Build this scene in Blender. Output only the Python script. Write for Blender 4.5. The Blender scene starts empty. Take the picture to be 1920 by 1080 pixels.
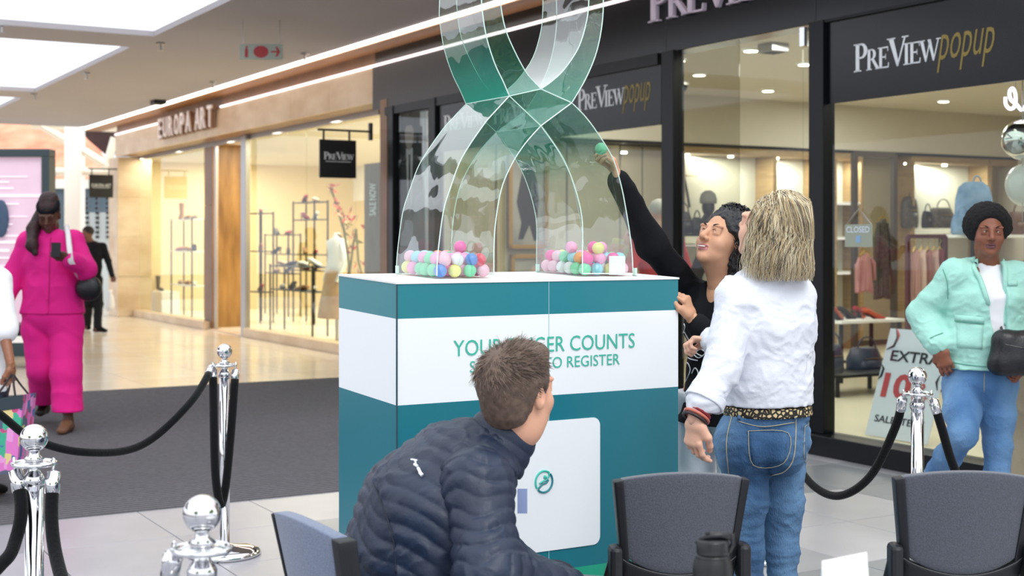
import bpy, bmesh, math, random
import numpy as np
from mathutils import Vector, Matrix
from mathutils.geometry import tessellate_polygon
random.seed(7); RNG = np.random.default_rng(7)
SC = bpy.context.scene; COL = SC.collection
# ---------------------------------------------------------------- camera, sky, exposure
FPX, EYE, HOR = 2550.0, 1.45, 451.0
cd = bpy.data.cameras.new('camera'); cam = bpy.data.objects.new('camera', cd); COL.objects.link(cam)
cam.location = (0, 0, EYE); cam.rotation_euler = (math.pi/2, 0, 0)
cd.sensor_width = 36.0; cd.lens = 36.0*FPX/1920.0; cd.shift_y = -(540-HOR)/1920.0
cd.clip_start = 0.05; cd.clip_end = 300
cd.dof.use_dof = True; cd.dof.focus_distance = 4.3; cd.dof.aperture_fstop = 4.5
SC.camera = cam
SC.view_settings.view_transform = 'Standard'; SC.view_settings.look = 'None'
SC.view_settings.gamma = 1.0; SC.view_settings.exposure = 0.12; SC.view_settings.use_curve_mapping = False
wd = bpy.data.worlds.new('overcast sky'); SC.world = wd; wd.use_nodes = True
wn = wd.node_tree.nodes; wl = wd.node_tree.links
bg = wn['Background']; tc = wn.new('ShaderNodeTexCoord'); sx = wn.new('ShaderNodeSeparateXYZ'); cr = wn.new('ShaderNodeValToRGB')
wl.new(tc.outputs['Generated'], sx.inputs[0]); wl.new(sx.outputs['Z'], cr.inputs[0]); wl.new(cr.outputs[0], bg.inputs['Color'])
cr.color_ramp.elements[0].position = 0.0; cr.color_ramp.elements[0].color = (.80, .84, .93, 1)
cr.color_ramp.elements[1].position = .6; cr.color_ramp.elements[1].color = (.93, .97, 1.0, 1)
bg.inputs['Strength'].default_value = 1.55
sd = bpy.data.lights.new('sun', 'SUN'); sd.energy = 1.2; sd.angle = math.radians(25); sd.color = (1, .97, .93)
sun = bpy.data.objects.new('sun', sd); COL.objects.link(sun)
sun.rotation_euler = Vector((-.30, .62, -.95)).to_track_quat('-Z', 'Y').to_euler()
def area(loc, aim, sx_, sy_, power, color, name='lamp_and_fill_light'):
    l = bpy.data.lights.new(name, 'AREA'); l.shape = 'RECTANGLE'; l.size = sx_; l.size_y = sy_; l.energy = power; l.color = color
    o = bpy.data.objects.new(name, l); COL.objects.link(o); o.location = loc
    o.rotation_euler = Vector(aim).to_track_quat('-Z', 'Y').to_euler(); return o
# ---------------------------------------------------------------- coordinates
# the mall frame: u runs along the shopfronts towards the viewer, n runs into the shops
ANG = math.atan2(-.8634, .5045)
def P(px, py, d): return Vector(((px-960)*d/FPX, d, EYE-(py-HOR)*d/FPX))
def W(u, n, z=0.): return Vector((u*.5045+n*.8634, -u*.8634+n*.5045, z))
def UN(px, n):
    a = (px-960)/FPX; return n*(.5045*a-.8634)/(.5045+.8634*a)
def NU(px, u):
    a = (px-960)/FPX; return -u*(.8634*a+.5045)/(.8634-.5045*a)
def ZW(u, n, py): return EYE-(py-HOR)*(-u*.8634+n*.5045)/FPX
def onplane_n(px, py, n): u = UN(px, n); return (u, n, ZW(u, n, py))
def onplane_u(px, py, u): n = NU(px, u); return (u, n, ZW(u, n, py))
def onz(px, py, z):
    d = (EYE-z)*FPX/(py-HOR); x = (px-960)*d/FPX; return (x*.5045-d*.8634, x*.8634+d*.5045, z)
# ---------------------------------------------------------------- materials
def lin(h):
    h = h.lstrip('#'); c = [int(h[i:i+2], 16)/255 for i in (0, 2, 4)]
    return tuple(((x+.055)/1.055)**2.4 if x > .04045 else x/12.92 for x in c)+(1,)
MATS = {}
def mat(name, col, rough=.5, metal=0., var=.0, vscale=8., bump=0., bscale=40., col2=None, stretch=(1, 1, 1), spec=.5, coat=0., sheen=0., emit=None, estr=0., trans=0., coords='Object', sss=0.):
    if name in MATS: return MATS[name]
    m = bpy.data.materials.new(name); m.use_nodes = True; nt = m.node_tree; N = nt.nodes; L = nt.links; b = N['Principled BSDF']
    c = lin(col) if isinstance(col, str) else tuple(col)
    b.inputs['Base Color'].default_value = c; b.inputs['Roughness'].default_value = rough; b.inputs['Metallic'].default_value = metal
    b.inputs['Specular IOR Level'].default_value = spec; b.inputs['Coat Weight'].default_value = coat; b.inputs['Sheen Weight'].default_value = sheen
    if sss: b.inputs['Subsurface Weight'].default_value = sss; b.inputs['Subsurface Radius'].default_value = (.012, .005, .003); b.inputs['Subsurface Scale'].default_value = 1.
    if trans: b.inputs['Transmission Weight'].default_value = trans
    if emit: b.inputs['Emission Color'].default_value = lin(emit) if isinstance(emit, str) else emit; b.inputs['Emission Strength'].default_value = estr
    if var or bump or col2:
        t = N.new('ShaderNodeTexCoord'); mp = N.new('ShaderNodeMapping'); mp.inputs['Scale'].default_value = stretch; L.new(t.outputs[coords], mp.inputs[0])
        if var or col2:
            n = N.new('ShaderNodeTexNoise'); n.inputs['Scale'].default_value = vscale; n.inputs['Detail'].default_value = 5; L.new(mp.outputs[0], n.inputs['Vector'])
            r = N.new('ShaderNodeValToRGB'); r.color_ramp.elements[0].position = .34; r.color_ramp.elements[1].position = .66
            if col2: ca, cb = c, lin(col2)
            else: ca = tuple(x*(1-var) for x in c[:3])+(1,); cb = tuple(min(1, x*(1+var)) for x in c[:3])+(1,)
            r.color_ramp.elements[0].color = ca; r.color_ramp.elements[1].color = cb
            L.new(n.outputs['Fac'], r.inputs[0]); L.new(r.outputs[0], b.inputs['Base Color'])
        if bump:
            n2 = N.new('ShaderNodeTexNoise'); n2.inputs['Scale'].default_value = bscale; n2.inputs['Detail'].default_value = 4; L.new(mp.outputs[0], n2.inputs['Vector'])
            bp = N.new('ShaderNodeBump'); bp.inputs['Strength'].default_value = bump; bp.inputs['Distance'].default_value = .01
            L.new(n2.outputs['Fac'], bp.inputs['Height']); L.new(bp.outputs[0], b.inputs['Normal'])
    MATS[name] = m; return m
def emis(name, col, s):
    if name in MATS: return MATS[name]
    m = bpy.data.materials.new(name); m.use_nodes = True; nt = m.node_tree; nt.nodes.clear()
    e = nt.nodes.new('ShaderNodeEmission'); o = nt.nodes.new('ShaderNodeOutputMaterial'); e.inputs[0].default_value = lin(col); e.inputs[1].default_value = s
    nt.links.new(e.outputs[0], o.inputs[0]); MATS[name] = m; return m
def glassy(name, tint='#ffffff', refl=1., ior=1.45, base=0., rough=0.):
    m = bpy.data.materials.new(name); m.use_nodes = True; nt = m.node_tree; nt.nodes.clear(); N = nt.nodes; L = nt.links
    t = N.new('ShaderNodeBsdfTransparent'); g = N.new('ShaderNodeBsdfGlossy'); f = N.new('ShaderNodeFresnel'); mx = N.new('ShaderNodeMixShader'); o = N.new('ShaderNodeOutputMaterial')
    t.inputs[0].default_value = lin(tint); g.inputs['Roughness'].default_value = rough; f.inputs[0].default_value = ior
    ma = N.new('ShaderNodeMath'); ma.operation = 'MULTIPLY_ADD'; ma.inputs[1].default_value = refl; ma.inputs[2].default_value = base
    ge = N.new('ShaderNodeNewGeometry'); inv = N.new('ShaderNodeMath'); inv.operation = 'SUBTRACT'; inv.inputs[0].default_value = 1; L.new(ge.outputs['Backfacing'], inv.inputs[1])
    mu = N.new('ShaderNodeMath'); mu.operation = 'MULTIPLY'; L.new(f.outputs[0], ma.inputs[0]); L.new(ma.outputs[0], mu.inputs[0]); L.new(inv.outputs[0], mu.inputs[1]); L.new(mu.outputs[0], mx.inputs[0]); L.new(t.outputs[0], mx.inputs[1]); L.new(g.outputs[0], mx.inputs[2]); L.new(mx.outputs[0], o.inputs[0])
    MATS[name] = m; return m
# ---------------------------------------------------------------- mesh building
OFF = {}
class MB:
    def __init__(s): s.v = []; s.f = []; s.mi = []; s.m = 0
    def add(s, vs, fs):
        b = len(s.v); s.v += [tuple(x) for x in vs]; s.f += [tuple(i+b for i in f) for f in fs]; s.mi += [s.m]*len(fs); return s
    def box(s, a, b):
        (x0, y0, z0), (x1, y1, z1) = [min(i, j) for i, j in zip(a, b)], [max(i, j) for i, j in zip(a, b)]
        return s.add([(x0,y0,z0),(x1,y0,z0),(x1,y1,z0),(x0,y1,z0),(x0,y0,z1),(x1,y0,z1),(x1,y1,z1),(x0,y1,z1)],
                     [(3,2,1,0),(4,5,6,7),(0,1,5,4),(1,2,6,5),(2,3,7,6),(3,0,4,7)])
    def hexa(s, c8): return s.add(c8, [(3,2,1,0),(4,5,6,7),(0,1,5,4),(1,2,6,5),(2,3,7,6),(3,0,4,7)])
    def prism(s, pts, vec):
        n = len(pts); v = Vector(vec); a = [Vector(p) for p in pts]; b = [p+v for p in a]
        tris = tessellate_polygon([a])
        fs = [tuple(t) for t in tris]+[tuple(i+n for i in reversed(t)) for t in tris]
        fs += [(i, (i+1) % n, (i+1) % n+n, i+n) for i in range(n)]
        return s.add(a+b, fs)
    def tube(s, pts, r, sides=8, cap=True, squash=None):
        pts = [Vector(p) for p in pts]; n = len(pts); rs = r if hasattr(r, '__len__') else [r]*n
        up = Vector((0, 0, 1)); vs = []; prev = None
        for i, p in enumerate(pts):
            t = (pts[min(i+1, n-1)]-pts[max(i-1, 0)]); t = t.normalized() if t.length > 1e-9 else Vector((0, 0, 1))
            if prev is None: a = t.cross(up); a = a.normalized() if a.length > 1e-3 else Vector((1, 0, 0))
            else: a = prev-t*prev.dot(t); a = a.normalized() if a.length > 1e-6 else Vector((1, 0, 0))
            prev = a; b = t.cross(a)
            for k in range(sides):
                th = 2*math.pi*k/sides; q = squash if squash else 1.
                vs.append(p+a*(math.cos(th)*rs[i])+b*(math.sin(th)*rs[i]*q))
        fs = [(i*sides+k, i*sides+(k+1) % sides, (i+1)*sides+(k+1) % sides, (i+1)*sides+k) for i in range(n-1) for k in range(sides)]
        if cap: fs += [tuple(reversed(range(sides))), tuple((n-1)*sides+k for k in range(sides))]
        return s.add(vs, fs)
    def lathe(s, c, prof, seg=20, sx=1., sy=1.):
        c = Vector(c); n = len(prof)
        vs = [c+Vector((r*math.cos(2*math.pi*k/seg)*sx, r*math.sin(2*math.pi*k/seg)*sy, z)) for r, z in prof for k in range(seg)]
        fs = [(i*seg+k, i*seg+(k+1) % seg, (i+1)*seg+(k+1) % seg, (i+1)*seg+k) for i in range(n-1) for k in range(seg)]
        fs += [tuple(reversed(range(seg))), tuple((n-1)*seg+k for k in range(seg))]
        return s.add(vs, fs)
    def ball(s, c, r, seg=14, rings=9, sc=(1, 1, 1)):
        c = Vector(c); vs = [c+Vector((0, 0, r*sc[2]))]
        for i in range(1, rings):
            ph = math.pi*i/rings
            vs += [c+Vector((r*sc[0]*math.sin(ph)*math.cos(2*math.pi*k/seg), r*sc[1]*math.sin(ph)*math.sin(2*math.pi*k/seg), r*sc[2]*math.cos(ph))) for k in range(seg)]
        vs.append(c-Vector((0, 0, r*sc[2]))); m = len(vs)-1
        fs = [(0, 1+k, 1+(k+1) % seg) for k in range(seg)]+[(m, m-seg+(k+1) % seg, m-seg+k) for k in range(seg)]
        fs += [(1+i*seg+k, 1+(i+1)*seg+k, 1+(i+1)*seg+(k+1) % seg, 1+i*seg+(k+1) % seg) for i in range(rings-2) for k in range(seg)]
        return s.add(vs, fs)
    def sheet(s, fn, nu, nv, th=(0, 0, 0)):
        """solid sheet: fn(a,b) -> point, a,b in 0..1; th = thickness vector"""
        t = Vector(th); top = [Vector(fn(i/nu, j/nv)) for j in range(nv+1) for i in range(nu+1)]; n = len(top); w = nu+1
        vs = top+([p+t for p in top] if t.length > 0 else [])
        fs = [(j*w+i, j*w+i+1, (j+1)*w+i+1, (j+1)*w+i) for j in range(nv) for i in range(nu)]
        if t.length > 0:
            fs += [tuple(reversed([k+n for k in f])) for f in fs]
            rim = [i for i in range(w)]+[j*w+nu for j in range(1, nv+1)]+[nv*w+i for i in range(nu-1, -1, -1)]+[j*w for j in range(nv-1, 0, -1)]
            fs += [(rim[k], rim[k]+n, rim[(k+1) % len(rim)]+n, rim[(k+1) % len(rim)]) for k in range(len(rim))]
        return s.add(vs, fs)
    def strip(s, A, B):
        n = len(A); return s.add(list(A)+list(B), [(i, i+1, n+i+1, n+i) for i in range(n-1)])
    def build(s, name, m, parent=None, frame='w', smooth=False, bevel=0., bseg=2, fix=True, tag=None, kind=None):
        off = OFF.get(parent.name, (0, 0, 0)) if parent else (0, 0, 0)
        me = bpy.data.meshes.new(name); me.from_pydata([(x-off[0], y-off[1], z-off[2]) for x, y, z in s.v], [], s.f)
        for mm in (m if isinstance(m, (list, tuple)) else [m]): me.materials.append(mm)
        if any(s.mi): me.polygons.foreach_set('material_index', s.mi)
        if fix:
            b = bmesh.new(); b.from_mesh(me); bmesh.ops.recalc_face_normals(b, faces=b.faces); b.to_mesh(me); b.free()
        if smooth: me.shade_smooth()
        o = bpy.data.objects.new(name, me); COL.objects.link(o)
        if parent: o.parent = parent; OFF[o.name] = off
        else:
            if frame == 'u': o.rotation_euler = (0, 0, ANG)
        if bevel:
            md = o.modifiers.new('b', 'BEVEL'); md.width = bevel; md.segments = bseg; md.limit_method = 'ANGLE'; md.angle_limit = math.radians(40)
        if tag: label(o, *tag)
        if kind: o['kind'] = kind
        return o
def arr_build(name, V, Fq, m, parent=None, mi=None, smooth=True):
    """numpy verts (N,3) and quads/tris (M,k)"""
    off = OFF.get(parent.name, (0, 0, 0)) if parent else (0, 0, 0)
    V = np.asarray(V, np.float32)-np.array(off, np.float32); k = Fq.shape[1]
    me = bpy.data.meshes.new(name); me.vertices.add(len(V)); me.vertices.foreach_set('co', V.ravel())
    me.loops.add(Fq.size); me.loops.foreach_set('vertex_index', Fq.astype(np.int32).ravel())
    me.polygons.add(len(Fq)); me.polygons.foreach_set('loop_start', np.arange(0, Fq.size, k, dtype=np.int32))
    for mm in (m if isinstance(m, (list, tuple)) else [m]): me.materials.append(mm)
    if mi is not None: me.polygons.foreach_set('material_index', mi.astype(np.int32))
    me.update(calc_edges=True); me.validate()
    if smooth: me.shade_smooth()
    o = bpy.data.objects.new(name, me); COL.objects.link(o)
    if parent: o.parent = parent; OFF[o.name] = off
    return o
def label(o, lab, cat, group=None):
    o['label'] = lab; o['category'] = cat
    if group: o['group'] = group
    return o
def thing(name, lab, cat, at, frame='w', group=None):
    """Empty at `at`, given in its frame ('w' world, 'u' mall frame); parts are authored in absolute frame coordinates"""
    o = bpy.data.objects.new(name, None); COL.objects.link(o); o.empty_display_size = .1
    if frame == 'u': o.location = W(*at); o.rotation_euler = (0, 0, ANG)
    else: o.location = at
    OFF[o.name] = tuple(at); label(o, lab, cat, group); return o
def dup(root, loc, rotz=None, lab=None, group=None):
    r = root.copy(); COL.objects.link(r); r.location = loc
    if rotz is not None: r.rotation_euler = (0, 0, rotz)
    if lab: r['label'] = lab
    if group: r['group'] = group
    for ch in list(root.children):
        c = ch.copy(); COL.objects.link(c); c.parent = r
        for g in ch.children: e = g.copy(); COL.objects.link(e); e.parent = c
    return r
def crom(pts, per=8, closed=False):
    n = len(pts); pts = [Vector(p) for p in pts]; out = []
    for i in range(n if closed else n-1):
        p0, p1, p2, p3 = (pts[(i+k) % n] if closed else pts[min(max(i+k, 0), n-1)] for k in (-1, 0, 1, 2))
        for j in range(per):
            t = j/per; out.append(.5*((2*p1)+(p2-p0)*t+(2*p0-5*p1+4*p2-p3)*t*t+(3*p1-p0-3*p2+p3)*t*t*t))
    if not closed: out.append(pts[-1])
    return out
# lettering -----------------------------------------------------------------
def text_polys(txt, shear=0., bold=0., space=1.):
    c = bpy.data.curves.new('t', 'FONT'); c.body = txt; c.size = 1; c.shear = shear; c.offset = bold; c.space_character = space; c.resolution_u = 3
    o = bpy.data.objects.new('t', c); COL.objects.link(o)
    dg = bpy.context.evaluated_depsgraph_get(); me = bpy.data.meshes.new_from_object(o.evaluated_get(dg))
    vs = [tuple(v.co) for v in me.vertices]; fs = [tuple(p.vertices) for p in me.polygons]
    bpy.data.objects.remove(o); bpy.data.curves.remove(c); bpy.data.meshes.remove(me); return vs, fs
def put_text(mb, txt, org, xdir, ydir, width, height, depth=0., shear=0., bold=0., space=1.):
    """text fitted into width x height (None keeps the aspect) from org, along xdir/ydir; depth > 0 makes it stand proud along xdir x ydir"""
    vs, fs = text_polys(txt, shear, bold, space)
    x0 = min(v[0] for v in vs); x1 = max(v[0] for v in vs); y0 = min(v[1] for v in vs); y1 = max(v[1] for v in vs)
    kx = width/(x1-x0); ky = height/(y1-y0) if height else kx
    X = Vector(xdir).normalized(); Y = Vector(ydir).normalized(); Z = X.cross(Y); O = Vector(org)
    pts = [O+X*((v[0]-x0)*kx)+Y*((v[1]-y0)*ky)+Z*depth for v in vs]; mb.add(pts, fs)
    if depth > .001:
        from collections import Counter
        e = Counter(); n = len(pts)
        for f in fs:
            for i in range(len(f)): e[tuple(sorted((f[i], f[(i+1) % len(f)])))] += 1
        b = len(mb.v); mb.add([p-Z*depth for p in pts], [])
        mb.f += [(i+b-n, j+b-n, j+b, i+b) for (i, j), c in e.items() if c == 1]; mb.mi += [mb.m]*(len(mb.f)-len(mb.mi))
    return mb
def serif_glyph(ch):
    """convex polygons of a serif capital of height 1; returns (polys, width)"""
    T, t, s = .17, .065, .045
    R = lambda a, b, c, d: [(a, b), (c, b), (c, d), (a, d)]
    def stem(x, h=1.): return [R(x, 0, x+T, h), R(x-.09, 0, x+T+.09, s), R(x-.09, h-s, x+T+.09, h)]
    def bowl(x, cy, rx, ry):
        out = []; N = 9
        for i in range(N):
            a0 = -math.pi/2+math.pi*i/N; a1 = -math.pi/2+math.pi*(i+1)/N
            f = lambda a, o: (x+(rx if o else rx-T)*math.cos(a), cy+(ry if o else ry-t)*math.sin(a))
            out.append([f(a0, 0), f(a0, 1), f(a1, 1), f(a1, 0)])
        return out
    if ch == 'P': return stem(.1)+[R(.2, 1-t, .38, 1), R(.2, .45, .38, .45+t)]+bowl(.36, .725, .3, .275), .7
    if ch == 'R': return stem(.1)+[R(.2, 1-t, .36, 1), R(.2, .47, .36, .47+t)]+bowl(.34, .735, .28, .265)+[[(.33, .5), (.5, .5), (.86, 0), (.66, 0)], R(.6, 0, .93, s)], .86
    if ch == 'E': return stem(.1)+[R(.2, 0, .66, t), R(.2, 1-t, .64, 1), R(.2, .49, .5, .49+t), [(.62, 0), (.68, 0), (.7, .24), (.66, .24)], [(.6, 1), (.65, 1), (.65, .78), (.62, .78)], R(.48, .4, .51, .65)], .74
    if ch == 'I': return stem(.1), .38
    if ch == 'V': return [[(.03, 1), (.24, 1), (.5, .12), (.45, 0), (.41, 0)], [(.41, 0), (.47, 0), (.82, 1), (.75, 1)], R(-.04, 1-s, .34, 1), R(.64, 1-s, .93, 1)], .82
    if ch == 'W': return [[(.03, 1), (.22, 1), (.42, .14), (.38, 0), (.34, 0)], [(.34, 0), (.4, 0), (.66, 1), (.6, 1)], [(.48, 1), (.66, 1), (.87, .14), (.83, 0), (.79, 0)], [(.79, 0), (.85, 0), (1.14, 1), (1.08, 1)], R(-.04, 1-s, .32, 1), R(.98, 1-s, 1.24, 1)], 1.15
    return [], .3
def serif_word(word, org, xdir, ydir, width, height, depth, small=.74):
    """one MB per letter; P and V full height, the others small capitals"""
    X = Vector(xdir).normalized(); Y = Vector(ydir).normalized(); Z = X.cross(Y); O = Vector(org); tot = 0; lay = []
    for ch in word:
        k = 1. if ch in 'PV' else small; pol, w = serif_glyph(ch); lay.append((pol, tot, k)); tot += w*k*.86+.0
    kx = width/tot; out = []
    for pol, x, k in lay:
        m = MB()
        for p in pol: m.prism([O+X*((x+q[0]*k)*kx)+Y*(q[1]*k*height) for q in p], Z*max(depth, .0015))
        out.append(m)
    return out
def join(mbs):
    m = MB()
    for q in mbs: m.add(q.v, q.f)
    return m
UP = (0, 0, 1)
# ================================================================ materials
M_tile_l = mat('pale grey porcelain', '#a8a7ae', .32, var=.06, vscale=2.5, bump=.02, bscale=60)
M_tile_m = mat('mid grey porcelain', '#94959c', .34, var=.08, vscale=2.0, bump=.02, bscale=60)
M_tile_d = mat('dark grey porcelain', '#7b7e86', .36, var=.10, vscale=2.2, bump=.02, bscale=60)
M_tile_c = mat('cream polished porcelain', '#dccdba', .16, var=.05, vscale=1.4)
M_tile_c2 = mat('warm polished porcelain', '#d4c2ad', .18, var=.06, vscale=1.4)
M_grout = mat('grey grout', '#6d6c6e', .9)
M_mat = mat('charcoal ribbed entrance matting', '#68666c', .95, col2='#747278', vscale=6, bump=.5, bscale=18, stretch=(30, 1, 1))
M_matrib = mat('dark matting rib', '#5a585e', .95, var=.15, vscale=30)
M_ceil = mat('grey white plaster ceiling', '#aaa6ac', .9, var=.03, vscale=.8)
M_white = mat('white paint', '#f2f0ee', .6)
M_wood = mat('honey timber soffit', '#b98650', .45, col2='#a06f3e', vscale=3, stretch=(1, 14, 14))
M_stone = mat('cream travertine cladding', '#e2ccb0', .4, col2='#cfb290', vscale=1.6, stretch=(1, 1, 2.2), bump=.05, bscale=12)
M_stonebr = mat('brown travertine cladding', '#8f6a4c', .4, col2='#755439', vscale=2.2, bump=.05, bscale=12)
M_onyx = mat('golden brown veined panel', '#a07a44', .3, col2='#6f4d24', vscale=2.0, stretch=(2.5, 2.5, .45), bump=.02)
M_black = mat('black gloss cladding', '#06070d', .22, spec=.45)
M_blackp = mat('charcoal fascia cladding', '#3a3738', .35, var=.05)
M_frame = mat('black aluminium frame', '#070b12', .35, spec=.3)
M_steel = mat('brushed steel trim', '#a5a3a2', .3, metal=.9)
M_led = emis('white led line', '#fff3ea', 7.0)
M_led2 = emis('pinkish led line', '#ffe9ea', 2.6)
M_cream = mat('cream shop wall', '#cfc6b8', .7, var=.02, vscale=.7)
M_cream2 = mat('beige shop panel', '#a89c84', .6, var=.04, vscale=2)
M_shopceil = mat('cream shop ceiling', '#d6cdbf', .8)
M_shopfloor = mat('cream shop floor', '#e0d6bd', .25, var=.03, vscale=1)
M_warmwall = mat('warm yellow shop wall', '#e2cfa6', .7, var=.04, vscale=.8)
M_shelfwood = mat('pale oak niche frame', '#a98c62', .5, col2='#96794f', vscale=4, stretch=(1, 1, 8))
M_niche = mat('pale niche back panel', '#c9c6b8', .6)
M_glass = glassy('shopfront glass', '#f4faf7', 1.0, 1.5)
M_glassg = glassy('grey tinted glass', '#dfe3dc', 1.0, 1.5)
M_spot = emis('downlight lens', '#fff4dc', 14.0)
# ================================================================ floor: individual tiles, matting, grout bed
MU0, MU1 = -13.34, -7.29            # the matting lies between these u
fl = MB().box((-34, -9, -.06), (6, 7.2, -.012)).build('floor', M_grout, frame='u', kind='structure')
OFF[fl.name] = (0, 0, 0)
cache = {}
def tile(du, dn, m):
    k = (round(du, 3), round(dn, 3), m.name)
    if k not in cache:
        o = MB().box((0, 0, -.012), (du, dn, 0.)).build('tile', m, parent=fl, bevel=.0018, bseg=1); cache[k] = o; return o
    o = cache[k].copy(); COL.objects.link(o); return o
cells = []
rows = [MU1+.70*i for i in range(0, 9)]+[MU0-.9*(i+1) for i in range(0, 10)]
for u0 in rows:
    du = .70 if u0 >= MU1-.01 else .9
    dn = .62 if u0 >= MU1-.01 else .9
    n0 = 1.94-.62*12 if du == .70 else 1.0-.9*9
    while n0 < 7.1:
        c = W(u0+du/2, n0+dn/2)
        d = c.y; inview = d > 1.2 and abs(c.x/d) < .47 and n0+dn < 7.2
        y = HOR+EYE*FPX/max(d, .1)
        if inview and y < 1250: cells.append((d, u0, n0, du, dn))
        n0 += dn
cells.sort(); single = cells[:300]; rest = cells[300:]
for d, u0, n0, du, dn in single:
    g = .0025
    if du == .70: m = random.choice([M_tile_l, M_tile_m, M_tile_d, M_tile_d]) if n0 > 3.2 else random.choice([M_tile_l, M_tile_l, M_tile_l, M_tile_m])
    else: m = random.choice([M_tile_c, M_tile_c, M_tile_c2])
    t = tile(du-2*g, dn-2*g, m); t.location = (u0+g, n0+g, 0)
mb = MB()
inside = {(round(c[1], 3), round(c[2], 3)) for c in single}
k = 0
for u0 in [MU1+.70*i for i in range(0, 18)]:
    n0 = 1.94-.62*12
    while n0 < 7.1:
        if (round(u0, 3), round(n0, 3)) not in inside: mb.box((u0+.003, n0+.003, -.012), (u0+.697, min(n0+.617, 7.19), 0))
        n0 += .62
mb2 = MB()
for i in range(0, 22):
    u0 = MU0-.9*(i+1); n0 = 1.0-.9*10
    while n0 < 7.1:
        if (round(u0, 3), round(n0, 3)) not in inside: mb2.box((u0+.003, n0+.003, -.012), (u0+.897, min(n0+.897, 7.19), 0))
        n0 += .9
mb.build('tiles_beyond', M_tile_m, parent=fl, kind='stuff'); mb2.build('tiles_far', M_tile_c, parent=fl, kind='stuff')
label(MB().box((MU0, -8.6, -.011), (MU1, 6.38, .004)).build('entrance_matting', M_mat, frame='u'), 'wide charcoal ribbed entrance matting laid across the tiled walkway', 'mat')
OFF['entrance_matting'] = (0, 0, 0)
mo = bpy.data.objects['entrance_matting']
rb = MB(); uu = MU0+.03
while uu < MU1-.02: rb.box((uu, -8.6, .004), (uu+.022, 6.38, .0075)); uu += .055
rb.build('matting_ribs', M_matrib, parent=mo, kind='stuff')
# ================================================================ ceiling with skylight openings
CZ = 3.65
SKY = [(-28.2, -22.9), (-21.9, -21.0+.0), ]
sk = [(-26.3, -21.9), (-20.95, -15.55), (-14.6, -9.25)]
mb = MB()
mb.box((-27, 4.06, CZ), (-8.3, 6.16, CZ+.06)); mb.box((-27, -9, CZ), (-8.3, -1.4, CZ+.06))
prev = -27
for a, b in sk:
    if a > prev: mb.box((prev, -1.4, CZ), (a, 4.06, CZ+.06))
    prev = b
mb.box((-9.25, -1.4, CZ), (-8.3, 4.06, CZ+.06))
mb.build('ceiling', M_ceil, frame='u', kind='structure')
# entrance canopy beyond -8.3 stays open to the sky
mb = MB().box((-27.5, 6.24, CZ-.03), (-1.5, 6.60, CZ+.02)); mb.build('trim_1', M_wood, frame='u', kind='structure')
mb = MB().box((-27.5, 6.17, CZ-.02), (-1.5, 6.235, CZ+.02)); mb.build('trim_2', M_led, frame='u', kind='structure')
# ceiling over the strip right in front of the shops keeps going towards the viewer
MB().box((-8.3, 5.2, CZ+.02), (-1.5, 6.6, CZ+.06)).build('ceiling_strip', M_ceil, frame='u', kind='structure')
# ================================================================ shopfront planes
NF, NG = 6.53, 6.98                  # fascia plane, stone shop's glass plane
uE0, uE1 = UN(216, NF), UN(699, NF)  # the stone shopfront
uP1 = -1.5
Z2 = 3.46
# upper dark recess band and led line
MB().box((uE0, 6.56, Z2), (uE1, 6.75, CZ-.03)).build('trim_3', M_stonebr, frame='u', kind='structure')
MB().box((uE1, 6.56, Z2), (uP1, 6.75, CZ-.03)).build('trim_4', M_black, frame='u', kind='structure')
MB().box((uE0, 6.515, Z2-.012), (UN(297, 6.5), 6.545, Z2+.012)).box((UN(410, 6.5), 6.515, Z2-.012), (uE1, 6.545, Z2+.012)).build('trim_5', M_led2, frame='u', kind='structure')
MB().box((uE1, 6.515, Z2-.012), (uP1, 6.545, Z2+.012)).build('trim_6', M_led2, frame='u', kind='structure')
# stone fascia in separate slabs
wl_st = MB().box((uE0+.01, 6.56, 3.05), (uE1-.01, 7.3, Z2-.015)).build('wall_left', M_stonebr, frame='u', kind='structure'); OFF[wl_st.name] = (0, 0, 0)
ns = 9
for i in range(ns):
    a = uE0+(uE1-uE0)*i/ns; b = uE0+(uE1-uE0)*(i+1)/ns
    MB().box((a+.003, 6.53, 3.04), (b-.003, 6.56, Z2-.014)).build('panel', M_stone, parent=wl_st, bevel=.003, bseg=1)
# end pier of the stone shop
for a, b, n0, n1 in ((UN(222, 6.75), UN(240, 6.75), 6.56, 7.2),):
    for k in range(4): MB().box((a, n0, k*.76+.002), (b, n1, k*.76+.758)).build('panel', M_stone, parent=wl_st, bevel=.003, bseg=1)
MB().box((UN(240, NG), NG-.12, 0), (UN(257, NG), NG+.1, 3.05)).build('panel', M_stonebr, parent=wl_st, bevel=.003, bseg=1)
for k in range(3): MB().box((UN(383, NG-.03), NG-.03, k*1.013+.002), (UN(398, NG-.03), NG+.02, k*1.013+1.011)).build('panel', M_stonebr, parent=wl_st, bevel=.003, bseg=1)
MB().box((UN(398, NG), NG, 0), (UN(398, NG)+.05, NU(464, UN(398, NG)+.05), 3.05)).build('onyx_panel', M_onyx, parent=wl_st)
MB().box((UN(404, NG-.02), NG-.04, 0), (UN(407, NG-.02), NG+.0, 3.05)).build('steel_jamb', M_steel, parent=wl_st)
for p0, p1 in ((463, 472),): MB().box((UN(p0, NG), NG-.1, 0), (UN(p1, NG), NG-.02, 3.05)).build('steel_jamb', M_steel, parent=wl_st, bevel=.004)
MB().box((UN(257, NG), NG-.04, 2.98), (UN(715, NG), NG+.03, 3.05)).build('steel_head', M_steel, parent=wl_st)
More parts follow.
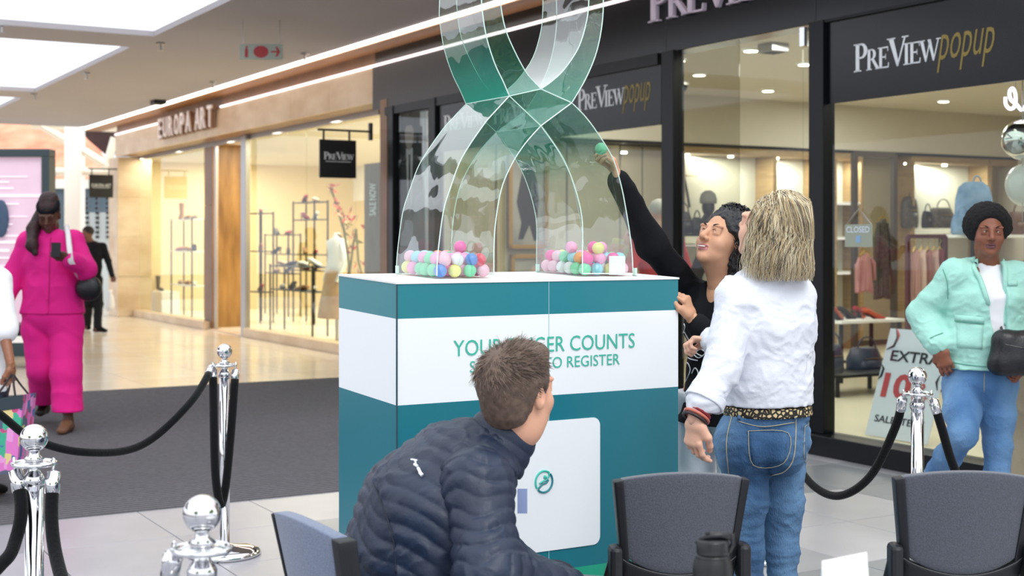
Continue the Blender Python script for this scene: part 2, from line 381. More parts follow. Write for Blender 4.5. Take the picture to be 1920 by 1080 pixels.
for a, b in ((257, 398), (472, 716)):
    u0, u1 = UN(a, NG), UN(b, NG); kk = max(2, int((u1-u0)/1.5))
    for i in range(kk): MB().box((u0+(u1-u0)*i/kk+.002, NG-.14, 0), (u0+(u1-u0)*(i+1)/kk-.002, NG+.06, .13)).build('kerb_stone', M_stone, parent=wl_st, bevel=.004, bseg=1)
MB().box((UN(401, NG), NG-.1, 0), (UN(463, NG), NG+.28, .02)).build('threshold', M_stone, parent=wl_st)
# glazing of the stone shop
for i, (a, b) in enumerate(((257, 383), (472, 575), (575.5, 716))):
    w = MB().box((UN(a, NG), NG-.01, .13), (UN(b, NG), NG+.005, 2.99)).build('window_%d' % (i+1), M_glass, frame='u', kind='structure')
# black shopfront ----------------------------------------------------------
wr = MB().box((uE1, 6.54, 2.985), (uP1, 6.9, Z2-.014)).build('wall_front', M_black, frame='u', kind='structure'); OFF[wr.name] = (0, 0, 0)
seams = [uE1, UN(905, NF), UN(1250, NF), UN(1530, NF), -4.5, uP1]
for i in range(len(seams)-1):
    MB().box((seams[i]+.002, 6.525, 2.945), (seams[i+1]-.002, 6.545, Z2-.013)).build('panel', M_blackp if i == 0 else M_black, parent=wr, bevel=.003, bseg=1)
MB().box((UN(728, NF), 6.40, 0), (uP1, 6.62, .136)).build('plinth', M_frame, parent=wr, bevel=.006)
for a, b in ((714, 727),): MB().box((UN(a, NF), 6.52, 0), (UN(b, NF), 7.0, 3.05)).build('post', M_stonebr, parent=wr)
for a, b in ((727, 736), (803, 815), (1240, 1262), (1516, 1543)):
    MB().box((UN(a, NF-.05), NF-.05, .136), (UN(b, NF-.05), NF+.06, 2.95)).build('post', M_frame, parent=wr, bevel=.004)
ue = UN(1543, NF-.05)
MB().box((-4.0, NF-.05, .136), (-3.9, NF+.06, 2.95)).build('post', M_frame, parent=wr)
MB().box((UN(727, NF), NF-.04, 2.86), (UN(1240, NF), NF+.05, 2.95)).build('head_rail', M_frame, parent=wr)
MB().box((UN(1543, NF), NF-.04, 2.93), (uP1, NF+.05, 2.95)).build('head_rail', M_frame, parent=wr)
wi = 4
for a, b in ((736, 803), (815, 1240), (1262, 1386), (1387.5, 1505), (1506, 1516)):
    MB().box((UN(a, NF), NF-.004, .136), (UN(b, NF), NF+.008, 2.94)).build('window_%d' % wi, M_glass if wi != 6 else M_glassg, frame='u', kind='structure'); wi += 1
MB().box((UN(1543, NF), NF-.004, .136), (-4.0, NF+.008, 2.94)).build('window_%d' % wi, M_glass, frame='u', kind='structure')
# fascia band printed on the glass, black, glossy
MB().box((UN(1543, NF-.012), NF-.014, 2.377), (-4.0, NF-.006, 2.93)).build('sign_band', M_black, parent=wr)
MB().box((UN(815, NF-.012), NF-.014, 2.377), (UN(1240, NF-.012), NF-.006, 2.86)).build('sign_band', M_black, parent=wr)
# door fittings
st = mat('chrome', '#d8d8da', .08, metal=1.)
for px in (1262, 1505): MB().box((UN(px, NF), NF-.03, 2.80), (UN(px+9, NF), NF+.03, 2.93)).build('pivot_patch', st, parent=wr)
# ================================================================ black shop interior
UB = -13.26
MB().box((UB-.1, 6.6, -.02), (-1.5, 16, .02)).build('floor_shop', M_shopfloor, frame='u', kind='structure')
MB().box((UB-.2, 6.62, 3.2), (-1.5, 16, 3.3)).build('ceiling_shop', M_shopceil, frame='u', kind='structure')
wb = MB().box((UB-.25, 6.62, 0), (UB-.12, 16, 3.2)).build('wall_back', M_cream2, frame='u', kind='structure'); OFF[wb.name] = (0, 0, 0)
MB().box((UB-.12, 6.62, 2.62), (UB+.25, 16, 3.2)).build('bulkhead', M_cream, parent=wb)
MB().box((UB-.12, 6.7, 2.585), (UB+.26, 16, 2.62)).build('shadow_gap', M_frame, parent=wb)
MB().box((-13.4, 15.9, 0), (-1.5, 16.05, 3.2)).build('wall_right', M_cream, frame='u', kind='structure')
MB().box((-1.6, 6.62, 0), (-1.5, 16, 3.2)).build('wall_near', M_cream, frame='u', kind='structure')
nb = lambda px: NU(px, UB)
for a, b in ((775, 935), (937, 1068), (1070, 1168), (1170, 1210), (1212, 1258)):
    MB().box((UB-.12, max(nb(a), 6.7), 0), (UB-.06, nb(b)-.01, 2.58)).build('wall_panel', M_cream2, parent=wb, bevel=.004, bseg=1)
# lit niches: (px0, px1, shelves at z)
def spot(px, py, z, nm='spotlight', lab=''):
    u, n, zz = onz(px, py, z); t = thing(nm, lab, 'light', (u, n, z-.02), 'u', None)
    MB().lathe((u, n, z-.02), [(.0, .02), (.085, .02), (.085, .008), (.065, 0)], 16).build('bezel', M_white, parent=t)
    MB().lathe((u, n, z-.024), [(.0, 0), (.062, 0), (.062, .006)], 16).build('lens', M_spot, parent=t); return t
for a, b, zs, back in ((1262, 1426, (1.42, .95), M_niche), (1433, 1516, (1.42, .95, .45), M_niche), (1545, 1590, (1.95, 1.5, 1.05), M_niche), (1690, 1826, (1.55, 1.0, .5), M_niche), (1834, 2040, (1.55, 1.0, .5), M_cream2)):
    n0, n1 = nb(a), nb(b)
    ni = MB().box((UB-.12, n0, .05), (UB-.10, n1, 2.58)).build('niche_back', back, parent=wb)
    MB().box((UB-.1, n0-.035, 0), (UB+.24, n0, 2.585)).build('niche_side', M_shelfwood, parent=wb)
    MB().box((UB-.1, n1, 0), (UB+.24, n1+.035, 2.585)).build('niche_side', M_shelfwood, parent=wb)
    MB().box((UB-.1, n0, 2.50), (UB+.24, n1, 2.585)).build('niche_head', M_shelfwood, parent=wb)
    for z in zs:
        MB().box((UB-.1, n0, z-.03), (UB+.22, n1, z)).build('shelf', M_white, parent=wb, bevel=.003)
        MB().box((UB+.205, n0+.02, z-.034), (UB+.215, n1-.02, z-.028)).build('shelf_light', M_led2, parent=wb)
    area(W(UB+.12, (n0+n1)/2, 2.48), (0, 0, -1), (n1-n0)*.8, .1, 14*(n1-n0), (1, .95, .86))
for i, (px, py) in enumerate(((1408, 92), (1272, 111), (1440, 168), (1311, 138), (1509, 118), (1769, 188))):
    spot(px, py, 3.2, 'downlight', ['large round downlight in the shop ceiling above the glass door', 'round downlight close to the black post', 'downlight further back above the doorway', 'small distant downlight left of the doorway', 'downlight beside the right door edge', 'downlight behind the right hand window'][i])
for i, px in enumerate((1288, 1370, 1455, 1700, 1771, 1170)):
    u, n = UB+.1, NU(px, UB+.1); z = 2.495
    t = thing('niche_spotlight', ['small spotlight over the black bags, left', 'small spotlight over the mannequin head', 'small spotlight over the second niche', 'small spotlight above the patterned backpack', 'small spotlight above the patterned handbag', 'small spotlight on the beige panel left of the post'][i], 'light', (u, n, z-.02), 'u')
    MB().lathe((u, n, z-.02), [(0, .0), (.035, 0), (.035, .022)], 12).build('lens', M_spot, parent=t)
# fill lights added to lift the dim window front, then the shop's warm lamps
for u in (-11.8, -9.8, -7.8, -5.8): area(W(u, 7.2, 3.15), (-.0, .3, -1), .9, .4, 26, (1, .95, .88))
for u, n in ((-11.5, 8.5), (-11.5, 12), (-8.5, 8.2), (-8.5, 12), (-5.0, 9.)):
    area(W(u, n, 3.17), (0, 0, -1), 1.0, 1.0, 40, (1, .96, .90))
# ================================================================ stone shop interior (bright)
ua, ub_ = UN(236, NG), UN(722, NG)-.05
MB().box((ua, NG+.02, -.02), (ub_, 12, .03)).build('floor_stone_shop', mat('bright shop floor', '#f2ead8', .2), frame='u', kind='structure')
MB().box((ua, NG+.05, 3.02), (ub_, 12, 3.1)).build('ceiling_stone_shop', M_shopceil, frame='u', kind='structure')
ws = MB().box((ua, 11.9, 0), (ub_, 12, 3.05)).build('wall_stone_shop', M_warmwall, frame='u', kind='structure'); OFF[ws.name] = (0, 0, 0)
MB().box((ua, 11.86, 2.3), (ub_, 11.9, 3.02)).build('upper_panel', M_white, parent=ws)
MB().box((ua-.1, NG+.35, 0), (ua, 12, 3.05)).build('wall_far', M_warmwall, frame='u', kind='structure')
MB().box((ub_-.1, NG+.03, 0), (ub_, 12, 3.05)).build('wall_party', M_warmwall, frame='u', kind='structure')
um = UN(410, NG)
for f in (.12, .32, .55, .72, .9):
    area(W(ua+(ub_-ua)*f, 9.0, 3.0), (0, 0, -1), 1.6, 1.6, 80, (1, .88, .68))
    area(W(ua+(ub_-ua)*f, 7.6, 3.0), (0, 0, -1), 1.5, .5, 34, (1, .90, .72))
# ================================================================ glossy signage
wm = mat('white lettering', '#e9eef2', .4); wm2 = mat('silver raised letters', '#c9bdd0', .4); gold = mat('gold lettering', '#8f7c3a', .5)
mdark = mat('bronze letter face', '#efe6e6', .4)
# stone shop's letters
t = thing('shop_sign', 'pale raised capital letters on the cream stone fascia at far left', 'sign', (UN(300, 6.5), 6.50, 3.16), 'u')
u0, u1 = UN(300, 6.46), UN(402, 6.46)
wds = 'EUROPA ART'; xs = [0, .1, .21, .32, .43, .53, .64, .70, .80, .91]; ws_ = [.075, .085, .085, .09, .08, .1, 0, .1, .085, .085]
for ch, x, w in zip(wds, xs, ws_):
    if ch == ' ': continue
    m = MB(); put_text(m, ch, (u0+(u1-u0)*x, 6.52, 3.17), (1, 0, 0), UP, (u1-u0)*w*.92, .33, .10, bold=.012); m.build('letter', mdark, parent=t); m = MB(); put_text(m, ch, (u0+(u1-u0)*x+.02, 6.50, 3.155), (1, 0, 0), UP, (u1-u0)*w*.98, .34, .055, bold=.03); m.build('letter_shadow', M_stonebr, parent=t)  # brown enlarged copies behind the letters stand in for their shadow
# giant letters on the black fascia
t = thing('fascia_sign', 'large silver serif capitals on the black fascia, cut by the top edge', 'sign', (UN(1217, 6.5), 6.5, 3.2), 'u')
u0, u1 = UN(1214, 6.49), UN(1470, 6.49)
for m in serif_word('PREVIEW', (u0, 6.525, 3.205), (1, 0, 0), UP, u1-u0, .30, .035, .8): m.build('letter', wm2, parent=t)
def popup(px0, px1, px2, py0, h, lab, pyb):
    n = NF-.0145; u0, u1, u2 = UN(px0, n), UN(px1, n), UN(px2, n); z = ZW(u0, n, py0)
    t = thing('window_sign', lab, 'sign', (u0, n, z), 'u')
    join(serif_word('PREVIEW', (u0, n, z), (1, 0, 0), UP, u1-u0, h, .002)).build('lettering', wm, parent=t)
    m = MB(); put_text(m, 'popup', (u1+.005, n, z-h*.42), (1, 0, 0), UP, u2-u1, h*1.25, .002, shear=.35, bold=-.005); m.build('script_lettering', gold, parent=t)
popup(1601, 1756, 1864, 136, .185, 'white and gold lettering on the black band of the right window', 0)
popup(1083, 1167, 1219, 208, .185, 'white and gold lettering on the black band left of the black post', 0)
popup(925, 1005, 1050, 233, .185, 'white and gold lettering on the window band seen through the acrylic ribbon', 0)
popup(832, 905, 925, 246, .16, 'white lettering at the left end of the window band behind the ribbon', 0)
# hanging blade sign of the black shop
def blade(px0, px1, pyt, pyb, pxend, lab, word, serif=True, u_=None, cap=.08):
    u = u_; n0, n1 = NU(px0, u), NU(px1, u); zt, zb = ZW(u, n0, pyt), ZW(u, n0, pyb); ne = NU(pxend, u)
    t = thing('hanging_sign', lab, 'sign', (u, (n0+n1)/2, zb), 'u')
    MB().box((u-.015, n0, zb), (u+.015, n1, zt)).build('sign_board', mat('black sign board', '#0c0d12', .4), parent=t, bevel=.003)
    zr = zt+.11
    MB().tube([(u, n0-.02, zr), (u, ne, zr)], .014, 6).build('bracket_arm', M_frame, parent=t)
    for n in (n0+.05, n1-.08): MB().tube([(u, n, zr), (u, n, zt-.01)], .012, 6).build('hanger', M_frame, parent=t)
    MB().box((u-.03, ne-.03, zr-.1), (u+.03, ne, zr+.1)).build('wall_plate', M_frame, parent=t)
    w = n1-n0
    if serif: join(serif_word(word, (u+.016, n0+w*.1, zb+(zt-zb)*.48), (0, 1, 0), UP, w*.8, cap, .002)).build('lettering', wm, parent=t)
    else:
        m = MB(); put_text(m, word, (u+.016, n0+w*.1, zb+(zt-zb)*.46), (0, 1, 0), UP, w*.8, cap, .002); m.build('lettering', wm, parent=t)
    m = MB().box((u+.016, n0+w*.15, zb+(zt-zb)*.42), (u+.018, n0+w*.85, zb+(zt-zb)*.435)); m.build('underline', wm, parent=t)
blade(599, 667, 261, 333, 697, 'square black hanging sign on a bracket beside the stone shop window', 'PREVIEW', True, UN(697, NF)+.0, .085)
blade(167, 212, 327, 370, 226, 'small black hanging sign far off at the corner of the stone shop', 'EUROPA ART', False, UN(222, NF)-.2, .06)
# exit pictogram sign
uX, nX, zX = onz(489, 78, CZ)
dX = 13.6; c0, c1 = P(450, 83, dX), P(530, 83, dX); zt, zb = P(489, 83, dX).z, P(489, 112, dX).z
t = thing('exit_sign', 'grey green hanging panel with red extinguisher, circle and arrow symbols', 'sign', (c0.x+.2, dX, zb))
MB().box((c0.x, dX-.02, zb), (c1.x, dX+.02, zt)).build('sign_board', mat('sign board green grey', '#a9b3a6', .6), parent=t, bevel=.004)
red = mat('sign red', '#b03a3e', .6); w = c1.x-c0.x; zc = (zt+zb)/2; h = zt-zb
MB().prism([(c0.x+w*(.16+.03*a), dX-.024, zc+h*b) for a, b in ((-1.2, -.36), (1.2, -.36), (1.2, .1), (.5, .25), (1.3, .36), (-.6, .36), (-.5, .25), (-1.2, .1))], (0, .004, 0)).build('extinguisher_symbol', red, parent=t)
MB().prism([(c0.x+w*.5+.075*math.cos(a*math.pi/9), dX-.024, zc+.06*math.sin(a*math.pi/9)) for a in range(18)], (0, .004, 0)).build('circle_symbol', red, parent=t)
x = c0.x+w*.84
MB().prism([(x+a*w*.11, dX-.024, zc+b*h*.4) for a, b in ((-1, -.12), (.3, -.12), (0, -.8), (.35, -.8), (1, 0), (.35, .8), (0, .8), (.3, .12), (-1, .12))], (0, .004, 0)).build('arrow_symbol', red, parent=t)
for x in (c0.x+.03, c1.x-.03): MB().tube([(x, dX, zt), (x, dX, CZ+.02)], .006, 6).build('rod', M_steel, parent=t)
# sprinklers, ceiling sensors
for i, (px, py) in enumerate(((301, 85), (162, 141), (65, 180), (400, 158), (572, 105), (3, 50))):
    u, n, z = onz(px, py-5, CZ)
    t = thing('sprinkler', ['sprinkler head beside the nearer skylight corner', 'sprinkler head beside the second skylight edge', 'sprinkler head near the far end of the ceiling', 'sprinkler head above the light line over the stone letters', 'sprinkler head right of the hanging pictogram panel', 'sprinkler head between the two skylights at the left edge'][i], 'sprinkler', (u, n, z-.1), 'u')
    MB().lathe((u, n, z-.02), [(.05, 0), (.05, .02)], 12).build('rose', M_steel, parent=t)
    MB().tube([(u, n, z), (u, n, z-.08)], .012, 6).tube([(u, n, z-.085), (u, n, z-.09)], .035, 8).build('head', M_steel, parent=t)
u, n, z = onz(297, 188, CZ)
MB().box((u-.13, n-.1, CZ-.07), (u+.13, n+.1, CZ)).build('ceiling_sensor', M_frame, frame='u', bevel=.02, tag=('dark flat sensor box beside the light line above the stone shop', 'sensor'))
u, n, z = onz(1450, 82, 3.2)
t = thing('ceiling_speaker', 'square grey ceiling fitting next to the large downlight', 'speaker', (u, n, 3.1), 'u')
MB().box((u-.1, n-.1, 3.12), (u+.1, n+.1, 3.2)).build('box', M_steel, parent=t, bevel=.01)
for k in range(4): MB().box((u-.08, n-.07+k*.04, 3.115), (u+.08, n-.055+k*.04, 3.121)).build('grille_slat', M_frame, parent=t)
u, n, z = onz(1275, 150, 3.2)
t = thing('dome_camera', 'black dome security camera on the shop ceiling near the post', 'camera', (u, n, 3.05), 'u')
MB().lathe((u, n, 3.15), [(.0, .05), (.1, .05), (.1, 0), (.09, -.01)], 16).build('mount', M_white, parent=t)
MB().ball((u, n, 3.14), .085, 14, 10).build('dome', M_black, parent=t, smooth=True)
# ================================================================ background at the far left
MB().box((-60, -40, -.3), (30, 8, -.07)).build('ground_outside', mat('outdoor paving', '#8d8478', .9, var=.1, vscale=.5), frame='u', kind='structure')
def col_px(name, x0, x1, d, z0, z1, th, m, **k): a = P(x0, 451, d); b = P(x1, 451, d); return MB().box((a.x, d, z0), (b.x, d+th, z1)).build(name, m, **k)
col_px('pillar', 120, 150, 27.5, 0, 4.3, .35, mat('bright white column', '#fbf8f2', .6), kind='structure', bevel=.02)
gw = col_px('wall_outside', -200, 236, 34, 0, 2.75, .3, mat('slate grey rendered wall', '#56646f', .8, var=.08, vscale=.6), kind='structure')
a = P(-200, 0, 34).x; b = P(236, 0, 34).x
MB().box((a, 33.9, 2.75), (b, 34.4, 2.98)).build('beam', mat('white painted beam', '#f5f1e6', .7), kind='structure')
t = thing('orange_canopy', 'salmon orange fabric canopy roof beyond the mall end', 'canopy', (P(60, 0, 36).x, 36, 2.9))
pk = P(70, 236, 36); l = P(-120, 300, 34.5); r = P(215, 322, 34.5)
org = mat('salmon canopy fabric', '#e58a6c', .8, col2='#efae8e', vscale=1.5, stretch=(1, 1, 1))
for i in range(5):
    x0 = l.x+(r.x-l.x)*i/5; x1 = l.x+(r.x-l.x)*(i+1)/5; q0 = pk.x-3+6*i/5*.6; q1 = pk.x-3+6*(i+1)/5*.6
    MB().hexa([(x0, 34.5, 2.98), (x1, 34.5, 2.98), (q1, 38, pk.z+.4), (q0, 38, pk.z+.4), (x0, 34.5, 3.03), (x1, 34.5, 3.03), (q1, 38, pk.z+.45), (q0, 38, pk.z+.45)]).build('canopy_panel', org, parent=t)
t = thing('white_truss', 'white diagonal roof struts crossing behind the white column', 'truss', (P(150, 0, 27.7).x, 27.7, 2.6))
cw = mat('cream steel', '#f6efdf', .6)
for i, (p, q) in enumerate((((78, 235), (205, 312)), ((215, 258), (197, 322)), ((60, 234), (222, 240)), ((95, 322), (225, 322)))):
    MB().tube([P(p[0], p[1], 27.7), P(q[0], q[1], 27.7)], .085, 4).build('strut', cw, parent=t)
a = P(148, 240, 33); b = P(214, 245, 33); c = P(200, 292, 33)
label(MB().prism([a, b, c, P(165, 262, 33)], (0, .6, 0)).build('dark_roof', mat('dark brown roof', '#3c2624', .8, var=.3, vscale=3)), 'dark brown tiled roof gable seen between the white struts', 'roof')
# stepped white banner and bright far wall
label(col_px('striped_screen', 155, 222, 29, .0, 2.05, .06, mat('pale blue banner', '#cfdbe2', .6)), 'pale blue slanting banner wall behind the walking woman in black', 'banner')
bs = bpy.data.objects['striped_screen']
ob = MB()
for x in (163, 182, 202):
    for k in range(9): q = P(x, 372+k*9, 28.95); ob.box((q.x-.02, 28.9, q.z-.03), (q.x+.03, 29, q.z+.02))
ob.build('dotted_line', M_frame, parent=bs, kind='stuff')
# lit advertising screen at the left edge
t = thing('advertising_screen', 'tall lilac pink lit advertising panel in a dark frame, left edge', 'screen', (P(20, 0, 17).x, 17, 0))
xa, xb = P(-90, 0, 17).x, P(92, 0, 17).x; zt = P(0, 279, 17).z
dk = mat('slate frame', '#36464e', .5)
MB().box((xa, 17, zt-.1), (xb, 17.25, zt)).build('frame_top', dk, parent=t, bevel=.01)
MB().box((xb-.1, 17, .0), (xb, 17.25, zt-.1)).build('frame_side', dk, parent=t, bevel=.01); MB().box((xa, 17, 0), (xa+.1, 17.25, zt-.1)).build('frame_side', dk, parent=t, bevel=.01)
MB().box((xa+.1, 17, .0), (xb-.1, 17.25, .35)).build('plinth', dk, parent=t)
m = mat('lilac poster', '#cfb4c6', .5, col2='#e9cfe2', vscale=1.2, emit='#d9b8d0', estr=.28)
MB().box((xa+.1, 17.05, .35), (xb-.1, 17.2, zt-.1)).build('screen', m, parent=t)
wp = mat('poster white streak', '#f7eef6', .5, emit='#f7eef6', estr=.4)
ob = MB()
for i in range(16):
    z = 2.25-i*.085+random.uniform(-.02, .02); x = xa+.35+random.uniform(-.05, .2); ob.box((x, 17.04, z), (x+random.uniform(.25, .7), 17.05, z+random.choice((.01, .015, .03))))
ob.build('print_lines', wp, parent=t)
MB().ball(P(2, 410, 17.0), .1, 12, 8, (1, .3, 2.4)).build('printed_bottle', mat('poster navy', '#3f5675', .5), parent=t)
# dark bench foot visible left of the pink outfit
t = thing('bench', 'low black bench with a white stripe behind the pink trousers', 'bench', P(25, 640, 15.5).xy.to_3d())
bb = P(25, 640, 15.5)
MB().box((bb.x-.35, 15.3, .38), (bb.x+.3, 15.8, .5)).build('seat', M_frame, parent=t, bevel=.01)
MB().box((bb.x-.34, 15.29, .30), (bb.x+.28, 15.8, .375)).build('stripe', M_white, parent=t)
for x in (-.3, .2): MB().box((bb.x+x, 15.35, 0), (bb.x+x+.06, 15.75, .3)).build('leg', M_frame, parent=t)
# ================================================================ promotional counter
UF, UK = -3.896, -4.36
NL, NR = NU(744, UF), NU(1271.5, UF)
t = thing('promotion_counter', 'tall teal and white printed counter carrying the clear ribbon', 'counter', (UF, (NL+NR)/2, 0), 'u')
teal = mat('teal print', '#0f7383', .32, var=.03, vscale=1.2); tealt = mat('teal print top band', '#1a7f8c', .32, var=.03, vscale=1.2)
tside = teal; whp = mat('white print', '#f2f6fa', .35); grn = mat('emerald print', '#18a582', .35)
RISE = .016
def band(za, zb, m, nm):
    c8 = []
    for z in (za, zb):
        r = RISE if z > .05 else 0
        c8 += [(UK, NL, z+r), (UF, NL, z), (UF, NR, z), (UK, NR, z+r)]
    return MB().hexa(c8).build(nm, m, parent=t)
band(0, .335, grn, 'skirting'); band(.335, .928, teal, 'body'); band(.928, 1.202, whp, 'white_band'); band(1.202, 1.312, tealt, 'upper_band')
c8 = []
for z in (1.312, 1.318): c8 += [(UK, NL-.003, z+RISE), (UF+.003, NL-.003, z), (UF+.003, NR+.003, z), (UK, NR+.003, z+RISE)]
MB().hexa(c8).build('top', M_white, parent=t)
sm = NU(1029, UF)
MB().box((UF, sm-.001, .0), (UF+.0012, sm+.001, 1.312)).build('seam', mat('pale seam', '#9fc7cf', .5), parent=t)
MB().tube([(UF, NL, 0), (UF, NL, 1.315)], .003, 6).build('corner_edge', mat('dark corner edge', '#274a57', .4), parent=t)
tl = mat('green print letters', '#3cb8a0', .5)
def bt(m, s, px0, py0, px1, cap):
    a = onplane_u(px0, py0, UF+.0015); n1 = NU(px1, UF+.0015); put_text(m, s, a, (0, 1, 0), UP, n1-a[1], cap, .001)
def words_on(s, px0, py0, px1, cap):
    X = lambda q: (lambda v: (min(a[0] for a in v), max(a[0] for a in v)))(text_polys(q)[0])
    x0, x1 = X(s); a = onplane_u(px0, py0, UF+.0015); n1 = NU(px1, UF+.0015); k = (n1-a[1])/(x1-x0); ws_ = s.split(' ')
    for i, w in enumerate(ws_):
        e = X(' '.join(ws_[:i+1]))[1]; l, r_ = X(w); st = e-(r_-l); m = MB(); put_text(m, w, (a[0], a[1]+(st-x0)*k, a[2]), (0, 1, 0), UP, (r_-l)*k, cap, .001); m.build('printed_word', tl, parent=t)
words_on('YOUR FINGER COUNTS', 850, 668.5, 1190, .052); words_on('SCAN HERE TO REGISTER', 881, 699, 1162, .038)
# white rounded plaque with round emblem
nr, nl = NU(1124, UF), NU(1124, UF)-.425; zt, zb = .842, .405; r = .028; pts = []
for cx, cz, a0 in ((nr-r, zt-r, 0), (nl+r, zt-r, 90), (nl+r, zb+r, 180), (nr-r, zb+r, 270)):
    for k in range(7): a = math.radians(a0+15*k); pts.append((UF+.001, cx+r*math.cos(a), cz+r*math.sin(a)))
MB().prism(pts, (.003, 0, 0)).build('plaque', whp, parent=t)
e1 = mat('emblem mint', '#3fbfae', .5); e2 = mat('emblem teal', '#16808a', .5)
cu, cn, cz = onplane_u(1020, 903, UF+.006); R = .036
def arc(a0, a1, r0=R, w=.0032, k=14): return [(cu, cn+r0*.93*math.cos(math.radians(a0+(a1-a0)*i/k)), cz+r0*math.sin(math.radians(a0+(a1-a0)*i/k))) for i in range(k+1)]
m = MB(); m.tube(arc(50, 215), .0034, 6); m.tube([(cu, cn+a*R, cz+b*R) for a, b in ((.55, .78), (.55, .45), (.25, .12), (-.15, .02), (-.5, -.15))], .003, 6); m.ball((cu, cn+.12*R, cz+.42*R), .0065, 8, 6); m.build('emblem_arc', e1, parent=t)
m = MB(); m.tube(arc(-128, 42), .0034, 6); m.tube([(cu, cn+a*R, cz+b*R) for a, b in ((.5, .12), (.25, -.15), (-.15, -.22), (-.5, -.5), (-.66, -.78))], .003, 6); m.build('emblem_arc', e2, parent=t)
# small acrylic card holder + white cards in the legs come later
# ================================================================ clear acrylic ribbon
URF, URB = -4.0, -4.31
ac = bpy.data.materials.new('acrylic with teal fade'); ac.use_nodes = True; nt = ac.node_tree; nt.nodes.clear(); N = nt.nodes; L = nt.links
o_ = N.new('ShaderNodeOutputMaterial'); tcn = N.new('ShaderNodeTexCoord'); sp = N.new('ShaderNodeSeparateXYZ'); L.new(tcn.outputs['Object'], sp.inputs[0])
rp = N.new('ShaderNodeValToRGB'); mr = N.new('ShaderNodeMapRange'); L.new(sp.outputs['Z'], mr.inputs['Value'])
ZB = 1.325
mr.inputs['From Min'].default_value = 1.60-ZB; mr.inputs['From Max'].default_value = 2.25-ZB
L.new(mr.outputs[0], rp.inputs[0])
els = rp.color_ramp.elements; els[0].position = 0; els[0].color = (0, 0, 0, 1); els[1].position = 1; els[1].color = (0, 0, 0, 1)
for p, v in ((.10, .06), (.30, .55), (.42, 1.), (.56, .95), (.72, .42), (.9, .05)):
    e = els.new(p); e.color = (v, v, v, 1)
ob_i = N.new('ShaderNodeObjectInfo')
tint = N.new('ShaderNodeMixRGB'); tint.inputs[1].default_value = (.93, .975, .96, 1); tint.inputs[2].default_value = (.02, .50, .36, 1)
tf = N.new('ShaderNodeMath'); tf.operation = 'MULTIPLY'; tf.inputs[1].default_value = .25; L.new(rp.outputs[0], tf.inputs[0]); L.new(tf.outputs[0], tint.inputs[0])
tr = N.new('ShaderNodeBsdfTransparent'); L.new(tint.outputs[0], tr.inputs[0])
df = N.new('ShaderNodeBsdfDiffuse'); df.inputs[0].default_value = (.01, .42, .30, 1); tls = N.new('ShaderNodeBsdfTranslucent'); tls.inputs[0].default_value = (.01, .42, .30, 1)
md = N.new('ShaderNodeMixShader'); md.inputs[0].default_value = .5; L.new(df.outputs[0], md.inputs[1]); L.new(tls.outputs[0], md.inputs[2])
m1 = N.new('ShaderNodeMixShader'); pf = N.new('ShaderNodeMath'); pf.operation = 'MULTIPLY'; L.new(rp.outputs[0], pf.inputs[0]); pf.inputs[1].default_value = .10
L.new(pf.outputs[0], m1.inputs[0]); L.new(tr.outputs[0], m1.inputs[1]); L.new(md.outputs[0], m1.inputs[2])
gl = N.new('ShaderNodeBsdfGlossy'); gl.inputs['Roughness'].default_value = .02; fr = N.new('ShaderNodeFresnel'); fr.inputs[0].default_value = 1.6
geo = N.new('ShaderNodeNewGeometry'); mri = N.new('ShaderNodeMapRange'); mri.inputs['To Min'].default_value = 1.6; mri.inputs['To Max'].default_value = 1/1.6; L.new(geo.outputs['Backfacing'], mri.inputs['Value']); L.new(mri.outputs[0], fr.inputs[0])
nz = N.new('ShaderNodeTexNoise'); nz.inputs['Scale'].default_value = 4.; bp = N.new('ShaderNodeBump'); bp.inputs['Strength'].default_value = .25; bp.inputs['Distance'].default_value = .05
L.new(tcn.outputs['Object'], nz.inputs['Vector']); L.new(nz.outputs['Fac'], bp.inputs['Height']); L.new(bp.outputs[0], gl.inputs['Normal'])
m2 = N.new('ShaderNodeMixShader'); fm = N.new('ShaderNodeMath'); fm.operation = 'MULTIPLY_ADD'; fm.inputs[1].default_value = 2.0; fm.inputs[2].default_value = .0; L.new(fr.outputs[0], fm.inputs[0])
L.new(fm.outputs[0], m2.inputs[0]); L.new(m1.outputs[0], m2.inputs[1]); L.new(gl.outputs[0], m2.inputs[2]); L.new(m2.outputs[0], o_.inputs[0])
acp = ac.copy(); acp.name = 'acrylic wall with deep teal fade'   # the curved walls carry a denser print
for n in acp.node_tree.nodes:
    if n.type == 'MATH' and n.operation == 'MULTIPLY':
        n.inputs[1].default_value = .98 if abs(n.inputs[1].default_value-.25) < .01 else .80
edge = mat('polished acrylic edge', '#d8f2e8', .15, emit=None)
rt = thing('acrylic_ribbon', 'giant clear acrylic awareness ribbon box with teal crossing on the counter', 'ribbon display', (URF, 2.4, ZB), 'u')
def fp(pts): return [Vector(onplane_u(a, b, URF)) for a, b in pts]
OL = [(819,517),(821,476),(831,398),(845,351),(866,296),(906,235),(930,207),(955,180)]
LL = [(955,180),(943,152),(928,120),(913,73),(905,26),(903,-10),(908,-70),(930,-130),(968,-176),(1017,-192),(1066,-176),(1104,-130),(1126,-70),(1131,-10),(1129,44),(1118,99),(1098,148),(1072,193)]
OR = [(1072,193),(1095,216),(1118,246),(1148,295),(1164,345),(1175,401),(1184,462),(1187,513)]
IR = [(1092,513),(1092,476),(1091,407),(1074,340),(1050,288),(1014,236)]
IL = [(1014,236),(984,270),(959,309),(940,355),(929,418),(926,470),(926,516)]
HO = [(1014,167),(1000,152),(986,135),(965,96),(947,52),(938,0),(938,-50),(950,-105),(980,-148),(1020,-160),(1062,-145),(1090,-103),(1103,-50),(1104,0),(1100,39),(1085,89),(1058,130),(1034,153)]
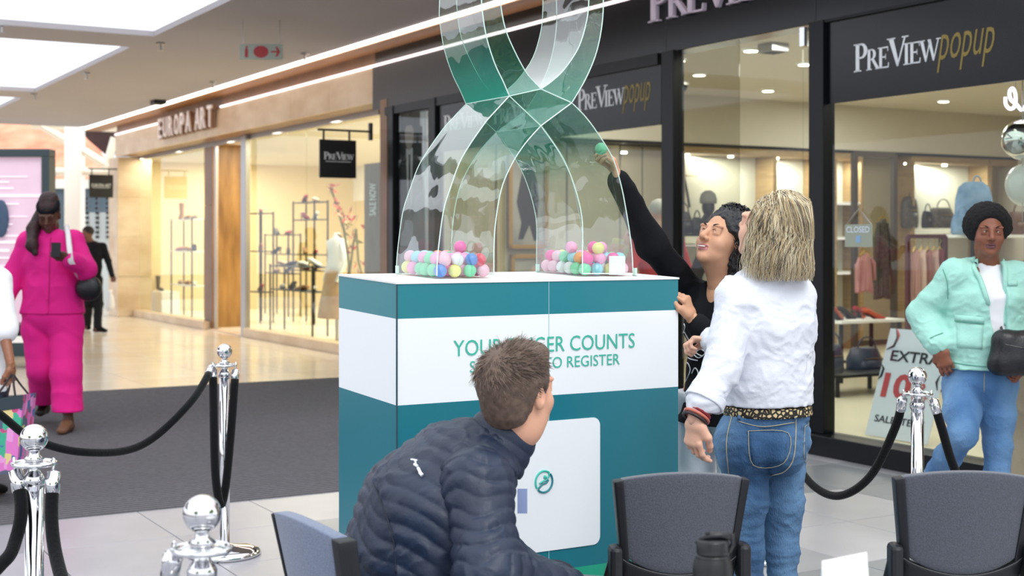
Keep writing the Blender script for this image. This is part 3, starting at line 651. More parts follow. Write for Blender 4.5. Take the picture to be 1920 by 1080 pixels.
cOL, cLL, cOR, cIR, cIL = (crom(fp(x), 5) for x in (OL, LL, OR, IR, IL)); cHO = crom(fp(HO+[HO[0]]), 4)[:-1]
dv = Vector((URB-URF, 0, 0))
outer = cOL[:-1]+cLL[:-1]+cOR+cIR[:-1]+cIL
tris = tessellate_polygon([outer, cHO]); allp = outer+cHO
MB().add(allp, tris).build('front_panel', ac, parent=rt)
MB().add([p+dv for p in allp], [tuple(reversed(t_)) for t_ in tris]).build('back_panel', ac, parent=rt)
def wall(nm, c, m): return MB().strip(c, [p+dv for p in c]).build(nm, m, parent=rt, smooth=True)
wall('leg_wall', cOL, ac); wall('loop_wall', cLL, acp); wall('leg_wall', cOR, ac); wall('arch_wall', cIR, acp); wall('arch_wall', cIL, ac); wall('inner_loop_wall', cHO+[cHO[0]], ac)
A_, B_, C_, D_ = (fp([q])[0] for q in ((955,180), (1072,193), (1014,167), (1014,236)))
for p, q, m_ in ((C_, A_, acp), (C_, B_, ac), (A_, D_, ac), (B_, D_, ac)): MB().strip([p, (p+q)/2, q], [p+dv, (p+q)/2+dv, q+dv]).build('crossing_wall', m_, parent=rt)
for c in (outer, cHO+[cHO[0]], [C_, A_], [C_, B_], [D_, A_], [D_, B_]):
    MB().tube(c, .0021, 5).build('front_edge', edge, parent=rt); MB().tube([p+dv for p in c], .0015, 5).build('back_edge', edge, parent=rt)
for p in (C_, A_, B_, D_): MB().tube([p, p+dv], .0018, 5).build('cross_edge', edge, parent=rt)
# base feet
for a, b in ((NU(740, URF), NU(744, URF)), (NU(1196, URF), NU(1200, URF))): pass
# ---------------------------------------------------------------- plastic balls
BC = [('pink', '#fba6d2'), ('hot pink', '#f760ab'), ('pale pink', '#f7c3d6'), ('mint green', '#7fdcae'), ('light blue', '#9fdcea'), ('pale yellow', '#eeea8e'), ('orange', '#f6a868'), ('coral red', '#ee6478'), ('white', '#eef0f2'), ('blue', '#5f8fd8'), ('green', '#5cc47a')]
BM = {n: mat(n+' plastic', c, .35, coat=.2) for n, c in BC}
r = .0225; bm_ = {n: MB().ball((0, 0, 0), r, 14, 9).build('plastic_ball', BM[n], smooth=True) for n, _ in BC}; used = set()
wts = [5, 4, 4, 3, 3, 2, 2, 1, 2, 1, 1]
ORD = ['leftmost', 'second from left', 'third from left', 'fourth from left', 'fifth from left', 'sixth from left']
def put_ball(u, n, z, leg, lay=0, i=0, j=0):
    nm = random.choices([b[0] for b in BC], wts)[0]; o = bm_[nm]
    if nm in used: o = o.copy(); COL.objects.link(o)
    used.add(nm); o.location = W(u, n, z)
    label(o, '%s plastic ball, %s layer, %s row, %s, %s ribbon leg' % (nm, ['bottom', 'upper', 'top'][lay], ['front', 'second', 'third', 'fourth', 'fifth', 'back'][j], ORD[i], leg), 'ball', '%s balls in the %s leg' % (nm, leg))
for leg, pa, pb in (('left', 819, 926), ('right', 1092, 1187)):
    na, nb_ = NU(pa, URF)+r+.003, NU(pb, URF)-r-.003; cols = int((nb_-na)/(2*r))+1; k = 6
    for lay in range(3):
        for i in range(cols):
            for j in range(k):
                if lay == 2 and random.random() < (.95 if leg == 'left' else .86): continue
                if lay == 1 and random.random() < .12: continue
                n = na+(nb_-na)*(i/(max(1, cols-1)))+(r*.5 if lay == 1 else 0)*(1 if i < cols-1 else -1)
                u = URF-r-.004-(abs(URB-URF)-2*r-.01)*j/(k-1)*.98
                n += random.uniform(-.004, .004)
                shrink = 1-.06*lay; n = na+(nb_-na)/2+(n-na-(nb_-na)/2)*shrink
                put_ball(u, n, 1.322+.0035*(URF-u)/.05*.0+RISE*abs(u-UF)/.46+r+lay*r*1.62, leg, lay, i, j)
for nm, o in bm_.items():
    if nm not in used: bpy.data.objects.remove(o)
# white cards with the balls
for px, py0, py1, w_, dp, lab in ((1157, 480, 515, 30, -.005, 'white card standing among the balls in the right leg'), (798, 476, 500, 32, -.29, 'white card at the back of the left leg heap')):
    u = URF+dp if dp > -.1 else URF+dp; a = onplane_u(px-w_/2, py0, u); b = onplane_u(px+w_/2, py1, u)
    MB().box((u-.001, a[1], b[2]), (u+.001, b[1], a[2])).build('card', M_white, frame='u', tag=(lab, 'card'))
# little clear hinge blocks beside the legs
for i, (px, lab) in enumerate(((747, 'small clear bracket left of the left ribbon leg'), (1010, 'small clear bracket left of the right ribbon leg'), (1192, 'small clear bracket right of the right ribbon leg'))):
    u = URB if i < 2 else URF; n = NU(px, u); z = 1.318+RISE*abs(u-UF)/.46
    MB().box((u-.012, n-.006, z), (u+.012, n+.006, z+.004)).box((u-.012, n-.006, z), (u+.012, n-.003, z+.03)).build('bracket', edge, frame='u', tag=(lab, 'bracket'))
# ================================================================ rope stanchions
chrome = mat('polished chrome', '#e3e3e6', .06, metal=1.); velvet = mat('black velvet rope', '#08090d', .9, sheen=.1, bump=.3, bscale=90, spec=.2)
def stanchion_parts(t, c, ztop, hooks):
    x, y = c; zb = ztop-.035; rp_ = .0235
    MB().lathe((x, y, 0), [(.0, 0), (.158, 0), (.165, .008), (.165, .016), (.155, .026), (.12, .036), (.05, .044), (.03, .05)], 40).build('base', chrome, parent=t, smooth=True)
    MB().lathe((x, y, .045), [(rp_, 0), (rp_, zb-.045-.115)], 24).build('pole', chrome, parent=t, smooth=True)
    z = zb-.115
    MB().lathe((x, y, z), [(rp_+.004, -.005), (rp_+.004, .012), (rp_, .02), (.016, .03), (.013, .045), (.02, .05), (.02, .055)], 24).build('neck', chrome, parent=t, smooth=True)
    q = [(.052*math.cos(a*math.pi/12), .052*math.sin(a*math.pi/12)) for a in range(25)]
    MB().tube([(x+a, y+b, z+.05) for a, b in q], .0055, 8, False).build('ring', chrome, parent=t, smooth=True)
    MB().lathe((x, y, z+.043), [(.015, 0), (.047, .004), (.047, .009), (.015, .013)], 24).build('ring_plate', chrome, parent=t, smooth=True)
    MB().lathe((x, y, z+.056), [(.02, 0), (.026, .006), (.014, .016), (.012, .03)], 20).build('finial_neck', chrome, parent=t, smooth=True)
    MB().ball((x, y, zb), .035, 28, 18).build('ball', chrome, parent=t, smooth=True)
st_pos = {'A': (P(421, 0, 6.27), .975), 'B': (P(64, 0, 3.46), .983), 'C': (P(379, 0, 2.5), .983), 'D': (P(1720, 0, 5.06), .98), 'E': (P(1425, 0, 6.2), .98), 'F': (P(2160, 0, 5.05), .98), 'G': (P(-200, 0, 5.2), .98), 'H': (P(-380, 0, 3.3), .98)}
labs = {'A': 'chrome rope stanchion standing furthest away, on the tiles by the matting edge', 'B': 'chrome rope stanchion at the left, ball in front of the shopping bag',
        'C': 'nearest chrome rope stanchion, cut off by the bottom edge', 'D': 'chrome rope stanchion in front of the sale poster',
        'E': 'chrome rope stanchion hidden behind the blonde person', 'F': 'chrome rope stanchion just outside the right edge', 'G': 'chrome rope stanchion outside the left edge, at the rope end behind the bag', 'H': 'chrome rope stanchion outside the left edge, close to the viewer'}
for k in 'ABCDEFGH':
    c, h = st_pos[k]; t = thing('rope_stanchion', labs[k], 'stanchion', (c.x, c.y, 0), group=None); stanchion_parts(t, (c.x, c.y), h, 0)
def rope(a, b, mid, lab, r=.0165, at=None):
    """rope from hook a to hook b (world points) through the sag point(s)"""
    pts = [Vector(a)]+[Vector(m) for m in mid]+[Vector(b)]
    t = thing('velvet_rope', lab, 'rope', pts[len(pts)//2])
    c = crom(pts, 10); n = len(c)
    L = [0]
    for i in range(1, n): L.append(L[-1]+(c[i]-c[i-1]).length)
    e = .065; body = [p for p, l in zip(c, L) if l > e*.9 and l < L[-1]-e*.9]
    MB().tube(body, r, 14).build('rope', velvet, parent=t, smooth=True)
    for s in (0, 1):
        cc = [p for p, l in zip(c, L) if (l if s == 0 else L[-1]-l) <= e+.012]
        if s: cc = cc[::-1]
        d = (cc[-1]-cc[0]).normalized()
        MB().tube([cc[0]+d*.018, cc[0]+d*.022, cc[0]+d*.05, cc[0]+d*.075], [.008, .0185, .0185, .0185], 14).build('rope_end', chrome, parent=t, smooth=True)
        MB().tube([cc[0]-d*.004+Vector((0, 0, .008)), cc[0]+Vector((0, 0, .012)), cc[0]+d*.01, cc[0]+d*.022], .0045, 8).build('hook', chrome, parent=t, smooth=True)
def hook(k, ang):
    c, h = st_pos[k]; return Vector((c.x+.052*math.cos(ang), c.y+.052*math.sin(ang), h-.035-.115+.05))
rope(hook('A', math.pi), hook('G', 0), [P(355, 757, 6.0), P(265, 835, 5.85), P(160, 848, 5.6), P(60, 822, 5.5), P(-30, 760, 5.35)], 'black velvet rope sagging left from the furthest stanchion behind the left one')
rope(hook('A', math.pi*1.08), hook('A', 0), [P(401, 790, 6.15), P(404, 890, 6.1), P(413, 945, 6.1), P(423, 912, 6.15), P(434, 800, 6.2)], 'black velvet rope hanging as a loop from both sides of the furthest stanchion', r=.019)
rope(hook('B', math.pi*.98), hook('H', 0), [P(40, 950, 3.42), P(30, 1010, 3.4), P(8, 1052, 3.35), P(-60, 1090, 3.3), P(-200, 1010, 3.3)], 'black velvet rope hanging off to the left from the left stanchion')
rope(hook('B', -.1), hook('C', math.pi*.99), [P(97, 980, 3.40), P(113, 1075, 3.3), P(160, 1200, 3.05), P(230, 1230, 2.8), P(300, 1140, 2.62)], 'black velvet rope running from the left stanchion to the nearest one')
rope(hook('D', math.pi), hook('E', 0), [P(1679, 800, 5.15), P(1630, 895, 5.35), P(1568, 930, 5.55), P(1512, 897, 5.75), P(1476, 820, 6.0)], 'black velvet rope sagging between the poster stanchion and the back of the blonde person')
rope(hook('D', 0), hook('F', math.pi), [P(1765, 800, 5.06), P(1790, 880, 5.06), P(1840, 985, 5.06), P(1911, 1022, 5.05), P(2020, 930, 5.05)], 'black velvet rope falling to the right in front of the blue jeans')
# ================================================================ chairs
fab = mat('grey chair fabric', '#4c4f59', .9, col2='#585c68', vscale=220, bump=.3, bscale=300, sheen=.3)
fabb = mat('blue grey chair fabric', '#667087', .9, col2='#74809a', vscale=220, bump=.3, bscale=300, sheen=.3)
plas = mat('black chair plastic', '#1b1d22', .42, bump=.08, bscale=200)
def chair(px, d, yaw, lab, fm, ztop=.835):
    c = P(px, 0, d); ca, sa = math.cos(yaw), math.sin(yaw)
    t = thing('conference_chair', lab, 'chair', (0, 0, 0)); t.location = (c.x, c.y, 0); t.rotation_euler = (0, 0, yaw)
    Hb = ztop; wt, wb_ = .182, .150       # half widths top / bottom of the back
    def surf(s, v, dy=0., k=1.):          # s -1..1, v 0 bottom .. 1 top
        w = (wb_+(wt-wb_)*v)*k; z = Hb-.29+v*.29-(.022*s*s*v)
        y = -.235+.03*s*s-.05*v+dy; return (s*w, y, z)
    low = lambda s: .20-.17*(1-s*s)**.8 if abs(s) < 1 else .2
    # upholstery: between the U edge and the top
    MB().sheet(lambda a, b: surf((a*2-1)*.9, low((a*2-1))*(1-b)+b*1., -.012), 20, 12, (0, .035, 0)).build('backrest', fm, parent=t, smooth=True, bevel=.004)
    # frame behind: side strips and lower shroud
    for s in (-1, 1): MB().sheet(lambda a, b: surf(s*(.885+.13*a), .12+b*.875, -.018), 3, 12, (0, .045, 0)).build('side_frame', plas, parent=t, smooth=True, bevel=.003)
    MB().sheet(lambda a, b: surf((a*2-1)*1.02, -.14+b*(low((a*2-1))+.155), -.022), 20, 6, (0, .05, 0)).build('shroud', plas, parent=t, smooth=True, bevel=.004)
    for s in (-1, 1):
        MB().box((s*.158, -.265, Hb-.30), (s*.192, -.20, Hb-.20)).build('hinge', plas, parent=t, bevel=.012)
        MB().tube([(s*.175, -.23, Hb-.22), (s*.185, -.2, .55), (s*.19, -.12, .46)], .014, 8).build('back_post', plas, parent=t, smooth=True)
    def seat(a, b): x = (a*2-1); y = -.2+b*.43; return (x*(.225-.02*b*b), y, .462-.012*(1-x*x)-.02*max(0, b-.8)*5*b)
    MB().sheet(seat, 12, 12, (0, 0, -.05)).build('seat', fm, parent=t, smooth=True, bevel=.01)
    MB().sheet(lambda a, b: (lambda p: (p[0]*.95, p[1], p[2]-.052))(seat(a, b)), 8, 8, (0, 0, -.02)).build('seat_pan', plas, parent=t, smooth=True)
    for sx in (-1, 1):
        MB().tube([(sx*.2, .14, .41), (sx*.225, .24, 0.012)], .0125, 8).build('leg', plas, parent=t, smooth=True)
        MB().tube([(sx*.2, -.12, .41), (sx*.225, -.27, 0.012)], .0125, 8).build('leg', plas, parent=t, smooth=True)
        MB().tube([(sx*.2, .15, .4), (sx*.2, -.13, .4)], .011, 8).build('seat_rail', plas, parent=t, smooth=True)
    return t
chair(1240, 3.90, .10, 'grey padded chair with black shell behind the steel bottle', fab, .832)
chair(1757, 3.83, -.03, 'grey padded chair with black shell at the right, below the sale poster', fab, .848)
chair(768, 3.2, -1.0, 'blue grey padded chair back at the left of the seated man', fabb, .83)
# ================================================================ near table, bottle, card box
tt = thing('near_table', 'round white table just below the picture, carrying bottle and card box', 'table', (.55, 2.2, 0))
MB().lathe((.5, 2.06, .70), [(.0, 0), (.60, 0), (.605, .008), (.60, .025), (.0, .025)], 56).build('tabletop', mat('white laminate', '#e6e6e6', .3), parent=tt, bevel=.003)
MB().lathe((.5, 2.06, .03), [(.03, 0), (.03, .67)], 20).build('pedestal', chrome, parent=tt, smooth=True)
MB().lathe((.5, 2.06, 0), [(.0, 0), (.26, 0), (.26, .012), (.05, .03)], 32).build('foot', chrome, parent=tt, smooth=True)
blk = mat('black powder coat bottle', '#0e0f13', .38, bump=.1, bscale=400); blp = mat('black bottle cap plastic', '#15161b', .35)
b = P(1336, 1080, 2.5); bx, by = b.x, b.y; zt = P(0, 1005, 2.5).z
t = thing('water_bottle', 'black steel water bottle with carry cap in front of the left chair', 'bottle', (bx, by, .725))
zs = P(0, 1052, 2.5).z
MB().lathe((bx, by, .725), [(.0, 0), (.033, 0), (.0365, .005), (.0365, zs-.725-.015), (.034, zs-.725+.002), (.028, zs-.725+.012), (.027, zs-.725+.016)], 32).build('body', blk, parent=t, smooth=True)
MB().lathe((bx, by, zs+.014), [(.0, 0), (.0295, 0), (.03, .004), (.03, .022), (.028, .026), (.0, .027)], 28).build('cap', blp, parent=t, smooth=True)
MB().lathe((bx, by, zs+.006), [(.031, 0), (.031, .006)], 28).build('collar', blp, parent=t, smooth=True)
MB().tube([(bx-.026, by-.004, zs+.038), (bx-.01, by-.004, zs+.046), (bx+.012, by-.004, zs+.048), (bx+.034, by, zs+.044)], [.004, .007, .007, .006], 10).build('spout', blp, parent=t, smooth=True)
MB().tube([(bx-.028, by+.004, zs+.03), (bx-.02, by+.004, zs+.041), (bx+.02, by+.004, zs+.047), (bx+.037, by+.002, zs+.047), (bx+.037, by, zs+.03), (bx+.028, by, zs+.016)], .0048, 8).build('carry_handle', blp, parent=t, smooth=True)
MB().ball((bx-.01, by-.006, zs+.052), .005, 8, 6).build('knob', blp, parent=t)
q = [P(1541, 1052, 2.35), P(1625, 1035, 2.45), P(1632, 1130, 2.45), P(1541, 1130, 2.35)]
t = thing('card_box', 'white folded card or menu stand at the bottom edge', 'card', (q[0].x, q[0].y, .725))
q[2].z = q[3].z = .727; q[2].x = q[1].x; 
MB().prism([q[0], q[1], Vector((q[1].x+.004, q[1].y-.03, .727)), Vector((q[0].x, q[0].y-.03, .727))], (0, -.0012, 0)).build('front_leaf', M_white, parent=t)
MB().prism([q[0], q[1], Vector((q[1].x, q[1].y+.03, .727)), Vector((q[0].x, q[0].y+.03, .727))], (0, .0012, 0)).build('back_leaf', M_white, parent=t)
MB().prism([q[0], Vector((q[0].x-.006, q[0].y, .75)), Vector((q[0].x-.006, q[0].y, .727)), Vector((q[0].x, q[0].y-.03, .727))], (0, -.0008, 0)).build('side_fold', mat('pale blue card', '#b9cfdc', .5), parent=t)
# ================================================================ people: signed distance bodies meshed with surface nets
def A3(v): return np.array(v, np.float32)
class SDF:
    """smooth union of tapered limbs and ellipsoids; every primitive is a function of points (N,3)"""
    def __init__(s): s.p = []
    def add(s, f, k=.02, op='u'): s.p.append((f, k, op)); return s
    def cap(s, a, b, ra, rb=None, k=.02, op='u'):
        a, b = A3(a), A3(b); rb = ra if rb is None else rb; ba = b-a; L2 = max(float(ba@ba), 1e-9)
        def f(p):
            q = p-a; t = np.clip(q@ba/L2, 0, 1); return np.linalg.norm(q-t[:, None]*ba, axis=1)-(ra+(rb-ra)*t)
        return s.add(f, k, op)
    def chain(s, pts, rs, k=.02):
        for i in range(len(pts)-1): s.cap(pts[i], pts[i+1], rs[i], rs[i+1], k)
        return s
    def ecap(s, a, b, wa, wb, side, k=.03, op='u'):
        """limb with elliptical section: (half width, half depth) at both ends, width along side"""
        a, b, sd = A3(a), A3(b), A3(Vector(side).normalized()); ba = b-a; L2 = float(ba@ba)
        def f(p):
            q = p-a; t = np.clip(q@ba/L2, 0, 1); r = q-t[:, None]*ba; x = r@sd; y = np.sqrt(np.maximum((r*r).sum(1)-x*x, 0))
            w = wa[0]+(wb[0]-wa[0])*t; d = wa[1]+(wb[1]-wa[1])*t
            return (np.sqrt((x/w)**2+(y/d)**2)-1)*np.minimum(w, d)
        return s.add(f, k, op)
    def ell(s, c, r, M=None, k=.02, op='u'):
        c, r = A3(c), A3(r); Mn = None if M is None else np.array([list(x) for x in M], np.float32)
        def f(p):
            q = p-c
            if Mn is not None: q = q@Mn
            k0 = np.linalg.norm(q/r, axis=1); k1 = np.linalg.norm(q/(r*r), axis=1)+1e-9; return k0*(k0-1)/k1
        return s.add(f, k, op)
    def cut(s, pt, nrm):
        """remove everything on the side the normal points to"""
        pt, nr = A3(pt), A3(Vector(nrm).normalized()); return s.add(lambda p: (p-pt)@nr, 0, 'cut')
    def disp(s, g): return s.add(g, 0, 'disp')
    def __call__(s, p):
        d = np.full(len(p), 1e3, np.float32)
        for f, k, op in s.p:
            e = f(p)
            if op == 'u':
                h = np.maximum(k-np.abs(d-e), 0)/k; d = np.minimum(d, e)-h*h*k*.25
            elif op == 's': e = -e; h = np.maximum(k-np.abs(d-e), 0)/k; d = np.maximum(d, e)+h*h*k*.25
            elif op == 'cut': d = np.maximum(d, e)
            elif op == 'disp': d = d+e
        return d
_nw = RNG.normal(size=(3, 6, 3)).astype(np.float32); _np = RNG.uniform(0, 6.28, (3, 6)).astype(np.float32)
def noise(p, sc=1., st=(1, 1, 1)):
    q = p*A3(st)*sc; o = 0
    for i in range(3): o = o+np.sin(q@(_nw[i]*(1.9**i)).T+_np[i]).mean(1)/(1.5**i)
    return o
def folds(amp, sc, st=(1, 1, 1)):
    def g(p):
        w = p+np.stack([noise(p, sc*.5), noise(p+3.1, sc*.5), noise(p+7.7, sc*.5)], 1)*.05
        return amp*(np.abs(np.sin(noise(w, sc, st)*3.2))-.5)
    return g
def mesh_sdf(F, lo, hi, h):
    lo = A3(lo)-2*h; n = np.ceil((A3(hi)-lo)/h).astype(int)+3; B = 8; nb = np.ceil(n/B).astype(int); n = nb*B
    cc = [lo[i]+(np.arange(nb[i])+.5)*B*h-.5*h for i in range(3)]
    C = np.stack(np.meshgrid(*cc, indexing='ij'), -1).reshape(-1, 3).astype(np.float32); dc = F(C)
    G = np.repeat(np.repeat(np.repeat(np.where(dc < 0, -1., 1.).reshape(nb).astype(np.float32), B, 0), B, 1), B, 2)
    act = np.where(np.abs(dc) < B*h*.866+.022)[0]; bi = np.stack(np.unravel_index(act, nb), 1)*B
    loc = np.stack(np.meshgrid(*[np.arange(B)]*3, indexing='ij'), -1).reshape(-1, 3)
    for s0 in range(0, len(bi), 400):
        idx = (bi[s0:s0+400, None, :]+loc[None]).reshape(-1, 3); G[idx[:, 0], idx[:, 1], idx[:, 2]] = F(lo+idx.astype(np.float32)*h)
    I = (G < 0); s = np.zeros(tuple(n-1), np.int8)
    for a in (0, 1):
        for b in (0, 1):
            for c in (0, 1): s += I[a:n[0]-1+a, b:n[1]-1+b, c:n[2]-1+c]
    ce = np.argwhere((s > 0) & (s < 8))
    if not len(ce): return np.zeros((0, 3)), np.zeros((0, 4), int)
    vid = np.full(tuple(n-1), -1, np.int32); vid[ce[:, 0], ce[:, 1], ce[:, 2]] = np.arange(len(ce))
    acc = np.zeros((len(ce), 3), np.float32); cnt = np.zeros(len(ce), np.float32)
    for ax in range(3):
        for a in (0, 1):
            for b in (0, 1):
                o0 = np.zeros(3, int); o0[(ax+1) % 3] = a; o0[(ax+2) % 3] = b; o1 = o0.copy(); o1[ax] = 1
                p0, p1 = ce+o0, ce+o1; g0 = G[p0[:, 0], p0[:, 1], p0[:, 2]]; g1 = G[p1[:, 0], p1[:, 1], p1[:, 2]]
                m = (g0 < 0) != (g1 < 0); t = np.where(m, g0/(g0-g1+1e-12), 0); P_ = p0.astype(np.float32); P_[:, ax] += t
                acc[m] += P_[m]; cnt[m] += 1
    V = lo+acc/np.maximum(cnt, 1)[:, None]*h; Q = []
    for ax in range(3):
        b_, c_ = (ax+1) % 3, (ax+2) % 3; sl0 = [slice(1, n[i]-2) for i in range(3)]; sl1 = list(sl0); sl0[ax] = slice(0, n[ax]-2); sl1[ax] = slice(1, n[ax]-1)
        x0, x1 = I[tuple(sl0)], I[tuple(sl1)]
        for flip, mk in ((0, x0 & ~x1), (1, ~x0 & x1)):
            e = np.argwhere(mk); st = np.array([sl0[i].start for i in range(3)]); e = e+st; quad = []
            for db, dc_ in ((-1, -1), (0, -1), (0, 0), (-1, 0)):
                q = e.copy(); q[:, b_] += db; q[:, c_] += dc_; quad.append(vid[q[:, 0], q[:, 1], q[:, 2]])
            q = np.stack(quad, 1)
            if flip: q = q[:, ::-1]
            Q.append(q)
    Q = np.concatenate(Q); Q = Q[(Q >= 0).all(1)]; return V, Q
def bounds(pts, m): a = np.array([list(p) for p in pts]); return a.min(0)-m, a.max(0)+m
def make(name, F, pts, m, h, material, parent, regions=None):
    lo, hi = bounds(pts, m); V, Q = mesh_sdf(F, lo, hi, h); mi = None
    if regions is not None: mi = regions(V[Q].mean(1))
    return arr_build(name, V, Q, material, parent, mi)
def merge_parts(parts):
    V, Q, M, o = [], [], [], 0
    for v, q, m in parts: V.append(v); Q.append(q+o); M.append(m); o += len(v)
    return np.concatenate(V), np.concatenate(Q), np.concatenate(M)
# ---------------------------------------------------------------- head and hand
def headframe(f, u):
    f = Vector(f).normalized(); u = Vector(u); u = (u-f*u.dot(f)).normalized(); r = f.cross(u); return r, f, u
def head_sdf(c, f, u, s=1., neck=None, nr=.052, smile=0.):
    r, f, u = headframe(f, u); c = Vector(c); T = lambda x, y, z: c+(r*x+f*y+u*z)*s; M = Matrix((r, f, u)).transposed()
    S = SDF(); R = lambda *a: tuple(q*s for q in a)
    S.ell(T(0, -.014, .036), R(.073, .093, .080), M, .03*s).ell(T(0, .028, -.022), R(.061, .064, .084), M, .03*s)
    S.ell(T(0, .036, -.074), R(.045, .047, .034), M, .03*s).ell(T(0, .074, -.097), R(.021, .018, .016), M, .02*s)
    for x in (-1, 1):
        S.ell(T(x*.037, .060, -.034), R(.023, .024, .024), M, .02*s)
        S.ell(T(x*.030, .085, .020), R(.024, .012, .009), M, .012*s)
        S.ell(T(x*.031, .097, .001), R(.017, .014, .0105), M, .012*s, 's')
        S.ell(T(x*.031, .0805, .000), R(.0165, .0125, .0125), M, .004*s).ell(T(x*.031, .0835, .0088), R(.0165, .0095, .0046), M, .007*s).ell(T(x*.031, .0825, -.0098), R(.0150, .0080, .0042), M, .007*s)
    S.cap(T(0, .088, .008), T(0, .112, -.030), .0085*s, .012*s, .012*s)
    for x in (-1, 1): S.ell(T(x*.012, .099, -.035), R(.008, .011, .008), M, .006*s)
    for x in (-1, 1): S.ell(T(x*.0065, .108, -.042), R(.004, .006, .004), M, .003*s, 's')
    S.ell(T(0, .091, -.0585), R(.021, .0095, .0062), M, .006*s).ell(T(0, .089, -.0715), R(.019, .0098, .0075), M, .006*s)
    S.ell(T(0, .101, -.0650), R(.023+smile*.004, .010, .0016+smile*.003), M, .003*s, 's')
    for x in (-1, 1):
        S.ell(T(x*.074, -.006, -.002), R(.009, .019, .031), M, .008*s); S.ell(T(x*.081, -.004, .003), R(.006, .011, .018), M, .006*s, 's')
    if neck is not None:
        S.chain([T(0, -.022, -.03), T(0, -.012, -.085), Vector(neck)], [nr*.98*s, nr*.96*s, nr*1.12*s], .03*s)
    return S, T, M
def face_parts(parent, T, s, eyec, browc, gaze=(0, 0), open_=1.):
    sc = mat('eye white', '#e9e4df', .25, coat=.5)
    c, r, f, u = T(0, 0, 0), (T(1, 0, 0)-T(0, 0, 0)), (T(0, 1, 0)-T(0, 0, 0)), (T(0, 0, 1)-T(0, 0, 0))
    for x in (-1, 1):
        m = MB(); e = T(x*.031, .0826, -.0005); m.ball(e, .0112*s, 14, 10, (1, 1, .5)); 
        m.m = 1; d = (f.normalized()+r.normalized()*gaze[0]+u.normalized()*gaze[1]).normalized()
        m.ball(e+d*.0064*s, .0056*s, 10, 7, (1, 1, .8)); m.build('eye', [sc, eyec], parent, smooth=True, fix=False)
        MB().tube([T(x*(.017+.03*k), .0965-.012*k*k, .0195+.006*math.sin(k*2.6)) for k in (0, .25, .5, .75, 1.)], [.0022*s, .0032*s, .0032*s, .0026*s, .0012*s], 6).build('eyebrow', browc, parent, smooth=True)
        MB().tube([T(x*(.019+.025*k), .0955-.0105*k*k-.0025*abs(k-.5), .0030+.0040*math.sin(k*3.14)*open_) for k in (0, .25, .5, .75, 1.)], .0013*s, 5).build('eyelash', mat('dark lashes', '#1a1312', .6), parent, smooth=True)
def lips_region(T, s):
    c, r, f, u = [np.array(list(q), np.float32) for q in (T(0, 0, 0), (T(1, 0, 0)-T(0, 0, 0))/s/s, (T(0, 1, 0)-T(0, 0, 0))/s/s, (T(0, 0, 1)-T(0, 0, 0))/s/s)]
    def g(C):
        q = C-c; x, y, z = q@r, q@f, q@u; return ((np.abs(x) < .0225) & (z < -.0535+.0-np.abs(x)*.12) & (z > -.0795+np.abs(x)*.3) & (y > .082)).astype(np.int32)
    return g
def hand_sdf(w, d, nrm, right, curl=(.5, .5, .5, .5), thumb=.5, s=1., spread=1.):
    """w wrist, d direction to the knuckles, nrm outward normal of the back of the hand; curl bends towards the palm"""
    w = Vector(w); d = Vector(d).normalized(); nrm = Vector(nrm); nrm = (nrm-d*nrm.dot(d)).normalized(); x = d.cross(nrm)*(1 if right else -1)   # x points to the thumb side
    S = SDF(); T = lambda a, b, c: w+(x*a+d*b+nrm*c)*s
    S.ecap(T(0, -.02, 0), T(0, .02, 0), (.026*s, .019*s), (.032*s, .016*s), x, .015*s)
    S.ecap(T(0, .02, 0), T(-.002, .078, 0), (.033*s, .0155*s), (.038*s, .0125*s), x, .015*s)
    tips = []
    for i, (ox, L, rr, cu) in enumerate(zip((.029, .0095, -.010, -.029), (.076, .084, .078, .062), (.0088, .0090, .0086, .0076), curl)):
        p = T(ox, .080-abs(ox-.005)*.22, .001); a = math.radians(6+58*cu); dirv = (d+x*(ox*3.2*spread)).normalized(); tot = 0
        for seg, bend in zip((.46, .30, .26), (.75, 1.05, .8)):
            tot += a*bend; q = p+(dirv*math.cos(tot)-nrm*math.sin(tot))*L*seg*s; S.cap(p, q, rr*s*(1 if seg > .4 else .93), rr*s*(.95 if seg > .4 else .84), .0055*s); p = q
        tips.append(p)
    p0, p1 = T(.024, .022, -.006), T(.050-.008*thumb, .052, -.012-.012*thumb); p2 = T(.056-.030*thumb, .080, -.018-.030*thumb); p3 = T(.054-.044*thumb, .100-.006*thumb, -.022-.042*thumb)
    S.chain([p0, p1], [.016*s, .0125*s], .014*s); S.chain([p1, p2, p3], [.0118*s, .0102*s, .0088*s], .006*s); tips.append(p3)
    return S, [T(0, -.02, 0), T(0, .04, 0), p1, p2]+tips
def person_root(lab, x, y, group=None): return thing('person', lab, 'person', (x, y, 0), group=group)
SK = {}
def skin(nm, col, lip, rough=.5): return [mat('skin '+nm, col, rough, var=.035, vscale=14, bump=.04, bscale=160, sss=.10), mat('lips '+nm, lip, .42)]
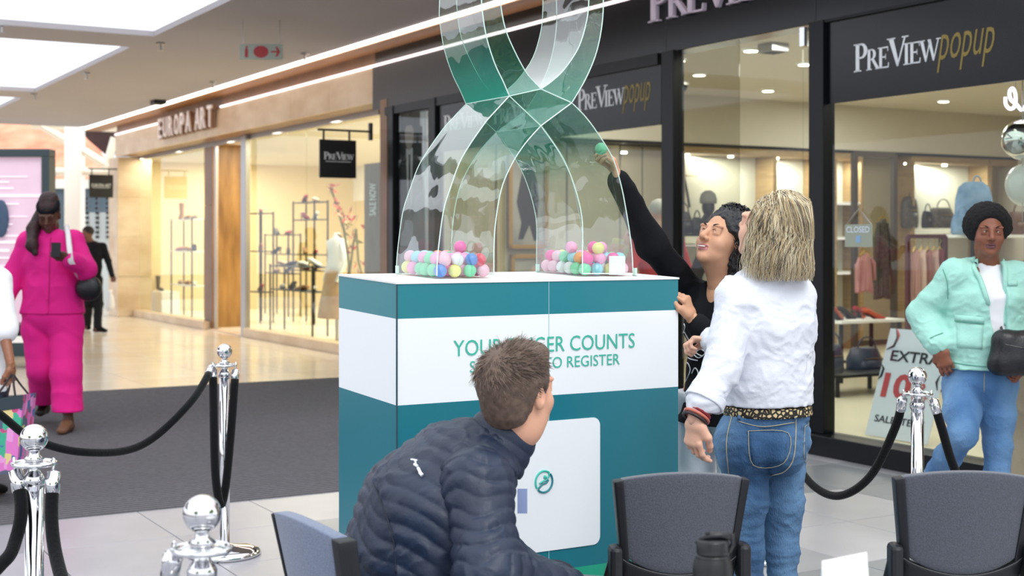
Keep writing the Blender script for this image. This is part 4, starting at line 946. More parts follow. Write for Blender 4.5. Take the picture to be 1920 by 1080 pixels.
def body_mesh(t, J, hd, hands, mats, hh=.004, hc=.012, hr=.0035, bodyscale=1., neckstop=None, girth=1., fem=0):
    """one mesh: fine head and hands, coarser trunk and limbs under the clothes"""
    parts = []; c, f, u, s = hd['c'], hd['f'], hd['u'], hd.get('s', 1.)
    S, T, M = head_sdf(c, f, u, s, hd['neck'], hd.get('nr', .052), hd.get('smile', 0))
    V, Q = mesh_sdf(S, *bounds([T(-.09, -.11, -.12), T(.09, .13, .13), T(.09, -.11, .13), T(-.09, .13, -.12), hd['neck']], .065*s), hh); parts.append((V, Q, lips_region(T, s)(V[Q].mean(1))))
    B = SDF(); g = girth; side = J['side']
    B.ecap(J['pelvis'], J['waist'], (.135*g, .095*g), (.115*g, .085*g), side).ecap(J['waist'], J['chest'], (.115*g, .085*g), (.125*g, .09*g), side).ecap(J['chest'], J['neck'], (.12*g, .08*g), (.055, .05), side)
    for k in 'LR':
        B.chain([J['chest'].lerp(J['neck'], .7), J[k+'s'], J[k+'e'], J[k+'w']], [.05, .046*g, .036*g, .0245], .025)
        B.chain([J[k+'h'], J[k+'k'], J[k+'a']], [.075*g, .05*g, .036], .03)
        toe = J[k+'a']+Vector(J['toe'+k]).normalized()*.15; toe.z = J[k+'a'].z-.055; heel = J[k+'a']-Vector(J['toe'+k]).normalized()*.03; heel.z = toe.z+.008
        B.chain([J[k+'a'], heel, toe], [.034, .03, .026], .03)
    pts = [J[q] for q in J if q not in ('side', 'toeL', 'toeR')]
    V, Q = mesh_sdf(B, *bounds(pts, .17), hc); parts.append((V, Q, np.zeros(len(Q), int)))
    for H, hp in hands: V, Q = mesh_sdf(H, *bounds(hp, .04), hr); parts.append((V, Q, np.zeros(len(Q), int)))
    V, Q, Mi = merge_parts(parts); o = arr_build('body', V, Q, mats, t, Mi); return o, T
def limb_garment(pts, rs, k=.025): S = SDF(); S.chain(pts, rs, k); return S
def strands(name, paths, r, mats, parent, sides=3, pick=None):
    """thin tapering tubes; paths: list of point lists (equal length)"""
    P_ = np.array([[list(q) for q in p] for p in paths], np.float32); n, k, _ = P_.shape
    tg = np.gradient(P_, axis=1); tg /= np.linalg.norm(tg, axis=2, keepdims=True)+1e-9
    a = np.cross(tg, np.array([.3, .2, .93], np.float32)); a /= np.linalg.norm(a, axis=2, keepdims=True)+1e-9; b = np.cross(tg, a)
    tp = np.linspace(1, .25, k)[None, :, None]*r; V = np.stack([P_+a*tp*math.cos(2*math.pi*j/sides)+b*tp*math.sin(2*math.pi*j/sides) for j in range(sides)], 2).reshape(-1, 3)
    i = np.arange(n)[:, None, None]*k*sides; j = np.arange(k-1)[None, :, None]*sides; q = np.arange(sides)[None, None, :]; q2 = (q+1) % sides
    F_ = np.stack([i+j+q, i+j+q2, i+j+sides+q2, i+j+sides+q], -1).reshape(-1, 4)
    mi = np.repeat(np.array(pick if pick is not None else np.zeros(n)), (k-1)*sides)
    return arr_build(name, V, F_, mats, parent, mi)
def sphere_dirs(n): 
    i = np.arange(n)+.5; ph = np.arccos(1-2*i/n); th = math.pi*(1+5**.5)*i; return [Vector((math.cos(a)*math.sin(b), math.sin(a)*math.sin(b), math.cos(b))) for a, b in zip(th, ph)]
def shoes(t, J, m, L=.25, w=.045, sole=None, h=.006):
    for k in 'LR':
        d = Vector(J['toe'+k]).normalized(); a = J[k+'a']; zz = a.z-.075; S = SDF(); hl = a-d*.045; hl.z = zz+.04; to = a+d*(L-.10); to.z = zz+.032; md_ = a+d*.04; md_.z = zz+.06
        S.ecap(hl, md_, (.034, .04), (.038, .042), d.cross(Vector((0, 0, 1)))).ecap(md_, to, (.038, .04), (.04, .026), d.cross(Vector((0, 0, 1)))); S.cut((a.x, a.y, zz+.006), (0, 0, -1)); S.cut((a.x, a.y, zz+.095), (0, 0, 1))
        make('shoe', S, [hl, to, a], .07, h, m, t)
        if sole: 
            q = [Vector((hl.x, hl.y, zz)), Vector((to.x, to.y, zz))]; S = SDF().ecap(q[0]+Vector((0, 0, .012)), q[1]+Vector((0, 0, .012)), (.04, .03), (.045, .03), d.cross(Vector((0, 0, 1)))); S.cut((a.x, a.y, zz), (0, 0, -1)); S.cut((a.x, a.y, zz+.024), (0, 0, 1)); make('sole', S, q, .06, h, sole, t)
# ================================================================ clothing helpers
def top_sdf(J, hem, wc, ww, wh, wsh=(.15, .085), sl=(.062, .055, .045), cuff=None, nh=.062, fold=(.005, 9), cutdir=(0, 0, -1), k=.035, neckup=.0):
    S = SDF(); side = J['side']; mid = J['chest'].lerp(J['neck'], .62)
    S.ecap(hem, J['waist'], wh, ww, side, k).ecap(J['waist'], J['chest'], ww, wc, side, k).ecap(J['chest'], mid, wc, wsh, side, k).ecap(mid, J['neck']+Vector((0, 0, neckup)), wsh, (.062, .058), side, k)
    for q in 'LR':
        e = J[q+'w'] if cuff is None else J[q+'e'].lerp(J[q+'w'], cuff[0 if q == 'L' else 1])
        S.chain([mid.lerp(J[q+'s'], .75), J[q+'s'], J[q+'e'], e], [sl[0]*.95, sl[0], sl[1], sl[2]], .03)
    if fold: S.disp(folds(fold[0], fold[1]))
    S.cut(hem, cutdir)
    ax = (J['neck']-J['chest']).normalized(); S.cap(J['neck']-ax*.02, J['neck']+ax*.2, nh, nh, .01, 's'); return S
def legs_sdf(J, waist, wp=(.165, .12), r=(.088, .06, .05), side=None, fold=(.004, 9), hemz=None, k=.04, mid=None):
    S = SDF(); side = J['side']; S.ecap(waist, J['pelvis'], (wp[0]*.86, wp[1]*.9), wp, side, k)
    for q in 'LR':
        G_ = SDF().chain([J['pelvis'].lerp(J[q+'h'], .8), J[q+'h'], J[q+'k'], J[q+'a']], [r[0], r[0], r[1], r[2]], k); S.add(G_, .04 if q == 'L' else .010)
        if hemz is not None:
            pass
    if fold: S.disp(folds(*fold))
    S.cut(waist, (0, 0, 1))
    for q in 'LR': pass
    S.cut((0, 0, J['La'].z-.03 if hemz is None else hemz), (0, 0, -1)); return S
def jb(*pts, **k):
    names = ['pelvis', 'waist', 'chest', 'neck', 'Ls', 'Le', 'Lw', 'Rs', 'Re', 'Rw', 'Lh', 'Lk', 'La', 'Rh', 'Rk', 'Ra']
    J = {n: (p if isinstance(p, Vector) else P(*p)) for n, p in zip(names, pts)}; J.update(k); return J
def allpts(J): return [J[q] for q in J if q not in ('side', 'toeL', 'toeR')]
def ray(F, px, py, d0, d1):
    """distance along the view ray where the garment surface is met"""
    o = np.array([0, 0, EYE], np.float32); v = np.array(list((P(px, py, 1.)-Vector((0, 0, EYE)))), np.float32)
    ds = np.arange(d0, d1, .006, dtype=np.float32); s = F(o+ds[:, None]*v); i = np.where(s < 0)[0]
    if not len(i): return None
    i = i[0]; t = ds[i] if i == 0 else ds[i-1]+(ds[i]-ds[i-1])*s[i-1]/(s[i-1]-s[i]+1e-9); return Vector(o+t*v)
def surf_line(name, F, pix, d0, d1, r, m, t, lift=.002, per=6):
    """a raised seam, stitch or strap following the cloth through the given points"""
    c = crom([Vector((a, b, 0)) for a, b in pix], per); pts = [ray(F, q.x, q.y, d0, d1) for q in c]; pts = [p+(Vector((0, 0, EYE))-p).normalized()*lift for p in pts if p]
    if len(pts) > 1: return MB().tube(pts, r, 6).build(name, m, parent=t, smooth=True)
def surf_patch(name, F, quad, d0, d1, m, t, lift=.003, nu=8, nv=8):
    a, b, c, d = [Vector((x, y, 0)) for x, y in quad]; mb = MB(); last = [None]
    def fn(u, v):
        q = a.lerp(b, u).lerp(d.lerp(c, u), v); p = ray(F, q.x, q.y, d0, d1); p = p if p else (last[0] or P(q.x, q.y, (d0+d1)/2)); last[0] = p
        return p+(Vector((0, 0, EYE))-p).normalized()*lift
    back = (Vector((0, .0025, 0)))
    return mb.sheet(fn, nu, nv, back).build(name, m, parent=t, smooth=True)
denim = mat('blue denim', '#2f547c', .85, col2='#6d94ba', vscale=4.5, bump=.5, bscale=260, stretch=(1, 1, .35)); denim_l = mat('light blue denim', '#4a76a8', .85, col2='#7ea8d0', vscale=4, bump=.5, bscale=260, stretch=(1, 1, .4))
stitch = mat('tan stitching', '#a5a08a', .8); navy = mat('navy quilted nylon', '#18243a', .50, col2='#1e2c44', vscale=9, bump=.25, bscale=45)
blackcl = mat('black cloth', '#0c0e14', .85, bump=.2, bscale=120, spec=.25); darktr = mat('dark trousers', '#1e2230', .85, bump=.2, bscale=120)
eye_d = mat('dark brown iris', '#1b110c', .15, coat=.6); brow_d = mat('dark brow hair', '#1b1412', .8); lacc = mat('white rubber', '#e4e2df', .6)
# ================================================================ 1 seated man in the navy quilted jacket
def seated_man():
    sd = Vector((.52, -.85, 0)); ft = Vector((.85, .52, 0)); pel = P(760, 1128, 3.38)
    J = jb(pel, (772, 1055, 3.38), (808, 955, 3.38), (912, 842, 3.41), (838, 858, 3.57), (950, 1078, 3.75), (1078, 1105, 3.6), (893, 905, 3.21), (918, 1078, 3.10), (1062, 1108, 3.24),
           pel-sd*.09, (1040, 1105, 3.78), (0, 0, 1), pel+sd*.09, (1010, 1118, 3.40), (0, 0, 1), side=sd, toeL=ft, toeR=ft)
    for q in 'LR': J[q+'a'] = Vector((J[q+'k'].x+.03, J[q+'k'].y+.02, .085))
    t = person_root('seated person with short brown hair in a navy quilted jacket, seen from behind', pel.x, pel.y)
    f = (.60, .775, .18); u = (-.05, -.1, 1)
    hd = dict(c=P(972, 738, 3.38), f=f, u=u, s=.96, neck=J['neck']+Vector((.01, 0, .0)), nr=.057)
    Hs = []
    for q, rt in (('R', True), ('L', False)):
        Hs.append(hand_sdf(J[q+'w'], (.8, .35, -.15), (0, 0, 1), rt, (.5, .55, .6, .7), .6))
    sk = skin('fair ruddy', '#dba58a', '#b8766a')
    b, T = body_mesh(t, J, hd, Hs, sk, hh=.0026); face_parts(t, T, .96, mat('blue iris', '#54708a', .15, coat=.6), mat('brown brow hair', '#5a4334', .8))
    # jacket
    hem = P(768, 1128, 3.38); S = SDF(); ax = (J['neck']-J['waist']).normalized()
    S.ecap(hem, J['waist'], (.205, .155), (.205, .155), sd, .05).ecap(J['waist'], J['chest'], (.205, .155), (.215, .15), sd, .05).ecap(J['chest'], P(868, 878, 3.4), (.215, .15), (.185, .115), sd, .05).ecap(P(868, 878, 3.4), P(912, 845, 3.41), (.17, .105), (.085, .08), sd, .05)
    for q in 'L': S.chain([P(868, 878, 3.45), J[q+'s'], J[q+'e'], J[q+'w'].lerp(J[q+'e'], .1)], [.08, .082, .078, .055], .04)
    a0 = np.array(list(J['waist']), np.float32); av = np.array(list(ax), np.float32); sv = np.array(list(sd), np.float32)
    def quilt(p):
        s = (p-a0)@av; w = (p-a0)@sv; ph = s/.040+.38*np.sin(w*26+noise(p, 4)*1.6)+noise(p, 7)*.35
        return -.0055*np.abs(np.sin(math.pi*ph))**.55+.0035
    S.disp(quilt); S.disp(folds(.0045, 17)); S.cut(hem-Vector((0, 0, .02)), (0, 0, -1)); S.cap(J['neck']-ax*.0, J['neck']+ax*.2, .066, .066, .01, 's')
    make('jacket', S, [hem, J['neck'], J['chest'], J['Ls'], J['Rs'], J['Le'], J['Lw']], .24, .0045, navy, t)
    R = SDF(); up_ = (P(872, 895, 3.42), J['Rs']+Vector((0, .03, -.012)), J['Re'], J['Rw'].lerp(J['Re'], .08)); R.chain(list(up_), [.07, .080, .074, .052], .05)
    s0 = np.array(list(J['Rs']), np.float32); sv1 = np.array(list((J['Re']-J['Rs']).normalized()), np.float32); s1 = np.array(list(J['Re']), np.float32); sv2 = np.array(list((J['Rw']-J['Re']).normalized()), np.float32)
    def quilt2(p):
        x = p@np.array([.52, -.85, 0], np.float32); a = (p-s0)@sv1; bb = (p-s1)@sv2+.26; s = np.where(a < .2, a, np.maximum(a*.5+.1, bb*.9)); ph = s/.040+.45*np.sin(p[:, 0]*34+noise(p, 5)*1.6)+noise(p, 8)*.3
        return -.006*np.abs(np.sin(math.pi*ph))**.55+.004
    R.disp(quilt2); R.disp(folds(.0045, 16)); make('sleeve', R, list(up_), .12, .004, navy, t)
    # stand-up collar
    cax = Vector((.50, .22, .84)).normalized(); cc = P(938, 826, 3.40); K = SDF()
    K.ecap(cc-cax*.045, cc+cax*.030, (.092, .090), (.084, .084), (.8, -.6, 0), .02)
    K.disp(lambda p: -.004*np.abs(np.sin(((p-np.array(list(cc), np.float32))@np.array(list(cax), np.float32))/.034*math.pi+noise(p, 6)*.4))**.6+.002)
    K.cut(cc+cax*.036, cax); K.cut(cc-cax*.06, -cax); K.cap(cc-cax*.2, cc+cax*.3, .068, .072, .01, 's')
    make('collar', K, [cc], .16, .0035, navy, t)
    surf_line('yoke_seam', S, [(700, 905), (735, 1000), (742, 1075)], 2.9, 3.6, .0022, mat('dark navy seam', '#131c2b', .7), t, .0)
    m = MB(); wht = mat('white print mark', '#e6ecf6', .5)
    for a, b2, w in (((771, 861), (782, 863), .0032), ((778, 862), (780, 869), .0028), ((777, 870), (783, 874), .0045), ((784, 877), (788, 885), .005), ((787, 885), (792, 891), .0055)):
        p, q = ray(S, *a, 2.9, 3.7), ray(S, *b2, 2.9, 3.7)
        if p and q: m.tube([p-Vector((0, .003, 0)), q-Vector((0, .003, 0))], w*.8, 6)
    m.build('printed_mark', wht, parent=t)
    bp = P(980, 955, 3.2); MB().box((bp.x-.012, bp.y+.10, bp.z-.03), (bp.x+.012, bp.y+.102, bp.z+.03)).build('name_badge', mat('blue white badge', '#8fa0cc', .4), parent=t)
    L_ = legs_sdf(J, J['waist'], (.18, .14), (.095, .07, .05), fold=(.003, 10), hemz=.09); make('trousers', L_, allpts(J), .15, .012, darktr, t)
    for q in 'LR': shoes_one(t, J, q, mat('brown leather', '#3a2a20', .5))
    # hair: close volume, then short strands growing out of the whorl
    c = T(0, 0, 0); s = .96
    H = SDF(); r, ff, uu = headframe(f, u); M = Matrix((r, ff, uu)).transposed()
    H.ell(T(0, -.018, .044), (.083, .104, .090), M).ell(T(0, .045, .095), (.06, .055, .03), M, .03).ell(T(0, -.062, -.025), (.062, .045, .055), M, .03)
    H.disp(lambda p: -.0022*np.abs(noise(p, 60)))
    H.ell(T(0, .112, -.015), (.09, .075, .085), M, .01, 's'); 
    for x in (-1, 1): H.ell(T(x*.085, .0, -.012), (.03, .026, .036), M, .01, 's'); H.ell(T(x*.085, .04, -.05), (.03, .06, .045), M, .01, 's')
    H.cut(T(0, -.06, -.062), tuple((-uu+ff*.25))); hm = [mat('brown hair', '#5f4d42', .55, var=.25, vscale=60), mat('light brown hair', '#8f7c6e', .5), mat('dark brown hair', '#3a2c25', .6)]
    make('hair', H, [T(0, -.01, .03)], .13, .003, hm[0], t)
    wh = Vector(T(-.004, -.062, .105)); paths = []; pick = []; Hc = np.array(list(T(0, -.018, .044)))
    for d in sphere_dirs(5200):
        p0 = Vector(T(d.x*.083, -.018+d.y*.104, .044+d.z*.090))
        lx, ly, lz = d.x*.083, -.018+d.y*.104, .044+d.z*.09
        if ly > .052 and lz < .075: continue
        if lz < -.040: continue
        if lz < .02 and ly > .005+(-lz)*0.2 and abs(lx) > .05: continue
        nrm = (r*d.x+ff*d.y+uu*d.z).normalized(); away = (p0-wh); away = away-nrm*away.dot(nrm); away = away.normalized() if away.length > 1e-4 else ff
        sw = nrm.cross(away)*.35; L = (.030 if lz > .07 else .018)*random.uniform(.7, 1.25); lift = .5 if lz > .06 else .18
        dv_ = (away+sw+Vector((random.gauss(0, .22), random.gauss(0, .22), random.gauss(0, .18)))).normalized()
        if lz > .085 and ly > .0: dv_ = (dv_+uu*.35).normalized()
        p0 = p0-nrm*.002; paths.append([p0, p0+(dv_+nrm*lift)*L*.5, p0+(dv_*1.0+nrm*lift*.6)*L]); pick.append(random.choices([0, 1, 2], [4, 3.6 if lz > .03 else 1.2, 2])[0])
    strands('hair_strands', paths, .0011, hm, t, pick=pick)
def shoes_one(t, J, k, m, L=.25, h=.007, sole=None):
    d = Vector(J['toe'+k]).normalized(); a = J[k+'a']; zz = a.z-.082; S = SDF(); hl = a-d*.045; hl.z = zz+.04; to = a+d*(L-.10); to.z = zz+.032; md_ = a+d*.04; md_.z = zz+.062; sx_ = d.cross(Vector((0, 0, 1)))
    S.ecap(hl, md_, (.034, .04), (.038, .042), sx_).ecap(md_, to, (.038, .04), (.04, .026), sx_); S.cut((a.x, a.y, zz+.006), (0, 0, -1)); S.cut((a.x, a.y, zz+.10), (0, 0, 1))
    make('shoe', S, [hl, to, a], .07, h, m, t)
    if sole:
        q0, q1 = Vector((hl.x, hl.y, zz+.014)), Vector((to.x, to.y, zz+.014)); S = SDF().ecap(q0, q1, (.042, .03), (.046, .03), sx_); S.cut((a.x, a.y, zz+.001), (0, 0, -1)); S.cut((a.x, a.y, zz+.026), (0, 0, 1)); make('sole', S, [q0, q1], .06, h*.8, sole, t)
seated_man()
# ================================================================ 2 blonde person in the white shirt and jeans
def blonde():
    sd = Vector((.93, .36, 0)); ft = Vector((-.36, .93, 0)); pel = P(1432, 815, 4.22)
    J = jb(pel, (1440, 705, 4.2), (1437, 612, 4.2), (1442, 512, 4.2), (1377, 556, 4.13), (1354, 690, 4.06), (1303, 786, 4.0), (1492, 551, 4.26), (1490, 672, 4.42), (1340, 640, 4.62),
           (1394, 850, 4.2), (1401, 1035, 4.2), (0, 0, 1), (1464, 848, 4.26), (1466, 1035, 4.27), (0, 0, 1), side=sd, toeL=ft, toeR=ft)
    J['La'] = Vector((P(1403, 0, 4.22).x, 4.22, .085)); J['Ra'] = Vector((P(1468, 0, 4.28).x, 4.28, .085))
    t = person_root('blonde standing person in a white shirt and blue jeans, seen from behind', pel.x, pel.y)
    f = (-.60, .66, .42); u = (0, -.1, 1); c = P(1447, 434, 4.18); s = 1.0
    hd = dict(c=c, f=f, u=u, s=s, neck=J['neck']+Vector((0, 0, .02)), nr=.05)
    H1 = hand_sdf(J['Lw'], (-.06, .05, -1), (-.80, -.6, 0), False, (.35, .5, .6, .7), .5, .93); H2 = hand_sdf(J['Rw'], (-1, .1, .1), (0, .2, 1), True, (.9, .9, 1, 1), .6, .9)
    sk = skin('fair', '#dfae96', '#b96f68'); b, T = body_mesh(t, J, hd, [H1, H2], sk, hh=.003, girth=.92); face_parts(t, T, s, mat('grey iris', '#66747c', .15, coat=.6), mat('fair brow hair', '#a08262', .8))
    white = mat('white cotton shirt', '#dde0ea', .75, var=.02, vscale=5, bump=.15, bscale=90)
    hem = P(1438, 757, 4.21); S = top_sdf(J, hem, (.150, .112), (.128, .108), (.146, .124), (.140, .085), (.055, .056, .058), (.66, .97), .055, (.0075, 8), k=.045); S.disp(folds(.003, 22, (1, 1, 1.6)))
    make('shirt', S, allpts(J)[:10]+[hem], .14, .0045, white, t)
    # turned-up cuffs, collar
    for q, fr in (('L', .66),):
        a = J[q+'e'].lerp(J[q+'w'], fr-.16); b2 = J[q+'e'].lerp(J[q+'w'], fr+.03); K = SDF().cap(a, b2, .060, .064); dd = (b2-a).normalized(); K.disp(folds(.004, 12)); K.cut(b2, dd); K.cut(a, -dd); K.cap(a-dd*.1, b2+dd*.1, .048, .052, .01, 's'); make('cuff', K, [a, b2], .08, .004, white, t)
    K = SDF(); nk = J['neck']; K.ecap(nk-Vector((0, 0, .03)), nk+Vector((0, 0, .015)), (.078, .072), (.068, .064), sd); K.cut(nk+Vector((0, 0, .02)), (0, 0, 1)); K.cut(nk-Vector((0, 0, .04)), (0, 0, -1)); K.cap(nk-Vector((0, 0, .1)), nk+Vector((0, 0, .1)), .056, .056, .01, 's'); make('collar', K, [nk], .1, .004, white, t)
    # jeans
    w0 = P(1440, 776, 4.21); L_ = SDF(); L_.ecap(w0, pel, (.136, .112), (.158, .118), sd, .05)
    for q, cx in (('L', 1394), ('R', 1466)):
        h_ = J[q+'h']; md_ = h_.lerp(J[q+'k'], .5)
        G_ = SDF().chain([h_, md_, J[q+'k'], J[q+'k'].lerp(J[q+'a'], .4), J[q+'a']], [.080, .066, .0505, .048, .047], .03); G_.ell(P(cx, 842, 4.145), (.074, .075, .085), None, .04); L_.add(G_, .04 if q == 'L' else .006)
    L_.disp(folds(.005, 9, (1, 1, 1.8))); L_.disp(folds(.004, 15, (1, 1, 2.4))); L_.cut(w0+Vector((0, 0, .004)), (0, 0, 1)); L_.cut((0, 0, .07), (0, 0, -1))
    make('jeans', L_, [w0, pel, J['Lh'], J['Rh'], J['La'], J['Ra'], J['Lk'], J['Rk']], .13, .0055, denim, t)
    for qd in (((1403, 808), (1478, 812), (1470, 868), (1412, 872)), ((1509, 800), (1522, 798), (1519, 858), (1508, 862))):
        surf_patch('pocket', L_, qd, 3.8, 4.5, denim, t, .003)
        qs = list(qd)+[qd[0]]; surf_line('stitching', L_, [(a, b) for a, b in qs], 3.8, 4.5, .0012, stitch, t, .005, 5)
    surf_line('centre_seam', L_, [(1492, 778), (1492, 820), (1487, 862), (1470, 885), (1442, 892)], 3.8, 4.5, .0018, stitch, t)
    surf_line('side_seam', L_, [(1372, 780), (1362, 830), (1368, 900), (1380, 980), (1385, 1070)], 3.8, 4.5, .0018, stitch, t)
    surf_line('yoke_seam', L_, [(1385, 790), (1430, 800), (1490, 792)], 3.8, 4.5, .0015, stitch, t)
    for px in (1386, 1490): surf_line('belt_loop', L_, [(px, 764), (px, 786)], 3.8, 4.5, .0055, denim, t, .006)
    leo = mat('leopard belt', '#c9b27c', .6); nt = leo.node_tree; v = nt.nodes.new('ShaderNodeTexVoronoi'); v.inputs['Scale'].default_value = 75; tc_ = nt.nodes.new('ShaderNodeTexCoord'); r_ = nt.nodes.new('ShaderNodeValToRGB'); v.feature = 'DISTANCE_TO_EDGE'
    nt.links.new(tc_.outputs['Object'], v.inputs['Vector']); nt.links.new(v.outputs['Distance'], r_.inputs[0]); nt.links.new(r_.outputs[0], nt.nodes['Principled BSDF'].inputs['Base Color']); e = r_.color_ramp.elements; e[0].position = .16; e[0].color = lin('#16110d'); e[1].position = .22; e[1].color = lin('#cdb88a')
    w1 = w0+Vector((0, 0, .012)); B = SDF().ecap(w1-Vector((0, 0, .03)), w1+Vector((0, 0, .03)), (.144, .121), (.138, .115), sd); B.cut(w1+Vector((0, 0, .016)), (0, 0, 1)); B.cut(w1-Vector((0, 0, .014)), (0, 0, -1)); make('belt', B, [w1], .18, .004, leo, t)
    wr = J['Lw']; fd = (J['Lw']-J['Le']).normalized(); a = fd.cross(Vector((0, 1, 0))).normalized(); b2 = fd.cross(a)
    for i, (o, cl, rr) in enumerate(((-.012, '#8d2f35', .006), (.001, '#c06a5a', .005), (-.028, '#caa24a', .0025), (.012, '#2b1b20', .0045))):
        cen = wr-fd*.012+fd*o; MB().tube([cen+(a*math.cos(k*math.pi/8)+b2*math.sin(k*math.pi/8))*(.034+.004*(i % 2)) for k in range(17)], rr, 8, False).build('bracelet', mat('bracelet %d' % i, cl, .4), parent=t, smooth=True)
    for q in 'LR': shoes_one(t, J, q, mat('white trainer', '#d8d6d2', .6))
    # bob hair, thick strands in three blonde tones
    r, ff, uu = headframe(f, u); M = Matrix((r, ff, uu)).transposed(); H = SDF()
    H.ell(T(0, -.022, .040), (.080, .098, .086), M).ell(P(1458, 462, 4.16), (.084, .085, .085), None, .05).ell(P(1462, 496, 4.155), (.070, .070, .05), None, .05)
    H.disp(lambda p: -.003*np.abs(np.sin(p[:, 0]*120+noise(p, 9)*3))); H.ell(T(-.02, .125, -.005), (.12, .085, .10), M, .01, 's'); H.ell(T(-.09, .04, -.02), (.045, .055, .07), M, .01, 's'); H.cut(P(1470, 522, 4.16), (-.1, 0, -1))
    hm = [mat('dark blonde hair', '#a39378', .5, var=.2, vscale=40), mat('pale blonde hair', '#ecdfc0', .42), mat('golden blonde hair', '#d0b78a', .45), mat('ash root hair', '#75695f', .55)]
    make('hair', H, [c, P(1475, 490, 4.16)], .14, .0045, hm[0], t)
    top = Vector(T(0, -.03, .120)); paths = []; pick = []
    for d in sphere_dirs(6000):
        if d.z < -.25: continue
        lx, ly, lz = d.x*.086, -.022+d.y*.104, .040+d.z*.090
        if ly > .05 and lz < .07: continue
        if lx < -.035 and ly > -.012 and lz < .055: continue
        p0 = Vector(T(lx, ly, lz)); nrm = (r*d.x+ff*d.y+uu*d.z).normalized()
        out = Vector((nrm.x, nrm.y, 0)); out = out.normalized() if out.length > .05 else Vector((random.uniform(-1, 1), -1, 0)).normalized()
        if lz > .118:    # crown: swept back and to the right
            g = Vector((.3+random.gauss(0, .25), -.55, -.15)); L = .055; p1 = p0+g.normalized()*L*.35+Vector((0, 0, .012)); p2 = p0+g.normalized()*L*.8+Vector((0, 0, .002)); p3 = p0+g.normalized()*L+Vector((.01, -.005, -.045)); p4 = p3+Vector((.006, -.004, -.05))
        else:
            zend = 1.45-((527-abs(random.gauss(0, 14)))-HOR)*4.17/FPX; L = p0.z-zend
            if L < .02: continue
            base = P(1459, 500, 4.16); tgt = Vector((base.x+out.x*.085+random.gauss(0, .018), base.y+out.y*.085, zend)); wv = Vector((random.gauss(0, .007), random.gauss(0, .005), 0)); p1 = p0+out*.012+Vector((0, 0, -L*.22))+wv; p2 = p0.lerp(tgt, .5)+out*.012; p3 = p0.lerp(tgt, .8)+out*.008-wv+Vector((random.gauss(0, .006), 0, 0)); p4 = tgt
        for q_ in (p0, p1, p2, p3, p4):
            lim = (1519-960)*q_.y/FPX
            if q_.x > lim: q_.x = lim+(q_.x-lim)*.3
        paths.append([p0, p1, p2, p3, p4]); pick.append(random.choices([0, 1, 2, 3], [1.2, 5.5, 3, 2.4 if p0.z > c.z-.01 else .6])[0])
    strands('hair_strands', paths, .0014, hm, t, pick=pick)
blonde()
